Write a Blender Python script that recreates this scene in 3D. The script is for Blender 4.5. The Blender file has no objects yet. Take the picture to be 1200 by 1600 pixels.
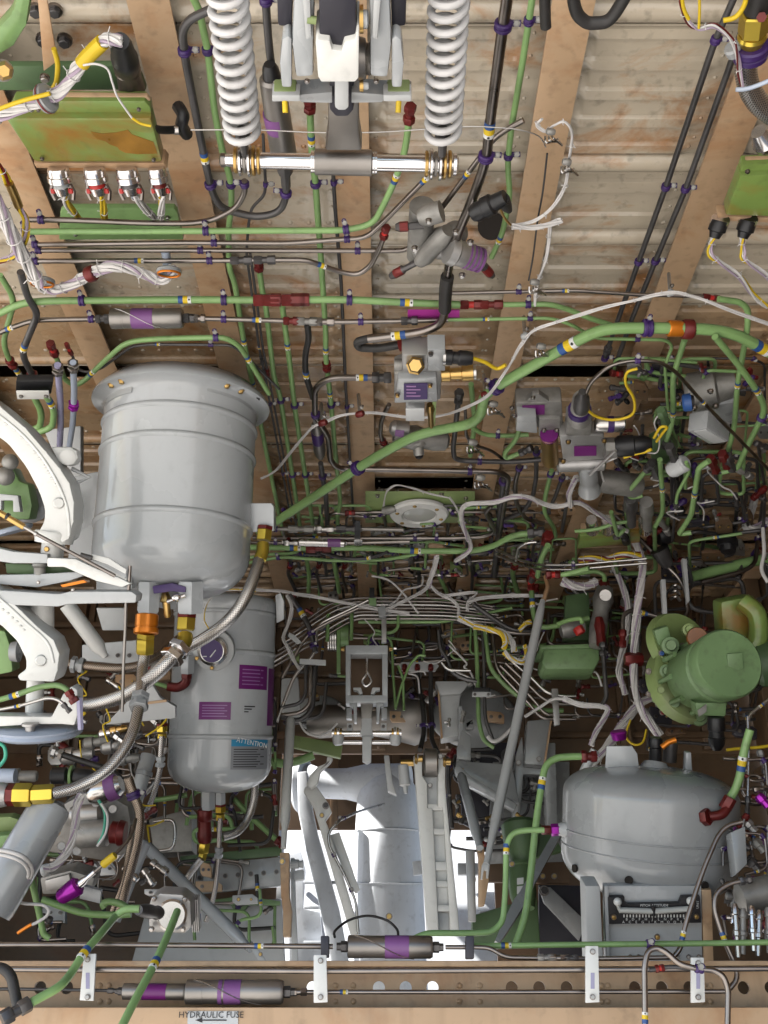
import bpy, bmesh, math, random
from mathutils import Vector, Matrix
random.seed(7)
C = bpy.context.scene.collection
sc = bpy.context.scene
R = math.radians
# ---------------------------------------------------------------- camera, sky, sun, exposure
FPX = 1650.0; TH = R(25.9); CZ = 1.6; H = 1.4
ST, CT = math.sin(TH), math.cos(TH)
cam = bpy.data.cameras.new('camera'); cam.lens = 36.0 * FPX / 1600.0; cam.sensor_width = 36.0
cam.clip_start = 0.02; cam.clip_end = 2000
co = bpy.data.objects.new('camera', cam); C.objects.link(co)
co.location = (0, 0, CZ); co.rotation_euler = (R(90) + TH, 0, 0); sc.camera = co
W = bpy.data.worlds.new('World'); sc.world = W; W.use_nodes = True
nt = W.node_tree; bg = nt.nodes['Background']
sky = nt.nodes.new('ShaderNodeTexSky'); sky.sky_type = 'NISHITA'; sky.sun_disc = False
SUN = Vector((-0.70, -0.06, 0.71)).normalized()
sky.sun_elevation = math.asin(SUN.z); sky.sun_rotation = math.atan2(SUN.x, SUN.y)
nt.links.new(sky.outputs[0], bg.inputs[0]); bg.inputs[1].default_value = 0.08
sl = bpy.data.lights.new('sun', 'SUN'); sl.energy = 5.0; sl.angle = R(0.5); sl.color = (1, .96, .9)
so = bpy.data.objects.new('sun', sl); C.objects.link(so)
so.rotation_euler = SUN.to_track_quat('Z', 'Y').to_euler(); so.location = (-6, -2, 9)
sc.view_settings.view_transform = 'Standard'; sc.view_settings.look = 'None'
sc.view_settings.gamma = 1; sc.view_settings.exposure = 1.85
sc.cycles.use_denoising = True; sc.cycles.max_bounces = 8; sc.cycles.diffuse_bounces = 1
sc.cycles.caustics_reflective = False; sc.cycles.caustics_refractive = False
sc.cycles.sample_clamp_indirect = 6

# ---------------------------------------------------------------- picture measures -> places
CAM = Vector((0, 0, CZ)); FWD = Vector((0, CT, ST)); UP = Vector((0, -ST, CT))
def P(px, py, m=.08):
    """a measured point: m<1 hangs m metres under the ceiling; 1<m<10 stands m metres away; m>10 lies (m-10) deep"""
    u = (px - 600) / FPX; v = (800 - py) / FPX
    d = Vector((u, CT - v * ST, ST + v * CT))
    t = (H - m) / d.z if m < 1 else (m / d.y if m < 10 else m - 10)
    return CAM + d * t
def proj(p):
    q = p - CAM; dz = q.dot(FWD)
    return 600 + FPX * q.x / dz, 800 - FPX * q.dot(UP) / dz
def mpx(p): return (p - CAM).dot(FWD) / FPX

# ---------------------------------------------------------------- materials
MATS = {}
def mat(key, col, rough=.45, metal=0., var=.12, scale=9., bump=0., stain=None, stain_amt=.5, coat=0., grime=0., streak=0., tint=.1):
    m = bpy.data.materials.new(key); m.use_nodes = True; t = m.node_tree
    b = t.nodes['Principled BSDF']; b.inputs['Metallic'].default_value = metal
    b.inputs['Roughness'].default_value = rough; b.inputs['Coat Weight'].default_value = coat
    tc = t.nodes.new('ShaderNodeNewGeometry')
    n = t.nodes.new('ShaderNodeTexNoise'); n.inputs['Scale'].default_value = scale; n.inputs['Detail'].default_value = 6
    t.links.new(tc.outputs['Position'], n.inputs['Vector'])
    r = t.nodes.new('ShaderNodeValToRGB'); c = Vector(col)
    r.color_ramp.elements[0].position = .3; r.color_ramp.elements[1].position = .72
    r.color_ramp.elements[0].color = (*(c * (1 - var)), 1); r.color_ramp.elements[1].color = (*(c * (1 + var * .5)), 1)
    t.links.new(n.outputs['Fac'], r.inputs['Fac']); out = r.outputs['Color']
    if stain:
        n2 = t.nodes.new('ShaderNodeTexNoise'); n2.inputs['Scale'].default_value = 5.5; n2.inputs['Detail'].default_value = 9
        n2.inputs['Roughness'].default_value = .62; n2.inputs['Distortion'].default_value = .6
        mp = t.nodes.new('ShaderNodeMapping'); mp.inputs['Scale'].default_value = (.8, 1.3, 1); mp.inputs['Location'].default_value = (3.1, .4, 0)
        t.links.new(tc.outputs['Position'], mp.inputs['Vector']); t.links.new(mp.outputs[0], n2.inputs['Vector'])
        r2 = t.nodes.new('ShaderNodeValToRGB'); r2.color_ramp.elements[0].position = .5; r2.color_ramp.elements[1].position = .66
        r2.color_ramp.elements[0].color = (0, 0, 0, 1); r2.color_ramp.elements[1].color = (stain_amt,) * 3 + (1,)
        t.links.new(n2.outputs['Fac'], r2.inputs['Fac'])
        mx = t.nodes.new('ShaderNodeMixRGB'); mx.inputs[2].default_value = (*stain, 1)
        t.links.new(r2.outputs['Color'], mx.inputs[0]); t.links.new(out, mx.inputs[1]); out = mx.outputs[0]
    if grime:
        n3 = t.nodes.new('ShaderNodeTexNoise'); n3.inputs['Scale'].default_value = 45; n3.inputs['Detail'].default_value = 4
        t.links.new(tc.outputs['Position'], n3.inputs['Vector'])
        r3 = t.nodes.new('ShaderNodeValToRGB'); r3.color_ramp.elements[0].position = .56; r3.color_ramp.elements[1].position = .75
        r3.color_ramp.elements[0].color = (0, 0, 0, 1); r3.color_ramp.elements[1].color = (grime,) * 3 + (1,)
        t.links.new(n3.outputs['Fac'], r3.inputs['Fac'])
        mx = t.nodes.new('ShaderNodeMixRGB'); mx.inputs[2].default_value = (.06, .045, .03, 1)
        t.links.new(r3.outputs['Color'], mx.inputs[0]); t.links.new(out, mx.inputs[1]); out = mx.outputs[0]
    if streak:
        n4 = t.nodes.new('ShaderNodeTexNoise'); n4.inputs['Scale'].default_value = 30; n4.inputs['Detail'].default_value = 5
        m4 = t.nodes.new('ShaderNodeMapping'); m4.inputs['Scale'].default_value = (1, 1, .12)
        t.links.new(tc.outputs['Position'], m4.inputs['Vector']); t.links.new(m4.outputs[0], n4.inputs['Vector'])
        r4 = t.nodes.new('ShaderNodeValToRGB'); r4.color_ramp.elements[0].position = .55; r4.color_ramp.elements[1].position = .8
        r4.color_ramp.elements[0].color = (0, 0, 0, 1); r4.color_ramp.elements[1].color = (streak,) * 3 + (1,)
        t.links.new(n4.outputs['Fac'], r4.inputs['Fac'])
        mx = t.nodes.new('ShaderNodeMixRGB'); mx.inputs[2].default_value = (.22, .13, .07, 1)
        t.links.new(r4.outputs['Color'], mx.inputs[0]); t.links.new(out, mx.inputs[1]); out = mx.outputs[0]
    oi = t.nodes.new('ShaderNodeObjectInfo'); mr = t.nodes.new('ShaderNodeMapRange'); mr.inputs['To Min'].default_value = 1 - tint; mr.inputs['To Max'].default_value = 1 + tint * .5
    t.links.new(oi.outputs['Random'], mr.inputs['Value']); hs = t.nodes.new('ShaderNodeHueSaturation')
    t.links.new(mr.outputs[0], hs.inputs['Value']); t.links.new(out, hs.inputs['Color']); out = hs.outputs[0]
    t.links.new(out, b.inputs['Base Color'])
    rr = t.nodes.new('ShaderNodeMapRange'); rr.inputs['To Min'].default_value = max(.05, rough - .1); rr.inputs['To Max'].default_value = min(1, rough + .14)
    t.links.new(n.outputs['Fac'], rr.inputs['Value']); t.links.new(rr.outputs[0], b.inputs['Roughness'])
    if bump:
        nb = t.nodes.new('ShaderNodeTexNoise'); nb.inputs['Scale'].default_value = 160; nb.inputs['Detail'].default_value = 2
        t.links.new(tc.outputs['Position'], nb.inputs['Vector'])
        bp = t.nodes.new('ShaderNodeBump'); bp.inputs['Strength'].default_value = bump; bp.inputs['Distance'].default_value = .001
        t.links.new(nb.outputs['Fac'], bp.inputs['Height']); t.links.new(bp.outputs[0], b.inputs['Normal'])
    MATS[key] = m; return m
mat('tan', (.58, .39, .235), .42, var=.1, bump=.05, stain=(.42, .17, .05), stain_amt=.5, grime=.25, streak=.4, tint=.04)
mat('panel', (.62, .53, .405), .19, var=.16, bump=.04, stain=(.45, .18, .04), stain_amt=.85, grime=.35, coat=.35, tint=.1)
mat('brown', (.16, .1, .056), .45, var=.25, bump=.05, stain=(.16, .07, .03), stain_amt=.6, grime=.3)
mat('green', (.25, .415, .155), .36, var=.14, scale=14, grime=.22, stain=(.13, .2, .08), stain_amt=.45, tint=.16)
mat('boxgreen', (.21, .31, .075), .36, var=.16, bump=.05, stain=(.3, .15, .025), stain_amt=.95, grime=.25, coat=.2)
mat('primer', (.27, .36, .13), .5, var=.2, stain=(.3, .3, .2), stain_amt=.5, grime=.15)
mat('dkgreen', (.1, .17, .075), .45, var=.25, grime=.2)
mat('ltgreen', (.2, .32, .145), .42, var=.14, stain=(.1, .17, .05), stain_amt=.7, grime=.3, bump=.1)
mat('steel', (.27, .24, .22), .3, 1., var=.22, scale=22, bump=.04)
mat('dark', (.105, .1, .1), .38, .55, var=.3, scale=18, bump=.06)
mat('chrome', (.74, .72, .72), .2, 1., var=.06)
mat('bright', (.52, .5, .48), .26, 1., var=.12)
mat('alu', (.46, .45, .44), .42, .75, var=.16, bump=.08, grime=.12)
mat('cast', (.33, .32, .3), .5, .55, var=.25, scale=30, bump=.15, grime=.25)
mat('titan', (.3, .28, .26), .42, .9, var=.2, scale=12, bump=.05)
mat('grey', (.46, .478, .49), .24, var=.07, scale=4, coat=.5, grime=.07, streak=.1, tint=.03)
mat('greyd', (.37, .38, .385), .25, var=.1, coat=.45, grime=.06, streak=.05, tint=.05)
mat('ltgrey', (.56, .57, .57), .38, var=.08, grime=.08)
mat('white', (.78, .775, .74), .33, var=.06, coat=.2, grime=.12, streak=.08, tint=.04)
mat('door', (.7, .735, .79), .55, var=.1, grime=.2, streak=.12, tint=.03)
mat('spring', (.68, .665, .66), .42, var=.16, bump=.1, grime=.3, tint=.03)
mat('purple', (.05, .02, .125), .4, var=.25)
mat('tape', (.22, .085, .26), .42, var=.15)
mat('magenta', (.36, .02, .38), .28, .6, var=.15)
mat('plum', (.15, .012, .15), .38, var=.1)
mat('red', (.16, .016, .014), .36, .25, var=.4, scale=30)
mat('redl', (.55, .03, .025), .45, var=.3)
mat('black', (.012, .012, .014), .4, var=.3)
mat('rubber', (.03, .028, .027), .5, var=.3, bump=.1)
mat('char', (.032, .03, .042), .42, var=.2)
mat('gold', (.62, .46, .07), .27, .85, var=.15)
mat('brass', (.55, .36, .13), .3, 1., var=.2)
mat('orange', (.75, .23, .02), .28, .5, var=.15)
mat('yellow', (.75, .52, .02), .5, var=.15)
mat('blue', (.03, .09, .28), .45, var=.1)
mat('ltblue', (.47, .53, .64), .3, var=.1)
mat('lilac', (.4, .38, .55), .25, var=.15)
mat('wirew', (.74, .71, .69), .5, var=.12, scale=40, grime=.12)
mat('wirep', (.45, .35, .45), .5, var=.2, scale=40)
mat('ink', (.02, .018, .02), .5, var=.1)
mat('inkw', (.8, .8, .78), .5, var=.05)
mat('inkl', (.36, .2, .42), .5, var=.05)
mat('azure', (.03, .26, .46), .4, var=.05)
mat('plac', (.3, .31, .33), .35, var=.08)
mat('hole', (.02, .015, .012), .9, var=.2)  # near-black that paints the shade inside holes
mat('teal', (.06, .42, .28), .35, var=.1)
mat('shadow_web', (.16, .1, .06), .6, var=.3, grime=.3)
mat('lens', (.5, .5, .47), .15, var=.05, coat=.6)
mat('tarmac', (.5, .48, .45), .9, var=.12, scale=1.5)
def braid(key, col, s=1.):
    m = bpy.data.materials.new(key); m.use_nodes = True; t = m.node_tree; b = t.nodes['Principled BSDF']
    b.inputs['Metallic'].default_value = .9; b.inputs['Roughness'].default_value = .2
    uv = t.nodes.new('ShaderNodeUVMap'); ws = []
    for sg in (1, -1):
        mp = t.nodes.new('ShaderNodeMapping'); mp.inputs['Rotation'].default_value = (0, 0, R(48 * sg))
        t.links.new(uv.outputs[0], mp.inputs[0])
        w = t.nodes.new('ShaderNodeTexWave'); w.inputs['Scale'].default_value = 62 * s
        t.links.new(mp.outputs[0], w.inputs[0]); ws.append(w)
    mx = t.nodes.new('ShaderNodeMath'); mx.operation = 'MAXIMUM'
    t.links.new(ws[0].outputs['Fac'], mx.inputs[0]); t.links.new(ws[1].outputs['Fac'], mx.inputs[1])
    r = t.nodes.new('ShaderNodeValToRGB'); c = Vector(col)
    r.color_ramp.elements[0].position = .35; r.color_ramp.elements[1].position = .9
    r.color_ramp.elements[0].color = (*(c * .22), 1); r.color_ramp.elements[1].color = (*c, 1)
    t.links.new(mx.outputs[0], r.inputs[0]); t.links.new(r.outputs[0], b.inputs['Base Color'])
    bp = t.nodes.new('ShaderNodeBump'); bp.inputs['Strength'].default_value = .4; bp.inputs['Distance'].default_value = .0012
    t.links.new(mx.outputs[0], bp.inputs['Height']); t.links.new(bp.outputs[0], b.inputs['Normal'])
    MATS[key] = m
braid('braid', (.62, .59, .56), 1.4); braid('braidd', (.38, .31, .25), 1.5)
mat('warmpanel', (.5, .34, .2), .25, var=.2, bump=.04, stain=(.36, .15, .04), stain_amt=.8, grime=.35, coat=.3)
mat('amber', (.3, .1, .02), .4, var=.25, grime=.2)
mat('oilstain', (.27, .135, .02), .3, var=.3, scale=25)
mat('pink', (.5, .05, .36), .4, var=.1)

# ---------------------------------------------------------------- mesh builder
class MB:
    def __init__(s): s.v = []; s.f = []; s.mi = []; s.sm = []; s.uv = []; s.mats = []
    def m(s, key):
        if key not in s.mats: s.mats.append(key)
        return s.mats.index(key)
    def face(s, idx, mi, sm=True): s.f.append(idx); s.mi.append(mi); s.sm.append(sm)
    def ring(s, p, a, b, r, n, vv=0., off=0.):
        i0 = len(s.v)
        for k in range(n + 1):
            t = 2 * math.pi * (k % n) / n + off
            s.v.append(p + a * (r * math.cos(t)) + b * (r * math.sin(t))); s.uv.append((k / n * 2 * math.pi * max(r, 1e-4), vv))
        return i0
    def bridge(s, i, j, n, mi):
        for k in range(n): s.face((i + k, i + k + 1, j + k + 1, j + k), mi)
    def tube(s, pts, r, key, n=12, cap=True):
        mi = s.m(key); pts = [Vector(p) for p in pts]
        t0 = (pts[1] - pts[0]).normalized(); a = t0.orthogonal().normalized(); last = None; L = 0
        for i, p in enumerate(pts):
            t1 = (pts[min(i + 1, len(pts) - 1)] - pts[max(i - 1, 0)])
            t1 = t1.normalized() if t1.length > 1e-9 else t0
            a = (a - t1 * a.dot(t1)); a = a.normalized() if a.length > 1e-6 else t1.orthogonal().normalized()
            b = t1.cross(a); rr = r[i] if isinstance(r, (list, tuple)) else r
            if i: L += (p - pts[i - 1]).length
            j = s.ring(p, a, b, rr, n, L)
            if last is not None: s.bridge(last, j, n, mi)
            elif cap: s.face(tuple(range(j + n - 1, j - 1, -1)), mi, False)
            last = j; t0 = t1
        if cap: s.face(tuple(range(last, last + n)), mi, False)
    def lathe(s, A, B, prof, key, n=20, off=0., up=None):
        """prof: (t, radius[, material]) along A->B; the material is that of the band which ends there"""
        A = Vector(A); B = Vector(B); ax = (B - A); d = ax.normalized()
        a = (d.orthogonal() if up is None else (up - d * up.dot(d))).normalized(); b = d.cross(a); last = None
        for q in prof:
            k = q[2] if len(q) > 2 else key
            j = s.ring(A + ax * q[0], a, b, max(q[1], 1e-5), n, q[0] * ax.length, off)
            if last is None: s.face(tuple(range(j + n - 1, j - 1, -1)), s.m(k), False)
            else: s.bridge(last, j, n, s.m(k))
            last = j; lk = k
        s.face(tuple(range(last, last + n)), s.m(lk), False)
    def prism(s, poly, vec, key, bev=.0015, holes=None):
        bm = bmesh.new(); vec = Vector(vec)
        vs = [bm.verts.new(p) for p in poly]; f = bm.faces.new(vs)
        ex = bmesh.ops.extrude_face_region(bm, geom=[f])
        bmesh.ops.translate(bm, vec=vec, verts=[e for e in ex['geom'] if isinstance(e, bmesh.types.BMVert)])
        bmesh.ops.recalc_face_normals(bm, faces=bm.faces)
        if bev:
            try: bmesh.ops.bevel(bm, geom=list(bm.edges), offset=bev, segments=2, profile=.6, affect='EDGES', clamp_overlap=True)
            except Exception: pass
        s.bm(bm, key)
    def box(s, c, sx, sy, sz, key, bev=.0015, rot=None):
        bm = bmesh.new(); bmesh.ops.create_cube(bm, size=1)
        bmesh.ops.scale(bm, vec=(sx, sy, sz), verts=bm.verts)
        if bev: bmesh.ops.bevel(bm, geom=list(bm.edges), offset=min(bev, min(sx, sy, sz) * .4), segments=2, profile=.6, affect='EDGES')
        if rot is not None: bmesh.ops.rotate(bm, matrix=rot, verts=bm.verts)
        bmesh.ops.translate(bm, vec=c, verts=bm.verts); s.bm(bm, key)
    def bm(s, bm, key):
        mi = s.m(key); i0 = len(s.v); bm.verts.index_update()
        for v in bm.verts: s.v.append(v.co.copy()); s.uv.append((v.co.x, v.co.z))
        for f in bm.faces: s.face(tuple(i0 + v.index for v in f.verts), mi)
        bm.free()
    def sphere(s, c, r, key, n=14, sq=(1, 1, 1)):
        bm = bmesh.new(); bmesh.ops.create_uvsphere(bm, u_segments=n, v_segments=max(6, n * 2 // 3), radius=r)
        bmesh.ops.scale(bm, vec=sq, verts=bm.verts); bmesh.ops.translate(bm, vec=c, verts=bm.verts); s.bm(bm, key)
    def torus(s, c, ax, r, r2, key, n=20, k=8):
        ax = Vector(ax).normalized(); a = ax.orthogonal().normalized(); b = ax.cross(a)
        s.tube([c + a * (r * math.cos(2 * math.pi * i / n)) + b * (r * math.sin(2 * math.pi * i / n)) for i in range(n + 1)], r2, key, k, False)
WL = {}
def mk(name, mb, parent=None, label=None, cat=None, group=None, kind=None, angle=38):
    lo = Vector([min(v[i] for v in mb.v) for i in range(3)]); hi = Vector([max(v[i] for v in mb.v) for i in range(3)])
    c = (lo + hi) / 2
    if parent is None: c.z = lo.z
    me = bpy.data.meshes.new(name)
    me.from_pydata([tuple(Vector(v) - c) for v in mb.v], [], mb.f)
    for k in mb.mats: me.materials.append(MATS[k])
    me.polygons.foreach_set('material_index', mb.mi); me.polygons.foreach_set('use_smooth', mb.sm)
    uvl = me.uv_layers.new(name='UVMap'); li = [0] * len(me.loops); me.loops.foreach_get('vertex_index', li)
    flat = []
    for i in li: flat.extend(mb.uv[i])
    uvl.data.foreach_set('uv', flat); me.update(); me.set_sharp_from_angle(angle=R(angle))
    o = bpy.data.objects.new(name, me); C.objects.link(o)
    WL[o.name] = c
    if parent: o.parent = parent; o.location = c - WL[parent.name]
    else: o.location = c
    tagp(o, label, cat, group, kind); return o
def tagp(o, label=None, cat=None, group=None, kind=None):
    if label: o['label'] = label
    if cat: o['category'] = cat
    if group: o['group'] = group
    if kind: o['kind'] = kind
    return o
def thing(name, label, cat, loc, group=None, kind=None):
    o = bpy.data.objects.new(name, None); C.objects.link(o); o.empty_display_size = .02
    o.location = loc; WL[o.name] = Vector(loc); return tagp(o, label, cat, group, kind)

# ---------------------------------------------------------------- paths and pipes
def fillet(pts, rad, k=6):
    out = [pts[0]]
    for i in range(1, len(pts) - 1):
        a, b, c = pts[i - 1], pts[i], pts[i + 1]; la, lc = (a - b).length, (c - b).length
        if la < 1e-6 or lc < 1e-6: continue
        d = min(rad, la * .48, lc * .48); p, q = b + (a - b) * (d / la), b + (c - b) * (d / lc)
        for j in range(k + 1):
            t = j / k; out.append(p * (1 - t) ** 2 + b * (2 * t * (1 - t)) + q * t * t)
    out.append(pts[-1]); return out
def smooth(pts, k=8):
    out = []
    for i in range(len(pts) - 1):
        p0 = pts[max(i - 1, 0)]; p1 = pts[i]; p2 = pts[i + 1]; p3 = pts[min(i + 2, len(pts) - 1)]
        for j in range(k):
            t = j / k
            out.append(.5 * ((2 * p1) + (p2 - p0) * t + (2 * p0 - 5 * p1 + 4 * p2 - p3) * t * t + (3 * p1 - p0 - 3 * p2 + p3) * t ** 3))
    out.append(pts[-1]); return out
def PP(pts, m): return [P(p[0], p[1], p[2] if len(p) > 2 else m) for p in pts]
def near(path, x, y):
    best = None
    for i in range(len(path) - 1):
        for t in (0, .2, .4, .6, .8, 1):
            q = path[i].lerp(path[i + 1], t); a, b = proj(q); d = (a - x) ** 2 + (b - y) ** 2
            if best is None or d < best[0]: best = (d, q, (path[i + 1] - path[i]).normalized())
    return best[1], best[2]
def band_part(o, path, x, y, r):
    p, t = near(path, x, y); k = r * 1.3; q = r * 1.07; b = MB(); pr = []
    e = [('blue', -1.5), ('blue', -.5), ('yellow', -.5), ('yellow', .5), ('inkw', .5), ('inkw', 1.2)]
    for c, s in e: pr.append(((s + 1.5) / 2.7, q, c))
    b.lathe(p - t * (k * 1.5), p + t * (k * 1.2), pr, 'blue', 12)
    nrm = (CAM - p); nrm = (nrm - t * nrm.dot(t)).normalized()
    b.sphere(p + t * (k * .85) + nrm * q, r * .28, 'ink', 6)
    mk('marker_band', b, o)
def clamp_part(o, path, x, y, r, key='purple'):
    p, t = near(path, x, y); R1 = r * 1.55; L = max(.011, r * 1.6); b = MB()
    b.lathe(p - t * L / 2, p + t * L / 2, [(0, r * 1.02), (0, R1 * .9), (.12, R1), (.36, R1), (.42, R1 * .88), (.58, R1 * .88), (.64, R1), (.88, R1), (1, R1 * .9), (1, r * 1.02)], key, 16)
    sd = Vector((0, 0, 1)); sd = sd - t * sd.dot(t); sd = sd.normalized() if sd.length > .2 else Vector((1, 0, 0))
    s2 = t.cross(sd).normalized(); e = p + s2 * (R1 + .006) + sd * R1 * .4
    b.tube([p + s2 * R1 * .8 + sd * R1 * .4, e + s2 * .006], min(.0045, r), key, 8)
    c = mk('clamp', b, o); bb = MB(); nn = (CAM - e).normalized()
    bb.lathe(e + nn * .002, e + nn * .010, [(0, .0055), (.3, .0055), (.3, .004), (1, .0036)], 'cast', 6); mk('bolt', bb, c)
def fit_part(o, path, x, y, r, key='red', ln=None, sc_=1.):
    p, t = near(path, x, y); L = ln or max(.03, r * 5); a = r * 1.75 * sc_; b = MB()
    h = .38
    b.lathe(p - t * L / 2, p - t * L * (.5 - h), [(0, r * 1.1), (0, a * .92), (.1, a), (.9, a), (1, a * .92)], key, 6)
    b.lathe(p - t * L * (.5 - h), p + t * L * (.5 - h), [(0, r * 1.25 * sc_), (1, r * 1.25 * sc_)], 'redl' if key == 'red' and random.random() < .35 else key, 14)
    b.lathe(p + t * L * (.5 - h), p + t * L / 2, [(0, a * .92), (.1, a), (.9, a), (1, a * .92), (1, r * 1.1)], key, 6, off=.4)
    mk('fitting', b, o)
PNAME = {'green': 'green_pipe', 'steel': 'steel_pipe', 'dark': 'grey_pipe', 'rubber': 'rubber_hose', 'braid': 'braided_hose', 'braidd': 'braided_hose', 'chrome': 'steel_pipe', 'bright': 'steel_pipe'}
def pipe(label, pts, w, key='green', m=.08, cl=(), bd=(), ft=(), cat=None, name=None, group=None, fr=2.6, sm=False, ends=None):
    q = PP(pts, m); r = w * .5 * mpx(q[len(q) // 2])
    path = smooth(q) if sm else fillet(q, r * 2 * fr)
    b = MB(); b.tube(path, r, key, 12)
    nm = name or PNAME.get(key, 'pipe')
    o = mk(nm, b, None, label, cat or ('hose' if 'hose' in nm else 'pipe'), group)
    for c in cl: clamp_part(o, path, c[0], c[1], r, c[2] if len(c) > 2 else 'purple')
    for c in bd: band_part(o, path, c[0], c[1], r)
    for c in ft: fit_part(o, path, c[0], c[1], r, c[2] if len(c) > 2 else 'red', c[3] * mpx(q[0]) if len(c) > 3 else None)
    return o
def bundle(label, pts, w, m=.1, keys=('wirew',) * 5 + ('wirep',), ties=6, tw=2.5, name='wire_bundle', tk='wirew', n=None, cat='wire bundle', straight=False, group=None):
    q = PP(pts, m); r = w * .5 * mpx(q[len(q) // 2]); path = smooth(q, 6)
    b = MB(); N = n or (12 if w > 12 else 8 if w > 7 else 5 if w > 5 else 3)
    L = sum((path[i + 1] - path[i]).length for i in range(len(path) - 1))
    fr = []; a = (path[1] - path[0]).orthogonal().normalized()
    for i, p in enumerate(path):
        t = (path[min(i + 1, len(path) - 1)] - path[max(i - 1, 0)]).normalized(); a = (a - t * a.dot(t)).normalized(); fr.append((p, a.copy(), t.cross(a), t))
    for k in range(N):
        ph = 2 * math.pi * k / max(1, N - 1); rad = r * (.72 if k % 2 else .55) if k else 0; sr = r * (.27 if N > 9 else .33 if N > 5 else .4 if N > 3 else .5)
        jit = random.uniform(-.25, .25)
        pts2 = [p + (a * math.cos(ph + tw * i / 12 + jit) + c * math.sin(ph + tw * i / 12 + jit)) * (rad * (1 + .18 * math.sin(i * .7 + k))) for i, (p, a, c, t) in enumerate(fr)]
        b.tube(pts2, sr, keys[k % len(keys)], 6, True)
    o = mk(name, b, None, label, cat, group)
    for k in range(ties):
        p, a, c, t = fr[int((k + .5) / ties * (len(fr) - 1))]; tb = MB()
        tb.torus(p, t, r * 1.04, max(r * .1, .0007), tk, 12, 5)
        d = (a * random.uniform(-1, 1) + c * random.uniform(-1, 1)).normalized()
        tb.tube([p + d * r, p + d * r * 1.9 + t * r * .5], max(r * .07, .0006), tk, 5)
        mk('tie', tb, o)
    return o
# parts measured in the picture
def plate(o, name, poly, m, th, key, bev=.0015, **kw):
    th = th * .45 if m < .3 else th
    q = PP(poly, m); b = MB(); b.prism(q, (0, 0, th) if m < 1 else ((0, th, 0) if m < 10 else FWD * th), key, bev); return mk(name, b, o, **kw)
def cyl(o, name, A, B, prof, key='cast', n=18, sz=None, **kw):
    a = P(*A); c = P(*B); s = sz or mpx((a + c) / 2)
    if isinstance(prof, (int, float)): prof = [(0, prof), (1, prof)]
    b = MB(); b.lathe(a, c, [(q[0], q[1] * .5 * s) + tuple(q[2:]) for q in prof], key, n); return mk(name, b, o, **kw)
def hexn(o, name, A, B, w, key, **kw): return cyl(o, name, A, B, [(0, w * .9), (.08, w), (.92, w), (1, w * .9)], key, 6, **kw)
def seg(o, name, pts, w, key, m=.08, sm=True, n=10, **kw):
    q = PP(pts, m); b = MB(); b.tube(smooth(q) if sm else q, w * .5 * mpx(q[0]), key, n); return mk(name, b, o, **kw)
def ball(o, name, A, w, key, sq=(1, 1, 1), **kw):
    p = P(*A); b = MB(); b.sphere(p, w * .5 * mpx(p), key, 14, sq); return mk(name, b, o, **kw)
def bolt(o, x, y, m, w=8, key='brass', nrm=None, name='bolt'):
    p = P(x, y, m); s = mpx(p) * w * .5; nn = nrm or (Vector((0, 0, -1)) if m < 1 else Vector((0, -1, 0)))
    b = MB(); b.lathe(p - nn * s * .3, p + nn * s * .2, [(0, s), (1, s)], 'steel', 14)
    b.lathe(p + nn * s * .2, p + nn * s * .9, [(0, s * .75), (.85, s * .75), (1, s * .6)], key, 6); return mk(name, b, o)
def PT(label, cat, x, y, m, name, group=None): return thing(name, label, cat, P(x, y, m), group)
FONT = None
def text(o, s, A, hpx, key, m=None, name='lettering', vert=False, nrm=None, rot=0., sx=1.):
    """flat print as thin raised letters facing along the surface normal"""
    cu = bpy.data.curves.new(name, 'FONT'); cu.body = s; cu.align_x = 'CENTER'; cu.align_y = 'CENTER'
    p = P(*A); cu.size = hpx * mpx(p) * 1.35; cu.extrude = .0002; cu.resolution_u = 2
    tmp = bpy.data.objects.new('tmp', cu); C.objects.link(tmp)
    dg = bpy.context.evaluated_depsgraph_get(); me = bpy.data.meshes.new_from_object(tmp.evaluated_get(dg))
    bpy.data.objects.remove(tmp); me.name = name; me.materials.clear(); me.materials.append(MATS[key])
    nn = Vector(nrm) if nrm is not None else Vector((0, -1, 0))
    up = Vector((0, 0, 1)); up = (up - nn * up.dot(nn)).normalized(); rt = up.cross(nn)
    M = Matrix((rt, up, nn)).transposed() @ Matrix.Rotation(rot, 3, 'Z') @ Matrix.Diagonal((sx, 1, 1))
    me.transform(M.to_4x4()); q = p + nn * .0012
    t = bpy.data.objects.new(name, me); C.objects.link(t); WL[t.name] = q
    if o: t.parent = o; t.location = q - WL[o.name]
    else: t.location = q
    return t
# ================================================================ the setting
def cy(py, m=0.): return P(600, py, m).y
ZC = CZ + H
g = MB(); g.v = [Vector(p) for p in ((-150, -150, 0), (150, -150, 0), (150, 150, 0), (-150, 150, 0))]; g.uv = [(0, 0)] * 4; g.face((0, 1, 2, 3), g.m('tarmac'), False)
mk('ground', g, kind='structure')
BX = [-1.32, -1.0, -.667, -.359, -.059, .289, .609, .95, 1.28]; BW = .066
YB = 3.72
b = MB(); b.box(Vector((-.4, (YB - .5) / 2, ZC + .42)), 4.4, YB + .5, .04, 'shadow_web'); b.box(Vector((.3, YB + .48, ZC + .42)), 2.9, .9, .04, 'shadow_web')  # unseen left overhang and aft slab added to keep sun off bay and duct
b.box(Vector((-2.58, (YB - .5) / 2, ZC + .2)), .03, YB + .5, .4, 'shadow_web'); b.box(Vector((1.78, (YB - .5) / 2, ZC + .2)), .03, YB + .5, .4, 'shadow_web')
b.box(Vector((-.4, -.48, ZC + .2)), 4.3, .03, .4, 'shadow_web'); b.box(Vector((-1.95, (YB - .5) / 2, ZC + .06)), 1.22, YB + .4, .02, 'panel')
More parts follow.
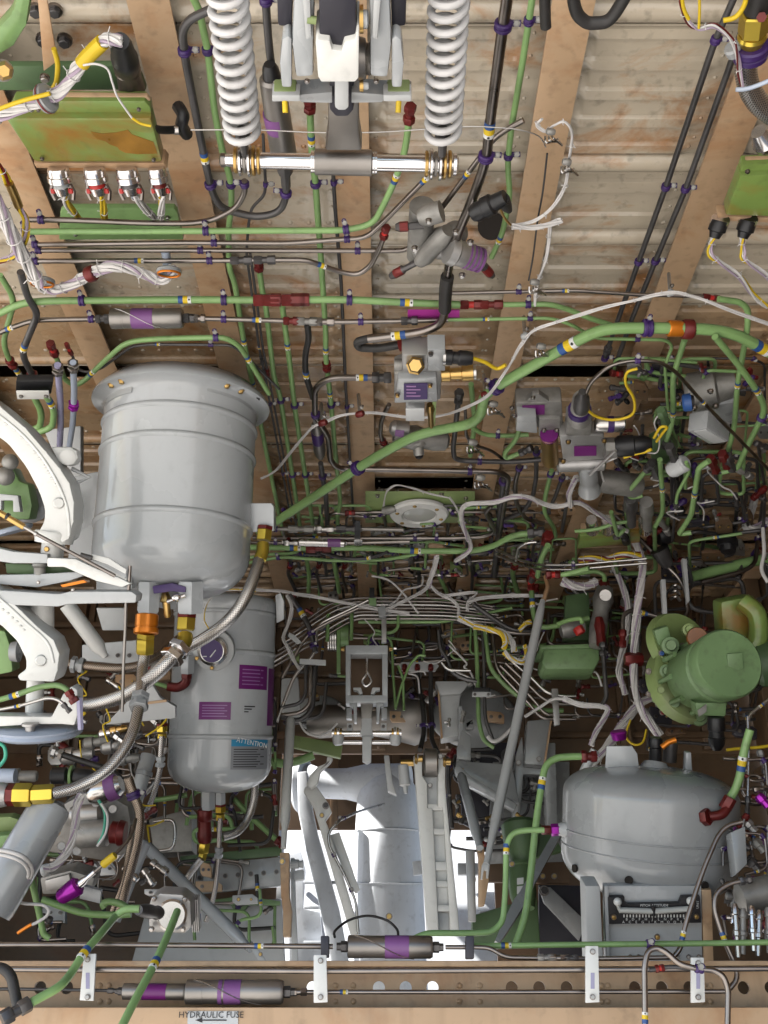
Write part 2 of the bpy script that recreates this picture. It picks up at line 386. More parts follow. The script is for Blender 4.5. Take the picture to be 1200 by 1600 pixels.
b.box(Vector((1.52, (YB - .5) / 2, ZC + .06)), .46, YB + .4, .02, 'panel')
ceil = mk('ceiling', b, kind='structure')
for i, x in enumerate(BX):
    b = MB(); b.box(Vector((x, (YB - .4) / 2, ZC + .003)), BW, YB + .36, .006, 'tan', .001)
    b.box(Vector((x - .004, (YB - .4) / 2, ZC + .065)), .006, YB + .34, .116, 'tan', .001)
    mk('beam', b, ceil)
ROWS = [(-330, -140), (-130, 12), (24, 250), (262, 366), (376, 464), (474, 560), (590, 684), (696, 738), (764, 838), (850, 896), (904, 945)]
def panel(x0, x1, y0, y1, flat=False, key='panel'):
    """a pressed sheet with raised, flat-topped, round-ended beads running across it"""
    z = ZC + .052; b = MB(); n = max(1, int((y1 - y0) / .062)); pit = (y1 - y0) / n; w = pit * .15
    ys = [(y0, 0)]
    for k in range(0 if flat else n):
        c = y0 + pit * (k + .5); ys += [(c - w - .0035, 0), (c - w, 1), (c + w, 1), (c + w + .0035, 0)]
    ys.append((y1, 0)); dx = x1 - x0
    xs = [(x0, 0), (x0 + dx * .13, 0), (x0 + dx * .17, .8), (x0 + dx * .2, 1), (x1 - dx * .2, 1), (x1 - dx * .17, .8), (x1 - dx * .13, 0), (x1, 0)]
    mi = b.m(key)
    for y, h in ys:
        for x, k in xs: b.v.append(Vector((x, y, z - .0075 * h * k))); b.uv.append((x, y))
    m = len(xs)
    for j in range(len(ys) - 1):
        for i in range(m - 1): b.face((j * m + i, j * m + i + 1, (j + 1) * m + i + 1, (j + 1) * m + i), mi)
    o = mk('panel', b, ceil, angle=60)
    return o
for i in range(len(BX) - 1):
    x0, x1 = BX[i] + .002, BX[i + 1] - .008
    rows = list(ROWS)
    if i == 3: rows += [(560, 590)]
    if i != 4: rows.append((738, 764))
    if i not in (1, 2, 3, 5): rows.append((560, 590))
    for a, c in rows:
        panel(x0, x1, cy(a, -.05), cy(c, -.05), (i <= 3 and a < 300) or (i == 5 and a == 262 and False) or (i <= 2 and a < 600), 'panel' if a < 470 else 'warmpanel')
    for k, (a, c) in enumerate(ROWS):           # rounded stringer along the near edge of each sheet
        y = cy(c, -.05) + .004; b = MB(); w = .02 if k < 4 else .014
        b.tube([Vector((x0, y, ZC + .052)), Vector((x1, y, ZC + .052))], w, 'panel' if k < 5 else 'warmpanel', 14)
        b.box(Vector(((x0 + x1) / 2, y + w + .004, ZC + .075)), x1 - x0, .004, .06, 'panel', 0)
        mk('stringer', b, ceil)
rv = MB()
for i in range(1, len(BX) - 2):
    x0, x1 = BX[i] + .03, BX[i + 1] - .03
    for a, c in ROWS[1:9]:
        for yy in ((cy(a, -.05) + .012, cy(c, -.05) - .032) if c - a > 30 else (cy(a, -.05) + .012,)):
            for k in range(6):
                p = Vector((x0 + (x1 - x0) * (k + .5) / 6 + random.uniform(-.003, .003), yy, ZC + .0525))
                rv.lathe(p, p - Vector((0, 0, .003)), [(0, .0056), (.5, .005), (1, .0026)], 'panel', 8)
    for sx in (BX[i] + BW / 2 + .012, BX[i + 1] - BW / 2 - .012):
        for k in range(70):
            p = Vector((sx, .35 + k * .045, ZC + .0525)); rv.lathe(p, p - Vector((0, 0, .003)), [(0, .004), (.5, .0036), (1, .002)], 'panel', 6)
mk('rivets', rv, ceil, kind='stuff')
# aft bulkhead, side wall
def slab(name, x0, x1, z0, z1, y, key, th=.02, par=None):
    b = MB(); b.box(Vector(((x0 + x1) / 2, y + th / 2, (z0 + z1) / 2)), x1 - x0, th, z1 - z0, key, .001); return mk(name, b, par, kind=None if par else 'structure')
bulk = thing('aft_wall', None, None, (0, YB, 1.2), kind='structure')
slab('upper_web', -2.5, 1.7, 2.46, 3.4, YB, 'brown', par=bulk)
slab('side_web', -2.5, -.36, .9, 2.46, YB + .003, 'brown', par=bulk); slab('side_web', .37, 1.7, .9, 2.46, YB + .003, 'brown', par=bulk)
for x in (-1.1, -.72, -.4, -.02, .22, .5, .86, 1.15):
    b = MB(); b.box(Vector((x, YB - .012, 2.75)), .05, .024, .56, 'brown', .002); b.box(Vector((x, YB - .04, 2.75)), .008, .05, .56, 'brown', .001); mk('stiffener', b, bulk)
for z in (2.52, 2.74, 2.93):
    b = MB(); b.box(Vector((-.3, YB - .02, z)), 3.6, .03, .02, 'brown', .003); mk('stringer', b, bulk)
wr = thing('side_wall', None, None, (1.3, 2, 1.3), kind='structure')
b = MB(); b.box(Vector((1.32, 1.6, 1.95)), .02, 4.2, 2.7, 'brown', .001); mk('web', b, wr)  # wall carried lower and further forward, unseen, to darken the right side
for k in range(8):
    b = MB(); b.box(Vector((1.28, .5 + k * .42, 2.2)), .05, .05, 1.9, 'brown', .003); mk('stiffener', b, wr)
for k in range(4):
    b = MB(); b.box(Vector((1.275, 1.9, 1.6 + k * .38)), .05, 3.4, .03, 'brown', .003); mk('stringer', b, wr)
b = MB(); b.box(Vector((-1.02, 2.78, 1.42)), 1.16, 1.9, .02, 'shadow_web', .001); b.box(Vector((.92, 2.78, 1.42)), .96, 1.9, .02, 'shadow_web', .001); b.box(Vector((0, 2.05, 1.424)), .9, .44, .02, 'shadow_web', .001); mk('shade_floor', b, kind='structure')  # unseen floor added to darken the rear bay; centre gap lets light up
wl = thing('side_wall', None, None, (-1.5, 3, 1.3), kind='structure')
b = MB(); b.box(Vector((-1.5, 3.0, 2.2)), .02, 1.45, 2.0, 'brown', .001); mk('web', b, wl)
for k in range(4):
    b = MB(); b.box(Vector((-1.46, 2.4 + k * .38, 2.2)), .05, .05, 1.9, 'brown', .003); mk('stiffener', b, wl)

slab('back_web', -.6, .6, 2.3, 2.9, YB + .62, 'shadow_web', par=bulk)  # dark sheet added to hide the bright door behind the duct top
for x in (-.2, .05, .25): b = MB(); b.box(Vector((x, YB + .6, 2.58)), .03, .03, .56, 'brown', .002); mk('stiffener', b, bulk)
# ================================================================ the landing gear door beyond the opening
d0 = thing('gear_door', 'large white landing gear door in full daylight beyond the opening', 'door', (0, 4.75, 1.2))
rot = Matrix.Rotation(R(-20), 3, 'X')
b = MB(); b.box(Vector((.0, 4.8, 2.1)), 2.6, .03, 2.4, 'door', .01, rot); mk('skin', b, d0)
for k, x in enumerate((-.62, .52, .72)):
    b = MB(); b.box(Vector((x, 4.74, 2.1)), .035, .06, 2.2, 'door', .008, rot); mk('rib', b, d0)
for k in range(14):
    b = MB(); q = Vector((-.55 + k * .085, 4.78, 1.62 + (k % 3) * .27)); b.lathe(q, q - Vector((0, .02, -.007)), [(0, .012), (.6, .012), (1, .006)], 'steel', 8); mk('bolt', b, d0)
for k, (x, z) in enumerate(((.3, 1.75), (.44, 2.0), (.36, 2.2), (-.55, 1.8), (-.42, 2.1))):
    b = MB(); b.box(Vector((x, 4.72 - (2.1 - z) * .35, z)), .09, .05, .05, 'greyd', .006); mk('bracket', b, d0)
# ================================================================ front sill beam at the foot of the picture
ys = 1.75
sb = thing('sill_beam', 'long tan perforated sill beam crossing the whole foot of the picture', 'beam', P(600, 1596, ys))
q0 = P(-260, 1545, ys); q1 = P(1460, 1545, ys); zt = P(600, 1512, ys).z; zb = P(600, 1575, ys).z
def holed(x0, x1, z0, z1, y, th, holes, r, key):
    """web with true round lightening holes: each hole sits in its own square cell"""
    b = MB(); mi = b.m(key); c = (z0 + z1) / 2; xs = sorted(holes); cur = x0; hw = (z1 - z0) / 2 * .98; n = 24
    def quad(a, e):
        if e - a < 1e-4: return
        b.box(Vector(((a + e) / 2, y + th / 2, c)), e - a, th, z1 - z0, key, 0)
    for x in xs:
        l, rr = max(cur, x - hw), x + hw
        quad(cur, l); i0 = len(b.v)
        for yy in (y, y + th):
            for k in range(n):
                t = 2 * math.pi * k / n; cx, sz = math.cos(t), math.sin(t); mxx = max(abs(cx), abs(sz))
                px = x + cx / mxx * ((rr - x) if cx > 0 else (x - l)); pz = c + sz / mxx * (z1 - z0) / 2
                b.v.append(Vector((px, yy, pz))); b.v.append(Vector((x + r * cx, yy, c + r * sz))); b.uv += [(0, 0)] * 2
        for k in range(n):
            a, e = i0 + 2 * k, i0 + 2 * ((k + 1) % n); o = 2 * n
            b.face((a, e, e + 1, a + 1), mi, False); b.face((a + o, a + o + 1, e + o + 1, e + o), mi, False); b.face((a + 1, e + 1, e + o + 1, a + o + 1), mi, True)
        cur = rr
    quad(cur, x1); return b
hx = [P(x, 1548, ys).x for x in (20, 62, 104, 488, 592, 634, 676, 800, 843, 886, 993, 1035, 1078, 1163, 1205, 1247)]
mk('web', holed(q0.x, q1.x, zb, zt, ys, .006, hx, 9.5 * mpx(P(600, 1548, ys)), 'tan'), sb)
b = MB(); b.box(Vector((0, ys - .012, zt + .004)), q1.x - q0.x, .05, .008, 'tan', .002); mk('top_flange', b, sb)
b = MB(); b.box(Vector((0, ys - .03, zb - .004)), q1.x - q0.x, .07, .006, 'tan', .002); mk('bottom_flange', b, sb)
b = MB(); b.box(Vector((0, ys - .067, zb - .05)), q1.x - q0.x, .008, .1, 'tan', .002); mk('lower_face', b, sb)
rv = MB()
for x in (156, 170, 524, 552, 718, 750, 940, 950, 1100, 1110):
    for y in (1540, 1565):
        p = P(x, y, ys); rv.lathe(p, p - Vector((0, .003, 0)), [(0, .0045), (.6, .004), (1, .002)], 'tan', 8)
mk('rivets', rv, sb, kind='stuff')
b = MB(); yl = ys - .0725
b.prism([P(293, 1580, yl), P(372, 1580, yl), P(372, 1640, yl), P(293, 1640, yl)], (0, .0012, 0), 'ltgrey', 0); lab = mk('label', b, sb)
text(lab, 'HYDRAULIC FUSE', (330, 1586, yl - .0005), 9.5, 'ink')
ar = MB(); yy = yl - .0008
ar.prism([P(305, 1594, yy), P(316, 1590, yy), P(316, 1593, yy), P(354, 1593, yy), P(354, 1595, yy), P(316, 1595, yy), P(316, 1598, yy)], (0, .0006, 0), 'ink', 0); mk('arrow', ar, lab)
# ================================================================ tubing under the ceiling, upper left and centre
pipe('thick grey U-bend pipe hooking under the purple banded canister at upper left', [(335, 12), (283, 36), (289, 90), (318, 240), (331, 300), (345, 326), (400, 340), (438, 332), (448, 305), (446, 270)], 11.5, 'dark', .1, cl=[(289, 80), (330, 288), (448, 302)], bd=[(319, 246)])
pipe('long green pipe just left of the left white spring, running to the big tank', [(298, -10), (311, 15), (325, 80), (335, 173), (347, 235), (361, 283), (362, 320), (357, 358), (358, 419), (367, 443), (381, 534), (397, 609), (413, 691), (435, 798), (446, 850)], 9.5, 'green', .06, cl=[(325, 78), (362, 288), (409, 631)], bd=[(381, 534), (394, 598)], fr=2)
pipe('pair-like thin dark tube beside the left spring with a black union', [(411, 210), (415, 290), (413, 305), (393, 325), (388, 352), (385, 395), (405, 545), (414, 585), (422, 631), (442, 740), (455, 815)], 4.5, 'dark', .05, cl=[(412, 288), (422, 631), (442, 740)], bd=[(405, 543)], ft=[(410, 560, 'dark'), (416, 580, 'dark')])
pipe('second thin dark tube running right against the first under the red cross tee', [(391, 395), (411, 545), (428, 631), (448, 740), (461, 815)], 3.5, 'dark', .05, ft=[(420, 578, 'red')])
pipe('green pipe dropping from the grey and red tee at upper left', [(404, 414), (410, 455), (415, 475), (428, 590), (437, 615), (457, 742), (470, 830)], 8, 'green', .055, cl=[(439, 631), (457, 742)], ft=[(403, 417, 'red', 24)])
pipe('green pipe dropping from the maroon tee to the centre clamp row', [(441, 478), (450, 545), (461, 640), (477, 742), (492, 840)], 8, 'green', .055, cl=[(461, 633), (476, 742)], bd=[(448, 541)])
pipe('wavy matt grey hose hanging below the grey tee', [(480, 505), (483, 529), (477, 552), (477, 585), (489, 622)], 10, 'rubber', .07, name='rubber_hose', fr=4, bd=[(478, 585)])
pipe('long green pipe running down beside the centre beam from a maroon nut', [(484, 165), (488, 250), (493, 285), (497, 345), (501, 395), (509, 518), (509, 560), (517, 627), (525, 718), (532, 785), (527, 806), (528, 830)], 8.5, 'green', .06, cl=[(492, 287), (518, 633)], bd=[(486, 219), (509, 546), (515, 614)], ft=[(484, 171, 'red', 24), (509, 574, 'red', 28)])
pipe('thin black tube hugging the left edge of the centre beam', [(520, 262), (524, 330), (533, 440), (540, 600), (548, 740), (555, 850)], 5, 'dark', .03, cl=[(521, 288), (537, 633)])
pipe('steel S-shaped pipe from the centre valve passing under the white harness', [(612, 590), (515, 590), (492, 605), (492, 648), (501, 664), (513, 682), (516, 720), (530, 733), (583, 733), (778, 737), (795, 745), (786, 800), (778, 850)], 9, 'steel', .1, cl=[(492, 648), (748, 735)], bd=[(570, 589)], ft=[(604, 590, 'dark', 30)])
pipe('dark pipe below the small purple filter near the centre beam', [(501, 724), (504, 745), (509, 770), (512, 830)], 8, 'dark', .07, cl=[(505, 744)])
# left hand transverse tubes
pipe('uppermost steel tube of the left bank, bending up beside the left spring', [(35, 343), (120, 344), (230, 349), (300, 349), (332, 344), (370, 325), (383, 300), (382, 282)], 9, 'steel', .11, cl=[(66, 343), (382, 288)], fr=4)
pipe('green tube second from top of the left bank, sweeping to the right spring', [(40, 362), (290, 361), (540, 360), (584, 350), (612, 295), (633, 240), (640, 178)], 10, 'green', .12, cl=[(47, 362), (322, 362), (541, 360)], bd=[(619, 278)], ft=[(641, 176, 'red', 30)], fr=4)
pipe('steel tube third from top of the left bank, rising towards the shaft end', [(55, 382), (290, 379), (450, 380), (530, 374), (573, 372), (606, 340), (664, 281)], 8, 'steel', .11, cl=[(57, 383), (323, 380), (542, 375)], bd=[(661, 283)])
pipe('steel tube fourth from top of the left bank, crossing behind the valve body', [(60, 391), (290, 391), (633, 392), (650, 378), (728, 275), (772, 216), (795, 200), (818, 188)], 8.5, 'steel', .1, cl=[(62, 392), (325, 391), (543, 391)], bd=[(730, 272)], fr=3)
pipe('lowest steel tube of the left bank with a red and grey tee', [(55, 408), (360, 407), (429, 406), (477, 406), (501, 414), (530, 425), (559, 430), (579, 416), (596, 382), (603, 358)], 8, 'steel', .11, cl=[(62, 408), (328, 406)], bd=[(212, 407), (503, 415)], ft=[(378, 406, 'dark', 34), (414, 406, 'dark', 34), (601, 364, 'red', 26)], fr=4)
pipe('thick green tube crossing the whole left half with a maroon tee', [(-20, 500), (0, 489), (35, 473), (75, 470), (290, 468), (400, 469), (540, 468), (640, 473), (718, 476)], 11.5, 'green', .13, cl=[(120, 468), (346, 468), (546, 468)], bd=[(290, 469), (636, 472)], ft=[(418, 469, 'red', 42), (455, 469, 'red', 42), (440, 470, 'red', 66)])
pipe('steel tube that feeds the long grey fuse at left', [(-20, 528), (3, 518), (18, 512), (52, 500), (160, 498)], 8, 'steel', .13, cl=[(134, 497)], bd=[(16, 513)], ft=[(163, 498, 'dark', 20)])
pipe('steel tube right of the long grey fuse with a grey tee and red nuts', [(284, 497), (330, 498), (405, 500), (470, 502), (520, 503), (600, 502), (655, 501), (700, 500)], 8, 'steel', .13, cl=[(350, 497), (567, 502)], bd=[(402, 499)], ft=[(296, 497, 'dark', 22), (312, 497, 'steel', 18), (455, 501, 'red', 24), (480, 503, 'cast', 32), (508, 503, 'steel', 30), (640, 501, 'dark', 26)])
pipe('green tube dipping below a maroon nut above the big grey tank', [(80, 540), (91, 566), (101, 593), (116, 603), (132, 595), (160, 567), (197, 534), (245, 529), (351, 527), (373, 539), (391, 566), (420, 615)], 8.5, 'green', .14, cl=[(335, 528)], bd=[(143, 582), (388, 561)], ft=[(82, 546, 'red', 34)], fr=3)
pipe('thin dark tube shadowing the dipping green tube above the big grey tank', [(105, 540), (115, 560), (121, 577), (135, 582), (158, 576), (205, 541), (235, 538), (362, 539), (380, 552), (436, 608)], 4.5, 'dark', .13, bd=[(250, 539)], ft=[(108, 546, 'red', 30)], cl=[(336, 539)])
for lb, pts in (('short green hose end beside the black connector plate, left edge', [(0, 430), (23, 467), (11, 512), (5, 535), (14, 562), (27, 580), (46, 608)]),):
    pipe(lb, pts, 9, 'green', .12, ft=[(18, 567, 'red', 24)], bd=[(27, 580)])
pipe('fat dark hose bending twice at the left edge under the green tube', [(32, 425), (43, 465), (60, 490), (50, 512), (34, 552), (46, 578), (55, 593)], 11, 'dark', .14, bd=[(37, 543)], ft=[(52, 590, 'red', 26)])
pipe('green hose leaving the black connector plate at left in a hook', [(52, 618), (66, 645), (62, 668), (45, 672)], 10, 'green', .2, fr=4)
pipe('second green hose leaving the black connector plate, curling further right', [(72, 618), (85, 640), (82, 668), (58, 676)], 10, 'green', .21, fr=4, bd=[(80, 630)])
pipe('clear lilac hose hanging left of the light blue hose', [(90, 570), (94, 620), (95, 660), (93, 702)], 10, 'lilac', .2, name='hose', ft=[(91, 576, 'steel', 18)])
pipe('light blue hose with a magenta tag hanging left of the big tank', [(114, 566), (116, 610), (114, 660), (107, 706)], 9.5, 'ltblue', .2, name='hose', cl=[], ft=[(114, 570, 'steel', 20), (115, 632, 'magenta', 18)])
# right of the centre
pipe('thick dark pipe descending right of the springs and sleeved at its bend', [(795, -20), (786, 40), (765, 195), (760, 250), (738, 312), (710, 378), (698, 430), (696, 486), (688, 508), (660, 519), (625, 524), (575, 530)], 14, 'steel', .16, cl=[(786, 40), (762, 245)], bd=[(766, 203), (622, 524)], fr=3)
pipe('black rubber sleeve section on the thick descending pipe', [(699, 432), (696, 452), (695, 484)], 21, 'rubber', .162, name='rubber_sleeve', cat='sleeve')
pipe('fat dark hose end looping back under the centre beam', [(620, 525), (575, 529), (557, 534), (560, 543), (590, 545), (650, 534)], 13, 'rubber', .14, name='rubber_hose', fr=2, ft=[(640, 537, 'red', 36)])
pipe('green pipe descending along the right beam beside the thick dark pipe', [(834, -20), (829, 16), (815, 107), (799, 200), (793, 256), (797, 307), (785, 365), (768, 402)], 9.5, 'green', .08, cl=[(827, 37), (796, 244)], bd=[(784, 376)])
pipe('slender dark tube running down the right hand bay, left one of two', [(1150, -10), (1117, 64), (1040, 293), (997, 411), (960, 515), (945, 560)], 8.5, 'dark', .04, cl=[(1117, 62), (1039, 291), (996, 409), (944, 562)], ft=[(946, 548, 'dark', 26)])
pipe('slender dark tube running down the right hand bay, right one of two', [(1162, 40), (1139, 107), (1071, 296), (1024, 408), (984, 507), (960, 575)], 8.5, 'dark', .04, cl=[(1070, 295), (1023, 408), (962, 568)])
pipe('thin steel tube crossing the right bay from the sleeved pipe', [(700, 458), (900, 454), (1005, 461), (1100, 463), (1124, 467)], 6, 'steel', .14, cl=[(824, 455)], bd=[(872, 454)], ft=[(1112, 464, 'red', 28)])
pipe('green tube turning down at the far right from a red nut', [(1122, 467), (1158, 472), (1169, 484), (1168, 513), (1152, 603), (1147, 670), (1134, 718)], 9.5, 'green', .16, bd=[(1155, 601)], ft=[(1136, 714, 'dark', 24)], fr=3)
pipe('green tube with a maroon union left of the white harness crossing', [(715, 476), (790, 476), (860, 475), (887, 483), (920, 497), (955, 508)], 8.5, 'green', .12, ft=[(735, 476, 'red', 34), (765, 476, 'red', 36)], cl=[(824, 477)])
pipe('thin green tube below the maroon union, turning down at right', [(690, 500), (745, 499), (860, 497), (890, 506), (931, 529), (1040, 531), (1051, 540), (1039, 571), (1043, 630), (1051, 673), (1061, 697)], 5.5, 'green', .13, cl=[(820, 497), (1003, 530)], bd=[(762, 498), (1044, 644)])
pipe('large green diagonal pipe rising from the big tank to an orange coupling', [(405, 832), (580, 718), (652, 678), (735, 663), (752, 648), (756, 618), (782, 600), (888, 540), (938, 514), (1000, 512), (1105, 514), (1150, 522), (1205, 552)], 17, 'green', .17, cl=[(547, 735), (776, 606), (1011, 512)], bd=[(890, 540), (1190, 541)], fr=2.4)
o = PT('amber coupling sleeve on the large green pipe at right', 'coupling', 1063, 515, .17, 'coupling')
cyl(o, 'collar', (1043, 513, .168), (1066, 514, .168), [(0, 22), (.1, 26), (.8, 26), (1, 24)], 'orange'); cyl(o, 'nut', (1066, 514, .168), (1085, 515, .168), [(0, 28), (.15, 32), (.8, 32), (1, 24)], 'red', 16)
pipe('long bare steel tube arching over the right manifold to the right edge', [(912, 625), (922, 598), (950, 572), (985, 563), (1030, 565), (1055, 580), (1092, 622), (1205, 738)], 6.5, 'steel', .22, cl=[(996, 565)], bd=[(1098, 632)])
pipe('steel tube running diagonally down the right side into a hooked end', [(925, 765), (952, 795), (1062, 904), (1072, 925), (1075, 960), (1060, 972), (1011, 959), (985, 953), (973, 962), (973, 1005)], 7, 'steel', 3.0, ft=[(972, 1000, 'red', 26)], bd=[(943, 786), (1005, 957)])
pipe('green diagonal tube at far right ending in a hook', [(1117, 526), (1155, 571), (1186, 615), (1196, 640), (1184, 665), (1168, 697), (1152, 732), (1128, 738)], 9.5, 'green', .19, cl=[(1189, 652)], bd=[(1182, 611)], fr=4)
pipe('green tube dropping from the orange coupling into the dark fittings', [(1070, 530), (1051, 590), (1052, 655), (1040, 693)], 8.5, 'green', .16, bd=[(1052, 646)], ft=[(1040, 692, 'dark', 24)])
pipe('short bent green tube under the black right manifold plug', [(1014, 730), (981, 769), (985, 778), (1004, 774)], 7.5, 'green', .2, ft=[(1014, 728, 'dark', 22)])
pipe('straight short green tube hanging between the fittings at right', [(1031, 718), (1035, 770), (1036, 800), (1024, 822)], 7.5, 'green', .2, bd=[(1034, 764)])
pipe('thin green tube with a dark lower nut near the white label box', [(1072, 722), (1078, 735), (1058, 772), (1056, 792)], 5.5, 'green', .21, ft=[(1056, 790, 'dark', 18)])
pipe('green tube hooking down beneath the white label box at right', [(1108, 720), (1092, 730), (1085, 774), (1080, 806), (1060, 835), (1080, 832)], 8.5, 'green', .21, bd=[(1085, 772)])
pipe('fat green pipe stub slanting at the right edge above the green motor', [(1080, 902), (1130, 888), (1200, 872)], 17, 'green', 3.05)
pipe('steel tube under the fat green stub at the right edge', [(1096, 910), (1160, 893), (1180, 882), (1184, 842)], 7, 'steel', 3.0, cl=[(1183, 842)])
pipe('black rubber hose looping in at the top edge right of centre', [(850, -40), (852, 30), (853, 42)], 18, 'rubber', .3, name='rubber_hose')
pipe('thick black hose loop dipping in at the top edge over the right beam', [(890, -60), (898, 10), (912, 32), (930, 36), (955, 28), (985, -20)], 20, 'rubber', .3, name='rubber_hose', sm=True)
pipe('grey pipe coming down behind the left arm of the spring bracket', [(414, -20), (419, 60), (426, 118)], 13, 'dark', .12, cl=[(416, 2)])
# clamped vertical tubes mid right, below the manifold
for k, (lb, pts, w, key) in enumerate((
    ('dark tube dropping from the purple clamp right of the round floodlight', [(788, 745), (783, 790), (777, 850), (772, 900)], 9, 'dark'),
    ('dark wavy tube second from the round floodlight', [(812, 728), (805, 755), (806, 785), (822, 812), (850, 818)], 7, 'steel'),
    ('dark tube with a cross piece below the right manifold', [(838, 700), (838, 745), (833, 775), (818, 800), (780, 815)], 7, 'dark'),
    ('green tube dropping past the white harness below the right manifold', [(862, 735), (852, 775), (850, 800), (866, 825), (868, 838)], 7, 'green'),
    ('dark tube dropping right of the green one below the right manifold', [(880, 742), (866, 780), (856, 800)], 6, 'dark'),
    ('slim dark tube leaning towards the right beam below the manifold', [(900, 745), (886, 785), (878, 830)], 6, 'dark'),
)): pipe(lb, pts, w, key, .09, cl=[(pts[0][0], pts[0][1] + 4)])
pipe('dark vertical tube left of the large green pipe bend', [(717, 620), (708, 700), (710, 716), (722, 720), (800, 722), (845, 718)], 8, 'dark', .11, ft=[(718, 606, 'dark', 30)], cl=[(750, 720)])
pipe('thin steel crooked tube beside the large green bend', [(727, 640), (728, 682), (742, 696), (768, 704), (792, 722)], 5, 'steel', .1)
pipe('green tube behind the large green bend, straight down', [(736, 600), (742, 660), (735, 712)], 8, 'green', .07)
pipe('green tube linking to the right manifold inlet from the bend', [(738, 668), (756, 680), (800, 681), (826, 679)], 7, 'green', .1, cl=[(778, 681)])
pipe('V-shaped green tube under the right manifold inlet', [(812, 670), (806, 688), (788, 708), (790, 717), (822, 704)], 7.5, 'green', .14, ft=[(826, 702, 'dark', 24)])
pipe('steel hooked tube at the lower left corner of the centre valve', [(608, 632), (596, 655), (594, 680), (600, 692)], 7, 'steel', .12, ft=[(600, 690, 'red', 14)])
# row in front of the bulkhead
pipe('long steel tube crossing below the round floodlight', [(395, 840), (580, 841), (700, 841), (755, 839), (775, 830), (766, 815), (758, 800), (768, 790)], 7, 'steel', .1, bd=[(488, 839)], cl=[(640, 841), (680, 841)])
pipe('green tube crossing under the steel one below the round floodlight', [(390, 855), (470, 856), (580, 856), (640, 861), (740, 861), (770, 854), (802, 836), (838, 832)], 9.5, 'green', .13, bd=[(462, 856), (650, 861)], ft=[(498, 857, 'red', 40), (846, 832, 'dark', 26)], fr=5)
pipe('second thin green tube right of the big tank ending upward', [(385, 872), (420, 866), (462, 864), (476, 852)], 5.5, 'green', .12)
pipe('lower thin green tube right of the big tank crossing the clamps', [(385, 880), (440, 870), (520, 876), (600, 875), (650, 866)], 5.5, 'green', .13, cl=[(435, 868)])
pipe('dark sagging tube under the green crossing tube', [(500, 862), (540, 874), (580, 872), (606, 862)], 6, 'dark', .14, bd=[(575, 872)])
pipe('steel tube with a grey silver filter body on its line', [(390, 847), (440, 848), (560, 848), (640, 846)], 5.5, 'steel', .14, ft=[(456, 848, 'bright', 26), (535, 848, 'bright', 30)], cl=[(430, 847)])
pipe('upper row steel tube with black sleeve above the filter line', [(410, 826), (480, 827), (560, 826), (630, 828)], 7, 'titan', .11, ft=[(470, 827, 'cast', 40), (510, 827, 'bright', 30), (545, 826, 'dark', 40)], cl=[(434, 827)])
o = PT('slim silver filter with violet stripes beneath the steel tube row', 'filter', 500, 848, .15, 'inline_filter')
cyl(o, 'body', (465, 847, .15), (540, 849, .15), [(0, 9), (.03, 13), (.97, 13), (1, 9)], 'bright'); cyl(o, 'tape', (512, 848, .15), (532, 848.3, .15), 13.6, 'tape')
for k, x in enumerate((455, 480, 500, 522, 540, 652, 690, 735, 806)):
    pipe('short %s drop tube %s in the clamp row' % (('dark', 'green', 'slim dark', 'green', 'steel', 'dark', 'green', 'dark', 'green')[k], ('left of all', 'second from left', 'third from left', 'with a kink left of the centre beam', 'beside the centre beam', 'right of the centre beam', 'under the white harness', 'near the black plug', 'right of all')[k]),
         [(x - 4, 858), (x, 880), (x + (3 if k % 2 else -6), 895), (x + (2 if k % 3 else 8), 925)], (6, 7, 5, 7, 5, 6, 7, 5, 8)[k], ('dark', 'green', 'dark', 'green', 'steel', 'dark', 'green', 'dark', 'green')[k], .05, ft=[(x, 884, 'red', 16)] if k % 2 == 0 else [], cl=[(x - 2, 868)] if k % 2 else [])
# bundle of parallel steel tubes before the bulkhead
for k in range(7):
    y = 934 + k * 5.4
    pipe('bare steel tube %s of the parallel bank before the bulkhead' % ('uppermost', 'second from top', 'third from top', 'middle', 'third from bottom', 'second from bottom', 'lowest')[k],
         [(470 - k * 12, 975 + k * 14), (520 + k * 4, y + 6), (560, y), (640, y), (700, y + 1), (770 + k * 3, y + (14 - k))], 3.8, 'bright' if k in (2, 5) else 'steel', 3.3 - k * .006, fr=5)
pipe('thin green tube under the parallel steel bank', [(560, 972), (690, 972), (740, 962), (800, 950)], 5, 'green', 3.28)
for k, (lb, pts, w, key) in enumerate((
    ('steel tube fanning down left from the parallel bank to the purple clamps', [(560, 950), (520, 968), (480, 990), (440, 1060)], 6, 'steel'),
    ('bent steel tube fanning down beside the white cable at left', [(575, 938), (530, 960), (494, 976), (494, 1022), (462, 1050), (432, 1128)], 5.5, 'bright'),
    ('dark hose with a purple sleeve hanging left of the yoke frame', [(452, 930), (470, 955), (486, 985), (493, 1020)], 9, 'dark'),
    ('dark loop tube bending forward left of the yoke frame', [(478, 1040), (478, 1085), (468, 1100), (438, 1106)], 6, 'dark'),
    ('second dark loop tube left of the yoke frame', [(486, 1040), (485, 1100), (470, 1114), (440, 1118)], 7, 'steel'),
    ('thickest dark loop tube left of the yoke frame', [(493, 1040), (488, 1110), (468, 1128), (440, 1120)], 8, 'dark'),
)): pipe(lb, pts, w, key, 3.2, fr=4, bd=[(473, 958)] if k == 2 else [], cl=[(487, 990), (491, 1010)] if k == 2 else [])
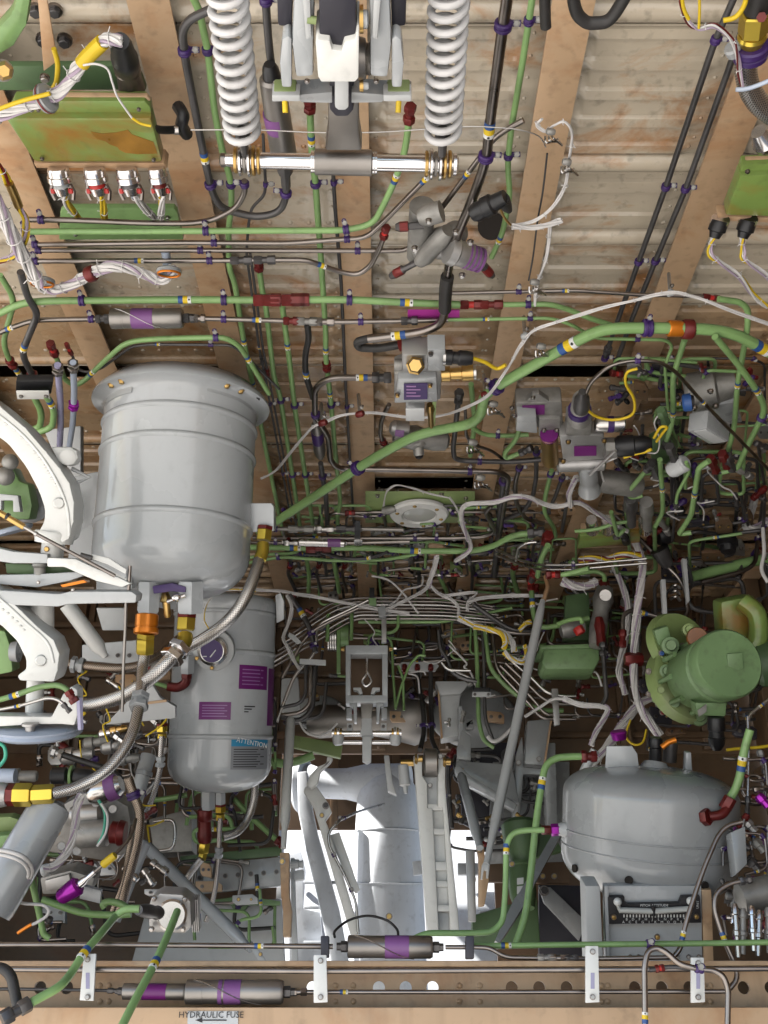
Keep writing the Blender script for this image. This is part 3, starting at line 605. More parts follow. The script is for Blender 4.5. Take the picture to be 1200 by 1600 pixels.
for k, (lb, pts, w) in enumerate((
    ('green tube dropping vertically left of the yoke frame', [(513, 960), (512, 990), (511, 1002)], 6),
    ('green tube dropping behind the pulley left of the yoke', [(550, 945), (549, 1000)], 6),
    ('green arch tube curling over the yoke frame top right', [(575, 1008), (577, 992), (595, 990), (612, 1000), (614, 1050), (618, 1108)], 4),
    ('thin green tube sweeping up right of the yoke frame', [(618, 1108), (626, 1075), (640, 1038), (655, 1023), (665, 1025)], 4),
    ('thin green tube straight beside the yoke sensor', [(631, 1110), (630, 1060), (622, 1040)], 4),
    ('green tube dropping from the tube bank right of the yoke', [(622, 962), (622, 982), (610, 990), (585, 985)], 5),
)): pipe(lb, pts, w, 'green', 3.25)
# right of the yoke
for k, (lb, pts, w, key) in enumerate((
    ('green vertical tube through the white bracket right of the black hoses', [(741, 960), (745, 1020), (747, 1095), (748, 1130), (756, 1158), (772, 1168)], 7, 'green'),
    ('dark vertical tube through the white bracket beside the green one', [(753, 960), (756, 1020), (757, 1095), (758, 1125), (772, 1162)], 6, 'dark'),
    ('green tube sweeping right behind the long grey rod', [(757, 980), (765, 1045), (790, 1072), (812, 1090), (840, 1110), (880, 1110)], 7, 'green'),
    ('steel tube swept right behind the long grey rod, lowest', [(770, 990), (775, 1045), (800, 1072), (828, 1100), (845, 1123), (900, 1124)], 5, 'steel'),
    ('steel tube swept right behind the long grey rod, second', [(782, 1040), (812, 1070), (838, 1098), (852, 1117), (900, 1117)], 5, 'steel'),
    ('steel tube swept right behind the long grey rod, third', [(790, 1036), (822, 1066), (848, 1092), (870, 1100), (900, 1101)], 5, 'steel'),
    ('steel tube swept right behind the long grey rod, topmost', [(800, 1034), (832, 1060), (852, 1082), (880, 1088), (900, 1088)], 5, 'bright'),
    ('dark hooked tube left of the white bracket', [(685, 985), (688, 1015), (700, 1030), (705, 1050), (722, 1060), (745, 1065)], 6, 'dark'),
    ('steel horizontal stub tube ending in a bright nut', [(690, 1035), (700, 1047), (735, 1048)], 5, 'bright'),
    ('dark double tube curving in under the tube bank at right', [(740, 945), (775, 970), (800, 985), (832, 987)], 8, 'dark'),
    ('dark steel double tube curving in lower under the tube bank at right', [(770, 982), (805, 990), (832, 990)], 6, 'steel'),
)): pipe(lb, pts, w, key, 3.3 - .01 * k, fr=5)
pipe('green tube curling under the long grey rod top', [(830, 912), (832, 948), (836, 970), (848, 981), (870, 978), (920, 966)], 8.5, 'green', 3.15, ft=[(830, 910, 'red', 26)], bd=[(832, 944)], fr=4)
for k, (y, lb) in enumerate(((877, 'upper'), (884, 'lower'))):
    pipe('thin steel tube %s of two turning at the right beam foot' % lb, [(775, y - 18), (812, y - 2), (845, y + 6), (895, y + 6), (960, y), (1010, y - 4)], 4.5, 'bright', .2, cl=[(896, y + 6)])
pipe('slim steel hooked tube above the pair at the right beam foot', [(806, 876), (810, 855), (822, 848), (838, 847)], 4, 'bright', .2)
pipe('dark thick tube between the maroon tees by the right beam foot', [(855, 842), (842, 880), (830, 908)], 10, 'dark', .16, ft=[(855, 835, 'red', 30), (836, 895, 'red', 22)])
pipe('green stub below the maroon cross by the right beam foot', [(856, 852), (846, 872), (840, 900)], 9, 'green', .19)
pipe('green tube from the maroon cross curling to the right beam', [(862, 898), (880, 898), (905, 892), (920, 888)], 8, 'green', .25, ft=[(864, 898, 'red', 22)])
pipe('green wavy tube above the olive connector box at right', [(898, 830), (930, 828), (960, 818), (980, 815)], 6, 'green', .15)
pipe('green V tube in front of the olive connector box at right', [(955, 800), (965, 838), (975, 828)], 6.5, 'green', .17)
# ================================================================ fuses, filters, valves
def fuse(label, A, B, w, bands, cat='hydraulic fuse', wire=True, ends=('dark', 'dark')):
    a, e = P(*A), P(*B); o = thing('hydraulic_fuse', label, cat, (a + e) / 2); s = mpx((a + e) / 2) * .5
    b = MB(); b.lathe(a, e, [(0, w * .8 * s), (.012, w * s), (.18, w * s), (.18, w * .965 * s), (.72, w * .965 * s), (.72, w * s), (.97, w * s), (1, w * .86 * s)], 'titan', 26); mk('body', b, o)
    for t0, t1, k in bands:
        b = MB(); b.lathe(a.lerp(e, t0), a.lerp(e, t1), [(0, w * 1.012 * s), (1, w * 1.012 * s)], k, 26); mk('tape', b, o)
    d = (e - a).normalized()
    for p, dd, k in ((a, -d, ends[0]), (e, d, ends[1])):
        b = MB(); b.lathe(p, p + dd * w * 1.0 * s, [(0, w * .45 * s), (.1, w * .5 * s), (.6, w * .5 * s), (.62, w * .36 * s), (1, w * .34 * s)], k, 6); mk('nut', b, o)
    if wire:
        nn = ((CAM - a) - d * (CAM - a).dot(d)).normalized(); sd = d.cross(nn); b = MB(); pts = []
        for i in range(15):
            t = i / 14; an = R(-70 + 150 * t); pts.append(a.lerp(e, .08 + .7 * t) + (nn * math.cos(an) + sd * math.sin(an)) * (w * 1.03 * s))
        b.tube(pts, .0007, 'bright', 5); mk('lock_wire', b, o)
    return o
fuse('grey hydraulic fuse with violet tape lying under the ceiling at left', (173, 498, .13), (286, 497, .13), 32, [(.3, .6, 'tape')])
fuse('grey hydraulic fuse with violet rings before the bright gear door', (543, 1479, 1.72), (676, 1480, 1.72), 34, [(.44, .72, 'tape')])
f1 = fuse('grey hydraulic fuse with lilac tape on the tan sill beam', (290, 1550, 1.70), (443, 1550, 1.70), 36, [(.34, .38, 'tape'), (.4, .57, 'tape')])
f2 = fuse('short olive coupling with a purple band left of the sill beam fuse', (192, 1549, 1.70), (290, 1550, 1.70), 24, [(.32, .7, 'plum')], cat='coupling', wire=False)
o = PT('upright dark canister with violet tape behind the left spring', 'canister', 436, 210, .14, 'canister')
cyl(o, 'body', (424, 120, .14), (444, 245, .14), [(0, 30), (.03, 38), (.45, 41), (.97, 43), (1, 36)], 'titan', 24); cyl(o, 'tape', (431, 176, .14), (436, 200, .14), 41.6, 'tape', 24)
cyl(o, 'neck', (444, 245, .14), (447, 292, .14), [(0, 20), (.1, 25), (.5, 24), (.55, 16), (1, 15)], 'dark', 8); cyl(o, 'cap', (421, 100, .14), (425, 122, .14), [(0, 18), (.3, 26), (1, 30)], 'black', 12)
o = PT('small grey and violet filter hanging by the centre beam', 'filter', 498, 690, .09, 'inline_filter')
cyl(o, 'body', (494, 660, .09), (501, 716, .09), [(0, 10), (.1, 18), (.75, 20), (.9, 15), (1, 8)], 'titan'); cyl(o, 'tape', (495.6, 674, .09), (497.6, 690, .09), 19.5, 'purple'); cyl(o, 'nut', (492.5, 648, .09), (494.5, 661, .09), 11, 'cast', 6)
# cast shut-off valve by the right beam, above centre
o = PT('cast grey shut-off valve with a black plug above the thick sleeved pipe', 'valve', 690, 385, .16, 'shutoff_valve')
b = MB(); c = P(690, 380, .13); s = mpx(c)
b.sphere(c, 31 * s, 'alu', 20, (1, .9, .75)); b.sphere(c + Vector((-26 * s, 14 * s, 0)), 21 * s, 'alu', 16); b.sphere(c + Vector((20 * s, -22 * s, 0)), 20 * s, 'cast', 16)
mk('body', b, o)
cyl(o, 'bonnet', (700, 390, .17), (755, 408, .17), [(0, 44), (.2, 46), (.25, 40), (.6, 40), (.65, 36), (.8, 36), (1, 26)], 'alu', 24)
for k in range(4): cyl(o, 'stripe', (727 + k * 7, 399 + k * 2.3, .17), (730 + k * 7, 400 + k * 2.3, .17), 41 - k * .6, 'tape', 24)
cyl(o, 'arm', (655, 410, .15), (700, 360, .15), [(0, 20), (.2, 30), (.8, 30), (1, 22)], 'cast', 16); cyl(o, 'port', (618, 355, .15), (662, 352, .15), [(0, 10), (.15, 16), (.45, 16, 'red'), (.47, 11), (1, 12)], 'dark', 8)
cyl(o, 'port', (610, 432, .15), (660, 405, .15), [(0, 10), (.15, 15), (.4, 15, 'red'), (.45, 10), (1, 11)], 'dark', 8); cyl(o, 'port', (770, 432, .16), (748, 408, .16), [(0, 9), (.2, 15), (.6, 15, 'red'), (1, 10)], 'dark', 8)
cyl(o, 'cap', (655, 340, .16), (690, 330, .16), [(0, 24), (.3, 34), (1, 34)], 'cast', 20)
for x, y in ((670, 345), (712, 362), (648, 388), (735, 378), (722, 430)): bolt(o, x, y, .19, 11, 'bright')
b = MB(); b.lathe(P(660, 322, .12), P(655, 400, .12), [(0, 20 * s), (1, 20 * s)], 'cast', 18); mk('housing', b, o)
e = PT('black electrical plug on the cast grey valve', 'connector', 760, 320, .2, 'connector')
cyl(e, 'shell', (738, 335, .19), (790, 308, .19), [(0, 24), (.1, 30), (.35, 30), (.37, 34), (.6, 34), (.65, 27), (1, 24)], 'black', 18); cyl(e, 'backshell', (785, 312, .19), (796, 330, .19), [(0, 24), (.6, 18), (1, 10)], 'rubber', 12)
b = MB(); b.lathe(P(768, 353, -.03), P(768, 353, -.05), [(0, 24 * s), (1, 24 * s)], 'hole', 20); mk('painted_recess', b, e)  # flat dark disc standing in for the shade inside a round opening
# manifold valve in the centre
o = PT('grey centre manifold valve with a violet placard and brass solenoid', 'valve', 650, 610, .18, 'manifold_valve')
plate(o, 'block', [(628, 555), (690, 555), (690, 590), (688, 625), (616, 625), (616, 585), (628, 580)], .2, .1, 'alu', .004)
plate(o, 'side_block', [(668, 546), (696, 546), (696, 580), (668, 580)], .215, .08, 'greyd', .003)
plate(o, 'front_block', [(622, 592), (682, 590), (684, 628), (616, 630)], .215, .05, 'greyd', .003); pl = plate(o, 'placard', [(631, 600), (668, 599), (668, 624), (631, 625)], .2185, .003, 'purple', 0)
for k in range(4): plate(pl, 'print', [(635, 603 + k * 5), (650 + (k * 7) % 14, 603 + k * 5), (650 + (k * 7) % 14, 605 + k * 5), (635, 605 + k * 5)], .2195, .001, 'inkl', 0)
plate(o, 'lower_block', [(634, 628), (664, 628), (662, 658), (634, 658)], .2, .06, 'greyd', .003); plate(o, 'tag', [(634, 640), (663, 640), (663, 658), (634, 658)], .225, .01, 'ltgrey', .001)
cyl(o, 'cap', (649, 572, .2), (649, 571, .235), [(0, 30), (.5, 30), (.55, 24), (.9, 24), (1, 20)], 'brass', 6)
bolt(o, 673, 553, .22, 9, 'dark'); bolt(o, 672, 602, .22, 9); bolt(o, 621, 617, .22, 9)
cyl(o, 'solenoid', (690, 585, .2), (742, 582, .2), [(0, 24), (.25, 24), (.27, 18), (.6, 20), (.62, 26), (.95, 26), (1, 18)], 'brass', 20); cyl(o, 'solenoid_cap', (722, 583, .2), (744, 582, .2), [(0, 24), (1, 24)], 'bright', 20)
cyl(o, 'inlet', (616, 570, .19), (628, 570, .19), 20, 'cast', 12); cyl(o, 'valve_stem', (672, 632, .2), (674, 668, .2), [(0, 10), (.2, 14), (.4, 9), (.9, 9), (1, 5)], 'brass', 10); plate(o, 'bracket', [(676, 628), (682, 628), (680, 664), (672, 664)], .2, .02, 'primer', .001)
e = PT('black electrical plug above the brass solenoid of the centre manifold', 'connector', 715, 560, .2, 'connector')
cyl(e, 'shell', (692, 558, .21), (738, 560, .21), [(0, 16), (.05, 24), (.3, 24), (.33, 20), (.5, 20), (.55, 24), (.8, 24), (1, 20)], 'black', 18); cyl(e, 'ring', (692, 558, .21), (696, 558, .21), 26, 'bright', 18)
o = PT('cast check valve below the centre manifold with a black outlet', 'valve', 650, 690, .14, 'check_valve')
cyl(o, 'body', (615, 680, .12), (700, 690, .12), [(0, 20), (.15, 34), (.4, 40), (.55, 32), (.75, 34), (.95, 30), (1, 20)], 'cast', 22); cyl(o, 'outlet', (652, 690, .13), (655, 712, .16), [(0, 30), (.3, 30), (.35, 17), (1, 17)], 'cast', 18); cyl(o, 'bore', (654.8, 711, .161), (655, 713, .162), 13, 'ink', 16); cyl(o, 'cap', (610, 668, .13), (636, 672, .13), [(0, 16), (.2, 26), (1, 28)], 'alu', 18)  # black disc on the outlet end paints the shade in its bore
plate(o, 'tape', [(618, 672), (632, 673), (630, 684), (617, 681)], .165, .002, 'tape', 0)
# right manifold: two castings side by side
o = PT('grey casting with a plum placard, left of the right hand manifold pair', 'valve', 850, 650, .15, 'actuator_valve')
plate(o, 'block', [(806, 630), (878, 628), (880, 668), (806, 668)], .17, .09, 'cast', .005); plate(o, 'lower_block', [(808, 650), (838, 652), (840, 678), (806, 674)], .195, .06, 'greyd', .004); plate(o, 'neck', [(842, 655), (876, 655), (874, 682), (842, 682)], .18, .06, 'cast', .003)
plate(o, 'placard', [(816, 634), (851, 633), (851, 648), (816, 648)], .1725, .002, 'plum', 0); plate(o, 'lug', [(822, 628), (832, 617), (842, 616), (862, 630)], .168, .03, 'cast', .002)
cyl(o, 'motor', (858, 680, .19), (860, 724, .2), [(0, 26), (.02, 28), (.04, 26), (.93, 26), (1, 20)], 'brass', 22); cyl(o, 'ring', (858, 678, .19), (858, 682, .19), 28, 'plum', 22)
for x, y in ((800, 637), (804, 649), (833, 621), (850, 672), (870, 672)): bolt(o, x, y, .2, 8, 'bright')
o = PT('grey casting with a plum placard and conical outlet, right manifold', 'valve', 915, 690, .16, 'actuator_valve')
plate(o, 'block', [(874, 682), (944, 680), (946, 718), (880, 722)], .2, .09, 'alu', .005); plate(o, 'upper_block', [(886, 655), (926, 650), (924, 682), (884, 682)], .2, .08, 'cast', .006); plate(o, 'placard', [(897, 698), (932, 697), (932, 712), (897, 713)], .2025, .002, 'plum', 0)
cyl(o, 'barrel', (870, 727, .2), (946, 724, .2), [(0, 16), (.04, 22), (.96, 24), (1, 16)], 'alu', 20); cyl(o, 'outlet', (918, 725, .2), (921, 768, .215), [(0, 30), (.55, 30), (.62, 26), (.75, 30), (.98, 36), (1, 34)], 'greyd', 22)
cyl(o, 'tower', (905, 655, .2), (908, 618, .2), [(0, 38), (.4, 34), (.45, 30), (.9, 26), (1, 20)], 'cast', 20); cyl(o, 'ring', (905, 645, .2), (905.5, 639, .2), 36, 'purple', 20)
cyl(o, 'side_barrel', (930, 663, .19), (976, 663, .19), [(0, 20), (.1, 25), (.95, 25), (1, 20)], 'bright', 20); cyl(o, 'tape', (948, 663, .19), (958, 663, .19), 26, 'purple', 20); cyl(o, 'end_block', (944, 700, .2), (962, 700, .2), [(0, 34), (1, 34)], 'cast', 8)
cyl(o, 'lower_barrel', (934, 750, .18), (1000, 760, .18), [(0, 34), (.1, 38), (.9, 38), (1, 30)], 'cast', 20); seg(o, 'lever', [(922, 742, .23), (962, 704, .23)], 5, 'alu', sm=False)
for x, y in ((888, 690), (944, 688), (880, 720)): bolt(o, x, y, .21, 9, 'brass')
e = PT('black electrical plug at the right end of the right manifold', 'connector', 1000, 695, .2, 'connector')
cyl(e, 'shell', (960, 698, .2), (1018, 694, .2), [(0, 26), (.1, 34), (.5, 34), (.53, 30), (.8, 30), (1, 20)], 'black', 18)
e = PT('dark elbow plug on top of the right manifold tower', 'connector', 905, 625, .24, 'connector')
cyl(e, 'shell', (908, 640, .22), (910, 612, .22), [(0, 24), (.2, 27), (.6, 24), (.7, 16), (1, 12)], 'dark', 16)
# fittings cluster at right
o = PT('translucent grey label box tilted among the green tubes at right', 'box', 1120, 680, .2, 'junction_box')
c = P(1108, 668, .2); s = mpx(c); b = MB(); rt = Matrix.Rotation(R(-48), 3, 'Z'); b.box(c, 62 * s, 34 * s, 30 * s, 'greyd', .003, Matrix.Rotation(R(42), 3, 'Z') @ Matrix.Rotation(R(15), 3, 'X')); mk('case', b, o)
b = MB(); b.box(c + Vector((0, .0, -.018)), 56 * s, 22 * s, 8 * s, 'ltgrey', .001, Matrix.Rotation(R(42), 3, 'Z') @ Matrix.Rotation(R(15), 3, 'X')); mk('lid', b, o)
cyl(o, 'spool', (1048, 735, .2), (1072, 722, .2), [(0, 24), (.2, 28), (.9, 28), (1, 20)], 'ltgrey', 18)
for k, (x, y, lab_) in enumerate(((985, 790, 'left'), (1010, 796, 'right'))):
    cyl(o, 'socket', (x, y - 12, .2), (x + 2, y + 30, .2), [(0, 20), (.2, 22), (.4, 22), (.45, 16), (1, 14)], 'cast' if k else 'dark', 14)
o = PT('dark multi-port fitting block behind the green tubes at right', 'fitting', 1030, 700, .17, 'port_block')
plate(o, 'block', [(1015, 690), (1040, 678), (1060, 700), (1045, 725), (1018, 722)], .16, .05, 'dkgreen', .004)
for x, y, k in ((1018, 722, 'dark'), (1046, 697, 'dark'), (1032, 640, 'dkgreen'), (1128, 708, 'red'), (1110, 715, 'red'), (1136, 712, 'dark')): cyl(o, 'union', (x, y, .19), (x + 8, y + 20, .19), [(0, 14), (.1, 18), (.4, 18), (.45, 13), (.8, 13), (1, 17)], k, 6)
o = PT('dull grey pump casting among dark fittings at far right', 'pump', 1090, 610, .1, 'pump_casting')
cyl(o, 'body', (1070, 615, .1), (1150, 600, .1), [(0, 50), (.1, 62), (.6, 62), (.65, 50), (1, 40)], 'cast', 20); plate(o, 'mount', [(1080, 640), (1150, 628), (1160, 660), (1090, 672)], .14, .05, 'greyd', .004)
for x, y in ((1085, 637), (1118, 634), (1110, 611)): bolt(o, x, y, .15, 10, 'bright')
o = PT('small round blue cap beside the grey pump casting at right', 'cap', 1072, 630, .18, 'cap'); cyl(o, 'disc', (1066, 630, .18), (1080, 628, .18), [(0, 22), (.2, 28), (1, 28)], 'blue', 20); cyl(o, 'rim', (1078, 628, .18), (1082, 628, .18), 22, 'ink', 18)
o = PT('tall black electrical plug at the right edge above the fat green stub', 'connector', 1135, 845, 2.9, 'connector')
cyl(o, 'shell', (1135, 825, 2.9), (1138, 862, 2.9), [(0, 22), (.1, 28), (.5, 28), (.53, 32), (.75, 32), (.78, 26), (1, 22)], 'black', 18); cyl(o, 'collar', (1134, 812, 2.9), (1135, 826, 2.9), [(0, 14), (1, 20)], 'bright', 16)
# round floodlight
o = PT('oval white floodlight on a pale green panel at the ceiling end', 'floodlight', 655, 800, .07, 'floodlight')
plate(o, 'mount_panel', [(571, 768), (742, 768), (742, 817), (571, 817)], .055, .004, 'primer', .001)
c = P(655, 800, .06); s = mpx(c); b = MB(); b.lathe(c, c - Vector((0, 0, .014)), [(0, 46 * s), (.6, 46 * s), (1, 43 * s), (1, 28 * s), (.5, 26 * s)], 'white', 40); mk('rim', b, o)
b = MB(); b.lathe(c - Vector((0, 0, .006)), c - Vector((0, 0, .013)), [(0, 26 * s), (.5, 25 * s), (.8, 18 * s), (1, 6 * s)], 'lens', 32); mk('lens', b, o)
for k in range(6):
    t = k * math.pi / 3 + .3; p = c + Vector((math.cos(t) * 36 * s, math.sin(t) * 36 * s, -.0135)); b = MB(); b.lathe(p, p - Vector((0, 0, .004)), [(0, .006), (.6, .006), (1, .004)], 'brass', 10); mk('screw', b, o)
for x, y in ((590, 774), (690, 772), (728, 778), (584, 808), (735, 812)): bolt(o, x, y, .056, 8, 'bright')
cyl(o, 'plug', (598, 798, .07), (618, 795, .07), [(0, 12), (.5, 14), (1, 9)], 'cast', 10)
o = PT('pink caution placard under the green tube by the sleeved pipe', 'placard', 680, 492, .02, 'placard')
plate(o, 'base', [(637, 484), (718, 484), (718, 499), (637, 499)], .12, .002, 'pink', 0); plate(o, 'base', [(700, 485), (718, 485), (718, 498), (700, 498)], .1225, .001, 'pink', 0); text(o, 'CAUTION', (668, 491, .1215), 8, 'inkw', nrm=(0, 0, -1), rot=math.pi)
o = PT('black flat strap hanging off the tube row left of centre', 'strap', 559, 840, .15, 'strap'); plate(o, 'band', [(554, 815), (563, 815), (563, 852), (554, 852)], .17, .01, 'black', .001); plate(o, 'buckle', [(553, 844), (566, 844), (566, 853), (553, 853)], .172, .012, 'bright', .001)
# ================================================================ lock mechanism and springs at top centre
M0 = .36
o = PT('grey lock bracket with white centre lever and polished cross shaft, top centre', 'lock mechanism', 540, 254, M0, 'lock_mechanism')
cyl(o, 'shaft', (345, 250, M0), (716, 257, M0), [(0, 16), (.02, 19), (.07, 19), (.07, 25), (.93, 25), (.93, 14), (1, 14)], 'chrome', 28)
def onshaft(name, x0, x1, prof, key): return cyl(o, name, (x0, 250 + (x0 - 345) * .019, M0), (x1, 250 + (x1 - 345) * .019, M0), prof, key, 28)
onshaft('sleeve', 491, 582, [(0, 30), (.02, 40), (.98, 40), (1, 30)], 'titan')
for x in (486, 490, 582, 586): onshaft('ring', x, x + 3, 34, 'chrome')
for x0 in (366, 664):
    for k, (dx, w, key) in enumerate(((0, 40, 'brass'), (7, 48, 'chrome'), (14, 38, 'titan'), (21, 50, 'chrome'), (28, 46, 'brass'), (36, 42, 'brass'))):
        onshaft('washer', x0 + dx, x0 + dx + 5, [(0, w * .94), (.2, w), (.8, w), (1, w * .94)], key)
onshaft('end_nut', 343, 352, [(0, 14), (.3, 22), (1, 22)], 'steel'); onshaft('end_nut', 708, 716, [(0, 34), (.6, 34), (1, 22)], 'chrome')
plate(o, 'hub_web', [(513, 160), (561, 160), (561, 205), (566, 236), (508, 236), (513, 205)], M0 + .01, .03, 'titan', .004)
plate(o, 'link', [(523, 120), (545, 120), (545, 168), (540, 173), (528, 173), (523, 168)], M0 + .045, .03, 'ltgrey', .003)
plate(o, 'fork', [(515, 125), (553, 125), (553, 172), (544, 183), (524, 183), (515, 172)], M0 + .02, .025, 'char', .004)
for s_ in (-1, 1):
    X = lambda x: 534 + s_ * (x - 534)
    plate(o, 'cross_bar', [(X(430), 147), (X(470), 148), (X(519), 144), (X(519), 161), (X(470), 160), (X(470), 158), (X(425), 159), (X(425), 150)], M0 + .03, .025, 'greyd', .003)
    plate(o, 'foot', [(X(425), 149), (X(469), 149), (X(469), 159), (X(425), 159)], M0 + .042, .02, 'ltgrey', .002)
    plate(o, 'pad', [(X(428), 142), (X(462), 142), (X(464), 149), (X(426), 149)], M0 + .036, .02, 'primer', .002)
    plate(o, 'outer_lug', [(X(441), 62), (X(450), 56), (X(456), 62), (X(456), 137), (X(440), 137), (X(437), 100)], M0 + .05, .03, 'grey', .004)
    plate(o, 'inner_lug', [(X(460), -30), (X(492), -30), (X(490), 60), (X(490), 120), (X(462), 122), (X(456), 70)], M0 + .05, .035, 'grey', .005)
    plate(o, 'rib', [(X(470), -30), (X(484), -30), (X(487), 60), (X(478), 64)], M0 + .062, .012, 'ltgrey', .003)
    plate(o, 'damper_block', [(X(432), -30), (X(458), -30), (X(456), 42), (X(434), 42)], M0 + .03, .03, 'char', .004)
    seg(o, 'nipple', [(X(445), 158, M0 + .04), (X(446), 176, M0 + .05)], 9, 'yellow', sm=False)
    bolt(o, X(480), 127, M0 + .03, 9, 'bright')
cyl(o, 'hub', (560, 92, M0 + .03), (582, 92, M0 + .03), [(0, 66), (.5, 60), (.6, 46), (.8, 50), (1, 44)], 'titan', 26)
for y, w in ((30, 42), (134, 18)):
    cyl(o, 'bushing', (562, y, M0 + .05), (568, y, M0 + .05), [(0, w), (1, w)], 'brass', 22); cyl(o, 'cap', (568, y, M0 + .05), (576, y, M0 + .05), [(0, w * .66), (.7, w * .66), (1, w * .5)], 'ltgrey', 22)
plate(o, 'lever', [(493, 66), (497, 62), (515, 64), (519, 78), (534, 80), (538, 66), (555, 62), (557, 50), (561, 50), (560, 122), (555, 128), (502, 128), (497, 120)], M0 + .075, .05, 'white', .006)
plate(o, 'lever_arm', [(498, -40), (556, -40), (557, 62), (538, 64), (534, 84), (519, 84), (516, 64), (499, 62)], M0 + .066, .045, 'char', .003)
seg(o, 'grease_fitting', [(480, 30, M0 + .06), (494, 32, M0 + .06)], 13, 'primer', sm=False)
def spring(label, A, B, Rp, wp, turns):
    a, e = P(*A), P(*B); d = (e - a); s = mpx((a + e) / 2); ax = d.normalized(); u = ax.orthogonal().normalized(); v = ax.cross(u)
    n = turns * 18; b = MB()
    b.tube([a + d * (i / n) + (u * math.cos(2 * math.pi * i / 18) + v * math.sin(2 * math.pi * i / 18)) * (Rp * s) for i in range(n + 1)], wp * .5 * s, 'spring', 10)
    o = thing('coil_spring', label, 'spring', (a + e) / 2, 'white springs of the lock'); mk('coil', b, o)
    b = MB(); b.lathe(e - ax * .012, e + ax * .03, [(0, Rp * .5 * s), (.4, Rp * .55 * s), (.5, Rp * .3 * s), (1, Rp * .28 * s)], 'dark', 14); mk('end_hook', b, o)
spring('white painted coil spring left of the lock lever', (351, -42, M0 + .005), (380, 215, M0 + .005), 26, 13, 13)
spring('white painted coil spring right of the lock lever', (703, -42, M0 + .005), (692, 215, M0 + .005), 26, 13, 13)
pipe('thin sagging steel lock cable crossing behind both white springs', [(298, 203), (400, 203), (500, 207), (600, 206), (720, 198), (770, 199), (812, 203), (842, 213), (853, 230)], 2.2, 'bright', .22, name='cable', cat='cable', sm=True)
# ================================================================ connector boxes, upper left and right
def connector(label, A, B, w, col, wires, group):
    o = PT(label, 'connector', (A[0] + B[0]) / 2, (A[1] + B[1]) / 2, A[2], 'cannon_plug', group)
    cyl(o, 'shell', A, B, [(0, w * .9), (.1, w), (.28, w), (.3, w * 1.12), (.5, w * 1.12), (.52, w * .74), (.7, w * .74, col), (.72, w * .8), (1, w * .6)], 'chrome', 22)
    a = P(*A); b_ = P(*B); s = mpx(a)
    for sx in (-1, 1):
        b = MB(); d = (b_ - a).normalized(); sd = Vector((sx, 0, 0)); p = a.lerp(b_, .62) + sd * w * .42 * s
        b.tube([p, p + d * .012 + sd * .004, p + d * .026], w * .1 * s, 'steel', 6); b.tube([p + d * .006, p + d * .014], w * .15 * s, 'redl', 6); mk('saddle', b, o)
    return o
o = PT('stained olive green box with four plugs at upper left', 'junction box', 140, 210, .13, 'junction_box')
plate(o, 'cover', [(8, 185), (236, 185), (254, 254), (54, 254)], .13, .07, 'boxgreen', .006)
plate(o, 'flange', [(22, 158), (226, 158), (235, 168), (238, 188), (8, 188)], .118, .05, 'boxgreen', .003); plate(o, 'tray_lip', [(52, 255), (256, 255), (262, 263), (57, 263)], .125, .07, 'tan', .002); plate(o, 'tray_back', [(96, 150), (230, 151), (236, 158), (100, 158)], .11, .02, 'tan', .002)
plate(o, 'stain', [(142, 206), (160, 209), (182, 207), (200, 203), (206, 210), (240, 222), (246, 240), (215, 241), (196, 239), (186, 234), (184, 230), (172, 226), (165, 221), (152, 217)], .1306, .002, 'oilstain', 0)
for x, y in ((217, 171), (60, 172), (240, 250), (66, 248)): bolt(o, x, y, .135, 7, 'steel')
for k, (x, lab_, col) in enumerate(((90, 'leftmost plug with a grey band under the olive box', 'greyd'), (146, 'plug with a red band second under the olive box', 'redl'), (197, 'plug with a dark band third under the olive box', 'dark'), (244, 'rightmost plug with red sealant under the olive box', 'red'))):
    connector('silver ' + lab_, (x, 262, .13), (x + 9, 304, .15), 34 if k < 3 else 28, col, None, 'plugs under the olive box')
    bundle('yellow and white wires trailing from the %s plug under the olive box' % ('leftmost', 'second', 'third', 'rightmost')[k],
           [(x + 9, 302, .15), (x + (14, 14, 22, 8)[k], 318, .14), (x + (34, 18, 46, 8)[k], 342, .07)], 11, .13, [('yellow', 'wirew', 'wirew', 'yellow'), ('yellow', 'yellow', 'wirew', 'yellow'), ('wirew', 'wirew', 'ltblue', 'wirew'), ('wirew', 'wirew', 'yellow', 'wirew')][k], 2, n=5, group='wires from the olive box plugs')
o = PT('green plate hidden behind the tubes under the plugs at upper left', 'plate', 190, 350, .05, 'backing_plate')
plate(o, 'sheet', [(100, 326), (272, 326), (277, 332), (287, 375), (92, 375), (94, 332)], .05, .03, 'green', .003); bolt(o, 262, 340, .052, 8, 'bright'); bolt(o, 118, 366, .052, 8, 'bright')
o = PT('dark green channel with large bolts in the upper left corner', 'bracket', 110, 120, .03, 'channel_bracket')
plate(o, 'channel', [(-40, 104), (214, 103), (229, 141), (-40, 142)], .03, .03, 'dkgreen', .003)
for x, y in ((56, 16), (86, 16), (68, 62), (101, 63)): bolt(o, x, y, -.03, 24, 'dark')
o = PT('bright green casting cut off by the upper left corner', 'casting', 15, 60, .2, 'green_casting')
plate(o, 'arm', [(28, -20), (52, -20), (42, 42), (22, 74), (-20, 100), (-20, 62), (18, 20)], .2, .06, 'green', .012); ball(o, 'hub', (4, 110, .2), 34, 'alu'); cyl(o, 'nut', (6, 110, .21), (6, 111, .25), [(0, 30), (.6, 30), (1, 18)], 'brass', 6)
o = PT('tan diagonal strap bracket behind the yellow wire, upper left', 'bracket', 75, 60, .06, 'strap_bracket'); plate(o, 'strap', [(58, -10), (72, -10), (90, 96), (68, 112)], .05, .01, 'tan', .002); bolt(o, 70, 122, .1, 16, 'bright')
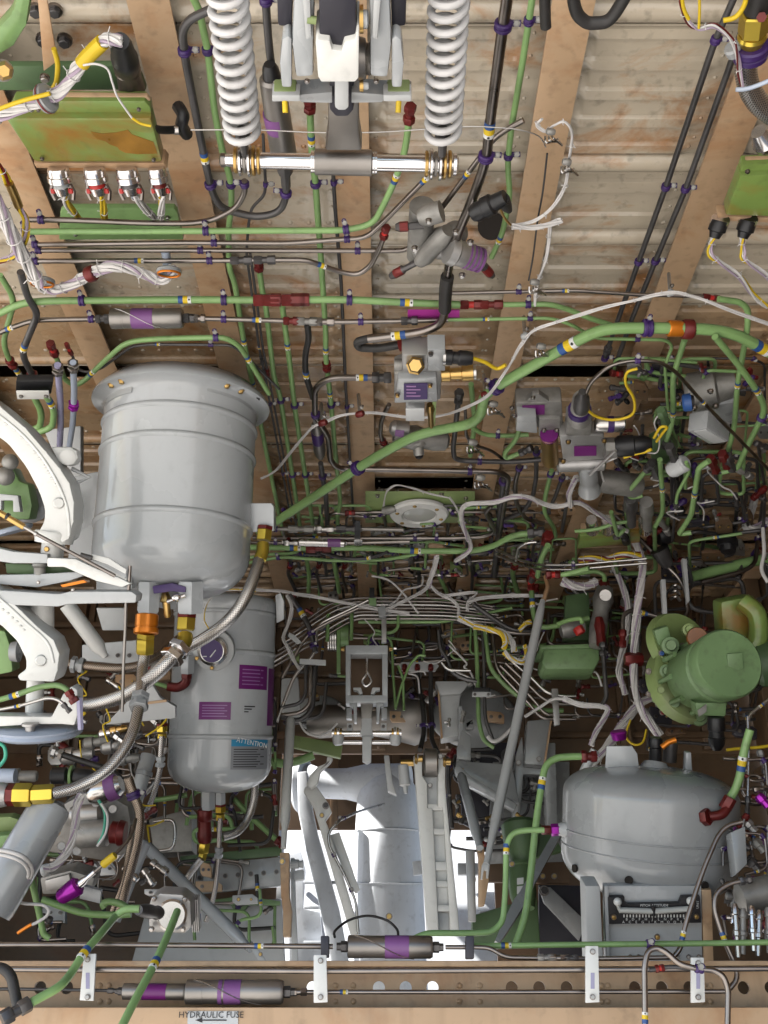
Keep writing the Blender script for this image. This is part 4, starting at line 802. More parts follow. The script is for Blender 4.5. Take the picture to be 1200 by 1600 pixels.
e = PT('big black electrical plug feeding the white bundle at upper left', 'connector', 198, 100, .1, 'connector')
cyl(e, 'shell', (188, 64, .16), (206, 138, .06), [(0, 26), (.1, 34), (.3, 38), (.32, 42), (.5, 42), (.52, 38), (.7, 40), (1, 44)], 'black', 20); cyl(e, 'ring', (199, 108, .1), (200, 112, .1), 42, 'steel', 20)
bundle('thick white wire bundle with a yellow sleeve rising to the black plug, upper left', [(-30, 190), (10, 178), (40, 166), (70, 154), (92, 145), (112, 122), (128, 98), (150, 75), (168, 62), (190, 64)], 21, .17, ties=6)
seg(None, 'yellow_sleeve', [(128, 99, .172), (140, 85, .172), (160, 66, .172)], 24, 'yellow', label='yellow sleeve wrapped on the white bundle near the black plug', cat='sleeve')
cyl(None, 'cushion_clamp', (66, 157, .172), (78, 151, .172), [(0, 30), (.15, 44), (.4, 44), (.4, 47, 'red'), (.6, 47, 'red'), (.6, 44), (.85, 44), (1, 30)], 'greyd', 24, label='grey and rust banded loop clamp round the white bundle, upper left', cat='clamp')
pipe('bright yellow wire dropping to the loop clamp at upper left', [(84, 76), (90, 100), (88, 128), (80, 142)], 8, 'yellow', .14, name='wire', cat='wire', sm=True)
pipe('orange yellow wire running beside the white bundle to the left edge', [(78, 146), (40, 156), (10, 166), (-20, 178)], 7, 'yellow', .19, name='wire', cat='wire', sm=True)
pipe('red and white twisted wire looping down over the olive box', [(130, 102), (150, 100), (168, 108), (176, 130), (184, 152), (206, 184)], 3.5, 'wirew', .2, name='wire', cat='wire', sm=True)
pipe('yellow end of the twisted wire reaching the black taped splice', [(206, 184), (220, 193), (236, 197)], 4, 'yellow', .2, name='wire', cat='wire', sm=True)
o = PT('black taped splice on the tan beam right of the olive box', 'splice', 265, 195, .05, 'taped_splice'); seg(o, 'tape', [(236, 199, .12), (252, 203, .1), (272, 203, .08)], 13, 'black'); cyl(o, 'ring', (272, 203, .08), (280, 203, .08), 15, 'bright', 12); seg(o, 'boot', [(278, 166, .05), (286, 180, .07), (284, 196, .07), (292, 210, .06)], 20, 'black')
bundle('wire loop with yellow sleeve hugging the left edge below the olive box', [(-10, 248), (6, 272), (18, 296), (30, 326), (41, 346), (36, 380), (18, 402), (-20, 412)], 11, .18, ('wirew', 'yellow', 'wirep', 'yellow', 'red'), 4, n=5)
seg(None, 'yellow_sleeve', [(14, 286, .182), (22, 304, .182), (29, 322, .182)], 15, 'brass', label='mustard sleeve on the wire loop at the left edge', cat='sleeve')
bundle('thick white sleeved bundle slanting down at the left edge', [(-20, 290), (0, 330), (22, 374), (44, 414), (62, 444)], 23, .2, ties=5)
bundle('white laced bundle arched under the lowest left tube', [(62, 446), (85, 453), (115, 443), (140, 428), (175, 416), (205, 420), (232, 432), (254, 436), (270, 420)], 18, .14, ties=8)
cyl(None, 'loop_clamp', (136, 430, .142), (148, 426, .142), [(0, 22), (.2, 26), (.8, 26), (1, 22)], 'red', 20, label='rust red clamp in the middle of the arched white bundle', cat='clamp')
for lb, x, y in (('grey loop clamp with orange rim where the arched bundle starts', 66, 440), ('grey loop clamp with orange rim where the arched bundle ends', 264, 424)):
    q = PT(lb, 'clamp', x, y, .15, 'loop_clamp'); b = MB(); b.torus(P(x, y, .15), (0, -.4, 1), 15 * mpx(P(x, y, .15)), 5 * mpx(P(x, y, .15)), 'greyd', 24); mk('cushion', b, q); b = MB(); b.torus(P(x, y + 4, .16), (0, -.4, 1), 17 * mpx(P(x, y, .15)), 1.8 * mpx(P(x, y, .15)), 'orange', 24); mk('rim', b, q)
pipe('light blue tube stub behind the arched white bundle', [(258, 392), (262, 410), (258, 428)], 14, 'ltblue', .1, name='tube_stub', cat='tube')
# right hand box, gold fitting and braided hose
o = PT('olive green box at the right edge below the braided hose', 'junction box', 1180, 300, .13, 'junction_box')
plate(o, 'cover', [(1157, 275), (1240, 272), (1240, 340), (1133, 337)], .13, .07, 'boxgreen', .005); plate(o, 'flange', [(1160, 258), (1240, 255), (1240, 276), (1154, 278)], .12, .05, 'boxgreen', .003); plate(o, 'tray_lip', [(1122, 338), (1240, 342), (1240, 350), (1120, 345)], .125, .06, 'tan', .002); plate(o, 'tray_back', [(1165, 250), (1240, 248), (1240, 257), (1160, 258)], .11, .02, 'tan', .002); bolt(o, 1168, 268, .135, 8, 'steel')
for k, (x, lab_) in enumerate(((1120, 'leftmost black plug under the right olive box'), (1164, 'black plug right of the first under the right olive box'))):
    q = PT(lab_, 'connector', x, 355, .14, 'cannon_plug', 'plugs under the right olive box'); cyl(q, 'shell', (x + 5, 345, .13), (x - 4, 372, .15), [(0, 24), (.2, 28), (.6, 28), (.65, 22), (1, 16)], 'black', 18); cyl(q, 'ring', (x + 5, 344, .13), (x + 4, 349, .13), 30, 'chrome', 18)
    bundle('pale wires dropping from the %s plug under the right olive box' % ('leftmost', 'second')[k], [(x - 4, 370, .15), (x - 12 + 8 * k, 392, .16), (x + 2, 408), (x + 34, 430), (x + 58, 462), (x + 80, 480)], 9, .17, ('wirew', 'yellow', 'wirew', 'wirep'), 4, n=4)
cyl(None, 'plug', (1200, 225, .13), (1185, 205, .13), [(0, 40), (.3, 44), (.5, 36), (1, 24)], 'chrome', 20, label='shiny plug body at the right edge above the olive box', cat='connector')
o = PT('brass hose fitting with black cap in the upper right corner', 'hose fitting', 1180, 45, .2, 'hose_fitting')
cyl(o, 'nut', (1180, 18, .2), (1176, 52, .2), [(0, 40), (.06, 46), (.94, 46), (1, 40)], 'gold', 6); cyl(o, 'cap', (1190, -30, .2), (1182, 16, .2), [(0, 40), (.3, 44), (1, 40)], 'rubber', 20); cyl(o, 'collar', (1176, 52, .2), (1174, 68, .2), [(0, 42), (.3, 46), (1, 36)], 'gold', 22)
cyl(o, 'clamp', (1174, 68, .2), (1172, 90, .2), [(0, 50), (.1, 56), (.4, 56), (.45, 50), (.55, 50), (.6, 54), (.9, 54), (1, 46)], 'purple', 24); cyl(o, 'wrench_flat', (1190, 26, .22), (1190, 27, .23), 16, 'red', 6)
pipe('large braided hose curving off the upper right corner', [(1166, 88), (1166, 118), (1176, 148), (1200, 175), (1250, 200)], 34, 'braid', .2, sm=True)
pipe('light blue cable tie crossing the large braided hose', [(1150, 140), (1165, 139), (1185, 133), (1220, 118)], 7, 'ltblue', .25, name='cable_tie', cat='tie', sm=True)
bundle('red and white wires branching at the top right corner', [(1060, -10), (1072, 28), (1090, 45), (1115, 40), (1140, 58), (1150, 78), (1155, 108), (1160, 135)], 8, .22, ('wirew', 'red', 'wirew', 'wirep'), 4, n=4)
pipe('yellow wire arching left of the brass fitting in the upper right', [(1130, 32), (1150, 26), (1164, 5), (1166, -20)], 8, 'yellow', .22, name='wire', cat='wire', sm=True)
pipe('yellow wire dropping in at the top edge right of the rubber loop', [(1064, -20), (1068, 12), (1076, 30)], 6, 'yellow', .225, name='wire', cat='wire', sm=True)
pipe('second yellow wire dropping straight in at the top edge', [(1092, -20), (1093, 12), (1092, 44)], 4.5, 'yellow', .225, name='wire', cat='wire', sm=True)
cyl(None, 'loop_clamp', (1143, 72, .2), (1150, 84, .2), [(0, 22), (.2, 28), (.8, 28), (1, 22)], 'greyd', 18, label='pale cushion clamp at the neck of the braided hose wires', cat='clamp')
# ================================================================ white harnesses in the middle and right
bundle('long white laced harness from the big tank to the far right edge', [(408, 748, .12), (432, 734, .12), (458, 702, .13), (486, 670, .14), (506, 660, .14), (540, 648, .13), (582, 645, .13), (640, 652, .14), (692, 649, .16), (742, 630, .18), (768, 612, .19), (795, 572, .18), (815, 538, .18), (832, 518, .18), (870, 503, .18), (940, 482, .19), (1000, 467, .19), (1048, 457, .19), (1082, 463, .19), (1132, 481, .2), (1215, 512, .2)], 5, .15, ('wirew', 'wirew', 'wirew'), 22, n=4)
for x, y, lb, k in ((504, 661, 'dull red clamp on the white harness left of the centre beam', 'red'), (562, 647, 'red and silver clamp on the white harness over the centre beam', 'red'), (758, 616, 'pinkish clamp on the white harness by the green bend', 'red'), (820, 525, 'grey clamp on the white harness at the right beam', 'greyd'), (1047, 458, 'grey clamp hanging the white harness from the far right beam', 'greyd')):
    q = PT(lb, 'clamp', x, y, .16, 'loop_clamp'); cyl(q, 'cushion', (x - 5, y + 2, .175), (x + 6, y - 2, .175), [(0, 8), (.2, 11), (.8, 11), (1, 8)], k, 16); seg(q, 'bracket', [(x, y - 4, .16), (x - 2, y - 30, .05)], 6, 'alu', sm=False); bolt(q, x + 3, y - 12, .18, 7, 'bright')
bundle('white wire pair looping from the red tie at the right beam to the tee', [(846, 186), (838, 196), (852, 206), (866, 196), (882, 190), (894, 208), (890, 250), (884, 290), (866, 322), (836, 346), (806, 352), (796, 352)], 7, .16, ('wirew', 'wirew'), 7, n=2, tw=1.2)
bundle('white wire ends bunched at the middle of the right beam', [(800, 354), (830, 356), (860, 350), (878, 344)], 9, .165, ties=3, n=5)
bundle('white wire pair hanging straight down the right beam', [(858, 352), (855, 390), (848, 420), (840, 445), (836, 478)], 7, .15, ('wirew', 'wirew'), 4, n=2)
pipe('thin dark wire beside the white pair on the right beam', [(855, 240), (848, 300), (840, 345), (833, 400), (826, 438)], 3, 'dark', .14, name='wire', cat='wire', sm=True)
for x, y, lb in ((860, 205, 'grey clip where the wire pair loops on the right beam'), (885, 252, 'pale clip on the wire pair at the right beam edge'), (835, 440, 'silver clip cluster at the pair lower end'), (845, 540, 'silver clips on the harness beside the big green bend'), (770, 630, 'bright clips under the large green pipe bend'), (738, 690, 'small silver clips right of the lower check valve'), (750, 745, 'small silver clips right of the centre dark opening')):
    q = PT(lb, 'clip', x, y, .17, 'cable_clip'); cyl(q, 'band', (x - 6, y, .17), (x + 7, y + 2, .17), [(0, 8), (.3, 11), (.7, 11), (1, 8)], 'cast', 14)
    for k in range(3): seg(q, 'tail', [(x + k * 5 - 8, y + 8, .17), (x + k * 6 - 6, y + 18 - k * 3, .18), (x + 12 + k * 3, y + 12 + k * 5, .17)], 3.5, 'bright', n=6)
pipe('twisted yellow lead from the black plug of the centre manifold', [(740, 560), (758, 566), (776, 576), (790, 570)], 6, 'yellow', .19, name='wire', cat='wire', sm=True)
pipe('yellow lead of the cast valve plug trailing to the white wires', [(780, 322), (788, 340), (798, 352)], 4, 'brass', .19, name='wire', cat='wire', sm=True)
bundle('white laced harness snaking below the right manifold', [(712, 876), (735, 858), (728, 834), (721, 808), (729, 788), (772, 785), (802, 776), (826, 777), (848, 787), (873, 791), (905, 786), (930, 800), (955, 816), (980, 830)], 8, .15, ties=11)
bundle('white harness end rising to the clamp right of the manifold outlet', [(892, 790), (890, 770), (900, 745)], 9, .16, ties=3)
bundle('thick white laced trunk hanging down in the right half', [(978, 826), (994, 850), (1004, 880), (1000, 920), (995, 962), (991, 1020), (993, 1082), (1008, 1118), (1032, 1150)], 13, 2.95, ties=13)
bundle('second white trunk left of the first, broken by the dark tube', [(960, 885), (972, 915), (982, 950), (978, 990), (970, 1030), (968, 1055), (978, 1085)], 10, 3.1, ties=6)
bundle('white bundle curving from the steel clip to the grey tube at right', [(880, 1092), (905, 1100), (940, 1104), (950, 1112), (930, 1145), (924, 1165)], 9, 3.0, ties=6)
bundle('thick white bundle running into the tank top at right', [(1040, 1082), (1000, 1100), (975, 1130), (950, 1165), (920, 1200)], 14, 3.1, ties=5)
bundle('white bundle along the far right edge above the motor', [(1205, 690), (1192, 720), (1182, 770), (1172, 805), (1166, 822), (1180, 826), (1200, 812)], 12, 2.9, ties=8)
pipe('white wire pair dangling at the far right edge', [(1192, 825), (1194, 862), (1190, 890), (1200, 910)], 6, 'wirew', 2.85, name='wire', cat='wire', sm=True)
for lb, pts, key, w in (('yellow wire loop under the tower of the right manifold', [(914, 636), (930, 650), (955, 656), (980, 652), (991, 642), (990, 622), (978, 600), (980, 582), (996, 576)], 'yellow', 4.5), ('yellow wire loop by the dark plug end at right', [(1026, 690), (1036, 676), (1042, 668), (1032, 668), (1022, 684)], 'yellow', 4.5), ('yellow lead below the black manifold plug', [(975, 715), (990, 710), (1008, 706), (1018, 702)], 'yellow', 5), ('white wire loop under the purple cap at lower right', [(985, 1125), (978, 1150), (990, 1163), (1004, 1160), (1010, 1140)], 'yellow', 3.5)):
    pipe(lb, pts, w, key, .22 if pts[0][1] < 900 else 2.9, name='wire', cat='wire', sm=True)
# harnesses before the bulkhead
bundle('white harness draped from the tall tank to the centre post', [(398, 922), (440, 924), (470, 929), (500, 934), (545, 943), (590, 952), (640, 958)], 5.5, 3.2, ties=8)
bundle('yellow tipped wire arching over the tall tank head', [(400, 924), (370, 922), (340, 926), (322, 945), (318, 968), (326, 982)], 4, 12.6, ('wirew', 'yellow'), 3, n=2)
bundle('white harness hanging in a kink left of the yoke frame', [(448, 930), (456, 948), (452, 970), (443, 996), (450, 1012), (462, 1036), (470, 1046)], 6, 3.15, ties=7)
bundle('white harness rising to a peak right of centre and falling again', [(596, 956), (630, 940), (660, 924), (672, 916), (684, 926), (704, 936), (716, 948), (716, 966)], 5.5, 3.2, ties=9)
bundle('white harness running right along the tube bank to the grey rod', [(690, 932), (716, 928), (745, 926), (732, 940), (730, 955)], 5, 3.2, ties=5)
bundle('straight white harness from the clips to the grey rod head', [(732, 942), (750, 935), (790, 931), (848, 931)], 6, 3.18, ties=6)
bundle('white wire pair hanging down to the harness peak right of centre', [(682, 870), (678, 890), (672, 905), (670, 916)], 8, .2, ties=3)
bundle('white harness falling right with yellow sleeves below the tube bank', [(716, 966), (740, 976), (772, 985), (790, 990), (800, 1004), (804, 1018)], 10, 3.15, ('wirew', 'wirew', 'yellow', 'wirew'), 6)
bundle('yellow sleeved wire cluster left of the grey rod', [(740, 980), (760, 982), (782, 990), (790, 1004), (786, 1014)], 9, 3.12, ('yellow', 'yellow', 'wirew'), 2)
bundle('white and yellow wires curling onto the grey rod', [(788, 1018), (800, 1030), (816, 1034), (824, 1020), (820, 1008)], 9, 3.12, ('wirew', 'yellow', 'wirew'), 4)
bundle('yellow wire tuft beside the grey rod', [(812, 985), (820, 975), (830, 972)], 8, 3.15, ('yellow', 'yellow', 'wirew'), 1)
pipe('white arching cable before the steel tubes right of the grey rod', [(820, 1120), (845, 1104), (866, 1092), (890, 1094), (910, 1102)], 5, 'wirew', 3.1, name='cable', cat='cable', sm=True)
pipe('white cable swooping below the white bracket to the grey rod', [(762, 1150), (770, 1158), (782, 1154), (800, 1138)], 6, 'wirew', 3.25, name='cable', cat='cable', sm=True)
pipe('pale cable hanging in a bow left of the yoke mechanism', [(468, 1128), (478, 1144), (496, 1150), (515, 1142), (527, 1130)], 3.5, 'wirew', 3.2, name='cable', cat='cable', sm=True)
bundle('white lead from the floodlight to the ceiling clip', [(600, 790), (604, 768), (618, 758), (640, 762), (672, 772), (702, 778)], 4, .09, ('wirew', 'wirew'), 2, n=2)
bundle('pale lead from the floodlight clip down to the white harness', [(702, 778), (714, 796), (720, 815)], 4, .09, ('wirew', 'wirew'), 1, n=2)
# ================================================================ the three grey vessels
def vessel(name, label, cat, A, B, prof, rpx, key='grey'):
    a, e = P(*A), P(*B); o = thing(name, label, cat, (a + e) / 2); s = mpx((a + e) / 2)
    b = MB(); b.lathe(a, e, [(t, rpx * r * s) for t, r in prof], key, 72); mk('shell', b, o, angle=50)
    ax = (e - a).normalized(); tw = (CAM - (a + e) / 2); tw = (tw - ax * tw.dot(ax)).normalized(); sd = tw.cross(ax).normalized()
    if sd.x < 0: sd = -sd
    return o, a, e, s, ax, tw, sd
def bead(o, V, t, r, h=2.2, key='grey'):
    a, e, s = V[1], V[2], V[3]; b = MB(); ax = V[4]; p = a.lerp(e, t)
    b.lathe(p - ax * h * 1.6 * s, p + ax * h * 1.6 * s, [(0, r * s), (.25, (r + h * .8) * s), (.5, (r + h) * s), (.75, (r + h * .8) * s), (1, r * s)], key, 72); return mk('bead', b, o)
def patch(o, V, name, r, f0, f1, t0, t1, key, lift=.6, n=8):
    a, e, s, ax, tw, sd = V[1:]; b = MB(); mi = b.m(key); R_ = (r + lift) * s
    for i in range(n + 1):
        f = f0 + (f1 - f0) * i / n; d = sd * f + tw * math.sqrt(max(0, 1 - f * f))
        for t in (t0, t1):
            for rr in (R_, R_ - .0008): b.v.append(a.lerp(e, t) + d * rr); b.uv.append((0, 0))
    for i in range(n):
        j = 4 * i; k = j + 4
        b.face((j, k, k + 2, j + 2), mi); b.face((j + 1, j + 3, k + 3, k + 1), mi); b.face((j, j + 1, k + 1, k), mi, False); b.face((j + 2, k + 2, k + 3, j + 3), mi, False)
    b.face((0, 2, 3, 1), mi, False); j = 4 * n; b.face((j, j + 1, j + 3, j + 2), mi, False)
    return mk(name, b, o)
def onv(V, r, f, t): a, e, s, ax, tw, sd = V[1:]; d = sd * f + tw * math.sqrt(1 - f * f); return a.lerp(e, t) + d * r * s, d
def dome(t0, r0, depth, n=9): return [(t0 + depth * math.sin(k / n * math.pi / 2), r0 * math.cos(k / n * math.pi / 2) ** .8 if k < n else .0) for k in range(1, n + 1)]
V1 = vessel('hydraulic_reservoir', 'largest grey hydraulic reservoir with a flared top flange, left of centre', 'tank', (284, 634, 12.40), (268, 868, 12.305),
            [(-.10, 1.0), (-.03, 1.14), (-.005, 1.17), (.01, 1.17), (.015, 1.14), (.03, 1.04), (.06, 1.0), (1, 1.0)] + dome(1, 1, .27), 119)
o = V1[0]
for t in (.17, .36, .83): bead(o, V1, t, 119, 3.2)
for f in (-.82, -.70, .5, .67):
    p, d = onv(V1, 119 * 1.085, f, .012); b = MB(); ax = V1[4]; b.lathe(p, p + ax * .008, [(0, .009), (.3, .009), (.3, .0065), (1, .005)], 'brass', 8); mk('bolt', b, o)
p, d = onv(V1, 119 * 1.09, .86, .014); b = MB(); b.lathe(p - V1[4] * .002, p + V1[4] * .0015, [(0, .010), (1, .010)], 'ink', 18); mk('hole', b, o)  # black disc painted for the shade inside a flange hole
patch(o, V1, 'boss_plate', 119, -1., -.62, .03, .09, 'grey', 1.5); patch(o, V1, 'boss_plate', 119, .3, .95, .03, .07, 'grey', 1.5)
plate(o, 'mount_bracket', [(386, 786), (424, 786), (428, 792), (428, 830), (386, 832)], 12.33, .05, 'grey', .003); plate(o, 'mount_ear', [(150, 884), (196, 884), (206, 890), (206, 920), (196, 924), (150, 924)], 12.18, .04, 'grey', .003)
for x in (213, 278): hexn(o, 'port_block', (x + 19, 908, 12.2), (x + 18, 958, 12.2), 36 if x == 213 else 44, 'grey')
cyl(o, 'sump_ring', (268, 900, 12.3), (266, 922, 12.27), [(0, 110), (.3, 112), (.7, 106), (1, 90)], 'grey', 40)
plate(o, 'purple_plate', [(238, 916), (268, 911), (290, 917), (290, 926), (268, 924), (240, 928)], 12.17, .02, 'purple', .002)
cyl(o, 'bleed_valve', (258, 925, 12.2), (262, 965, 12.2), [(0, 10), (.2, 16), (.35, 20), (.4, 12), (.9, 12), (1, 8)], 'brass', 12); ball(o, 'valve_knob', (276, 934, 12.17), 16, 'chrome', (1, .8, .8))
seg(o, 'valve_stem', [(262, 940, 12.18), (290, 930, 12.17)], 7, 'chrome', sm=False)
def gold_elbow(label, pts, w, cap='red'):
    q = PT(label, 'hose fitting', pts[0][0], pts[0][1], pts[0][2], 'hose_fitting'); n = len(pts)
    hexn(q, 'collar', pts[0], tuple(Vector(pts[0]).lerp(Vector(pts[1]), .22)), w * 1.02, cap)
    hexn(q, 'nut', tuple(Vector(pts[0]).lerp(Vector(pts[1]), .2)), tuple(Vector(pts[0]).lerp(Vector(pts[1]), .8)), w, 'gold')
    seg(q, 'body', pts[1:] if n > 2 else pts, w * .8, 'gold')
    a, e = Vector(pts[-2]), Vector(pts[-1]); hexn(q, 'end_nut', tuple(a.lerp(e, .55)), tuple(a.lerp(e, 1.1)), w * .86, 'gold')
    return q
gold_elbow('gold elbow fitting under the bracket right of the largest reservoir', [(414, 822, 12.33), (411, 850, 12.32), (410, 862, 12.31), (406, 874, 12.3)], 25)
q = PT('orange and gold hose coupling below the largest reservoir', 'hose fitting', 229, 985, 12.2, 'hose_fitting')
hexn(q, 'top_nut', (231, 953, 12.2), (230, 962, 12.2), 30, 'gold'); cyl(q, 'sleeve', (230, 960, 12.2), (228, 991, 12.19), [(0, 33), (.05, 36), (.6, 36), (.62, 34), (.7, 34), (.72, 39), (.95, 39), (1, 34)], 'orange', 28); hexn(q, 'mid_nut', (228, 990, 12.19), (227, 998, 12.19), 30, 'gold'); hexn(q, 'lower_nut', (227, 998, 12.19), (226, 1022, 12.19), 30, 'gold')
gold_elbow('gold elbow fitting right of the orange coupling below the reservoir', [(292, 958, 12.2), (289, 992, 12.19), (288, 1002, 12.18), (280, 1014, 12.16)], 31)
pipe('braided hose sweeping from the gold side elbow to the lower left', [(405, 874, 12.3), (400, 892, 12.28), (385, 930, 12.25), (360, 966, 12.24), (322, 996, 12.26), (270, 1022, 12.3)], 19, 'braid', 12.2, sm=True)
pipe('braided hose from the lower gold elbow towards the left edge', [(280, 1014, 12.16), (262, 1034, 12.14), (240, 1056, 12.14), (200, 1084, 12.16), (150, 1100, 12.2), (120, 1100, 12.25)], 22, 'braid', 12.2, sm=True, ft=[(275, 1020, 'chrome', 30)])
pipe('braided hose hanging from the orange coupling, bending left to the edge', [(226, 1022, 12.19), (222, 1048, 12.17), (218, 1095, 12.1), (205, 1150, 12.04), (170, 1200, 12.0), (125, 1228, 11.98), (82, 1240, 11.96)], 18, 'braid', 12.1, sm=True, ft=[(218, 1096, 'greyd', 26)])
pipe('dark braided hose running left behind the white bracket', [(92, 1034, 12.4), (130, 1040, 12.4), (190, 1044, 12.4), (235, 1032, 12.42), (290, 990, 12.5)], 15, 'braidd', 12.4, sm=True, ft=[(122, 1039, 'greyd', 20)])
q = PT('gold hose end with maroon collar at the left edge', 'hose fitting', 45, 1240, 11.96, 'hose_fitting')
hexn(q, 'end_nut', (84, 1240, 11.96), (50, 1242, 11.96), 30, 'gold'); hexn(q, 'nut', (50, 1242, 11.96), (22, 1242, 11.96), 36, 'gold'); hexn(q, 'collar', (24, 1242, 11.96), (10, 1242, 11.96), 34, 'red'); cyl(q, 'socket', (12, 1242, 11.96), (-30, 1242, 11.96), [(0, 34), (.2, 38), (1, 38)], 'alu', 24)
V2 = vessel('hydraulic_reservoir', 'tall slim grey reservoir with purple placards and a round gauge', 'tank', (353, 945, 12.90), (343, 1195, 12.81),
            [(-.06, .6), (-.03, .98), (0, 1.03), (.05, 1.03), (.06, 1.0), (1, 1.0)] + dome(1, 1, .17), 79)
o = V2[0]
for t in (.07, .32, .83): bead(o, V2, t, 79, 2.4)
patch(o, V2, 'purple_placard', 79, -.42, .17, .625, .73, 'plum'); patch(o, V2, 'purple_placard', 79, .3, .84, .40, .545, 'plum'); patch(o, V2, 'purple_placard', 79, .87, .998, .41, .76, 'plum')
for k in range(5):
    patch(o, V2, 'print', 79, -.36, .1 - .05 * (k % 2), .643 + k * .016, .648 + k * .016, 'inkl', .9, 3)
    patch(o, V2, 'print', 79, .36, .76 - .06 * (k % 2), .425 + k * .022, .431 + k * .022, 'inkl', .9, 3)
ap = patch(o, V2, 'attention_placard', 79, .2, .89, .845, 1.02, 'plac'); patch(o, V2, 'placard_header', 79, .2, .89, .845, .885, 'azure', .9)
for k in range(8): patch(o, V2, 'print', 79, .25, .82 - .07 * ((k * 5) % 3), .9 + k * .0145, .905 + k * .0145, 'ink', .9, 4)
p, d = onv(V2, 79.9, .58, .865)
t_ = text(None, 'ATTENTION', (388, 1150, 12.73), 8, 'inkw', nrm=d); t_.parent = o; t_.location = p + d * .0012 - WL[o.name]
for k in range(3): patch(o, V2, 'print', 79, .42, .62 - .06 * k, .645 + k * .016, .652 + k * .016, 'ink', .6, 3)
gp, gd = onv(V2, 85, -.18, .315); gd = (gd + Vector((0, 0, -.25))).normalized(); s = V2[3]; b = MB()
b.lathe(gp - gd * 10 * s, gp + gd * 5 * s, [(0, 31 * s), (.9, 31 * s), (1, 29 * s)], 'ltgrey', 40); mk('gauge_flange', b, o)
b = MB(); b.lathe(gp + gd * 4 * s, gp + gd * 16 * s, [(0, 23 * s), (.8, 22 * s), (.9, 20 * s), (1, 18 * s), (.92, 16 * s)], 'bright', 36); gz = mk('gauge_bezel', b, o)
b = MB(); b.lathe(gp + gd * 8 * s, gp + gd * 15.4 * s, [(0, 17 * s), (1, 17.5 * s)], 'purple', 32); mk('gauge_face', b, gz)
r_ = V2[6]; u_ = gd.cross(r_).normalized(); u_ = u_ if u_.z > 0 else -u_
b = MB(); c = gp + gd * 15.8 * s; b.tube([c - r_ * 2 * s - u_ * 9 * s, c + r_ * 6 * s + u_ * 2 * s], .9 * s, 'inkw', 6); mk('needle', b, gz)
b = MB()
for k in (-1, 1): b.tube([c + r_ * (k * 10 - 3) * s - u_ * 8 * s, c + r_ * (k * 10 + 3) * s - u_ * 8 * s], .8 * s, 'inkw', 5)
mk('dial_marks', b, gz)
for k in range(6):
    t = k * math.pi / 3 + .5; p = gp + gd * 5 * s + (r_ * math.cos(t) + u_ * math.sin(t)) * 26.5 * s; b = MB(); b.lathe(p, p + gd * 2.4 * s, [(0, 3.2 * s), (.6, 3.2 * s), (1, 2 * s)], 'brass', 8); mk('screw', b, o)
for x, y, w in ((325, 1228, 24), (344, 1222, 17)): hexn(o, 'port_block', (x, y - 14, 12.78), (x, y + 36, 12.78), w, 'grey')
hexn(o, 'side_port', (293, 1024, 12.72), (292, 1052, 12.72), 24, 'grey')
plate(o, 'side_bracket', [(430, 930), (438, 926), (444, 940), (444, 968), (432, 974)], 12.86, .03, 'grey', .003)
q = PT('maroon check valve hanging below the tall reservoir', 'valve', 320, 1290, 12.78, 'check_valve'); cyl(q, 'body', (320, 1264, 12.78), (320, 1316, 12.78), [(0, 20), (.05, 24), (.3, 24), (.35, 20), (.7, 21), (.8, 24), (1, 20)], 'red', 18); hexn(q, 'nut', (320, 1316, 12.78), (317, 1332, 12.78), 18, 'gold'); hexn(q, 'end_nut', (318, 1332, 12.78), (315, 1344, 12.77), 14, 'gold')
gold_elbow('small gold fitting beside the maroon valve under the tall reservoir', [(344, 1256, 12.78), (344, 1272, 12.78), (344, 1280, 12.78)], 18)
pipe('thin braided hose hanging straight under the tall reservoir', [(344, 1278), (343, 1300), (341, 1345), (336, 1390), (326, 1428), (322, 1440)], 8, 'braid', 12.77, sm=True, ft=[(340, 1332, 'greyd', 16)])
pipe('braided hose curving from the maroon valve to the pump', [(315, 1342), (302, 1358), (290, 1375), (284, 1392), (280, 1404)], 11, 'braid', 12.74, sm=True)
pipe('braided hose looping from the tall reservoir back to the right', [(398, 1222, 12.9), (396, 1250, 12.9), (386, 1280, 12.88), (370, 1300, 12.85), (348, 1308, 12.83)], 13, 'braid', 12.8, sm=True)
q = PT('maroon elbow on the side of the tall reservoir', 'fitting', 285, 1065, 12.7, 'elbow_fitting'); seg(q, 'body', [(292, 1050, 12.72), (290, 1066, 12.72), (278, 1074, 12.72), (262, 1072, 12.72)], 15, 'red'); hexn(q, 'nut', (292, 1048, 12.72), (291, 1060, 12.72), 18, 'red')
pipe('light green tube stub entering the maroon elbow of the tall reservoir', [(226, 1064), (245, 1068), (264, 1074)], 6.5, 'green', 12.72)
V3 = vessel('brake_accumulator', 'squat rounded grey tank on a pedestal at lower right', 'tank', (1016, 1236, 12.36), (1013, 1360, 12.335),
            [(.06 - .38 * math.cos(k * math.pi / 24), max(0, math.sin(k * math.pi / 24)) ** .72) for k in range(13)] + [(.8 + .52 * math.sin(k * math.pi / 24), max(0, math.cos(k * math.pi / 24)) ** .62) for k in range(13)], 135, 'greyd')
o = V3[0]
bead(o, V3, .53, 135.5, .9, 'greyd'); bead(o, V3, .72, 135.5, .9, 'greyd')
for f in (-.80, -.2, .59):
    p, d = onv(V3, 135.2, f, .96); b = MB(); b.lathe(p - d * .004, p + d * .0012, [(0, .0085), (1, .0085)], 'hole', 18); mk('painted_drain_hole', b, o)  # raised dark discs, painted for the shade inside drain holes
cyl(o, 'top_boss', (1022, 1212, 12.36), (1024, 1192, 12.37), [(0, 62), (.5, 50), (1, 36)], 'greyd', 30); plate(o, 'tab', [(948, 1166), (988, 1166), (996, 1178), (1000, 1212), (960, 1214), (946, 1200)], 12.34, .008, 'grey', .002)
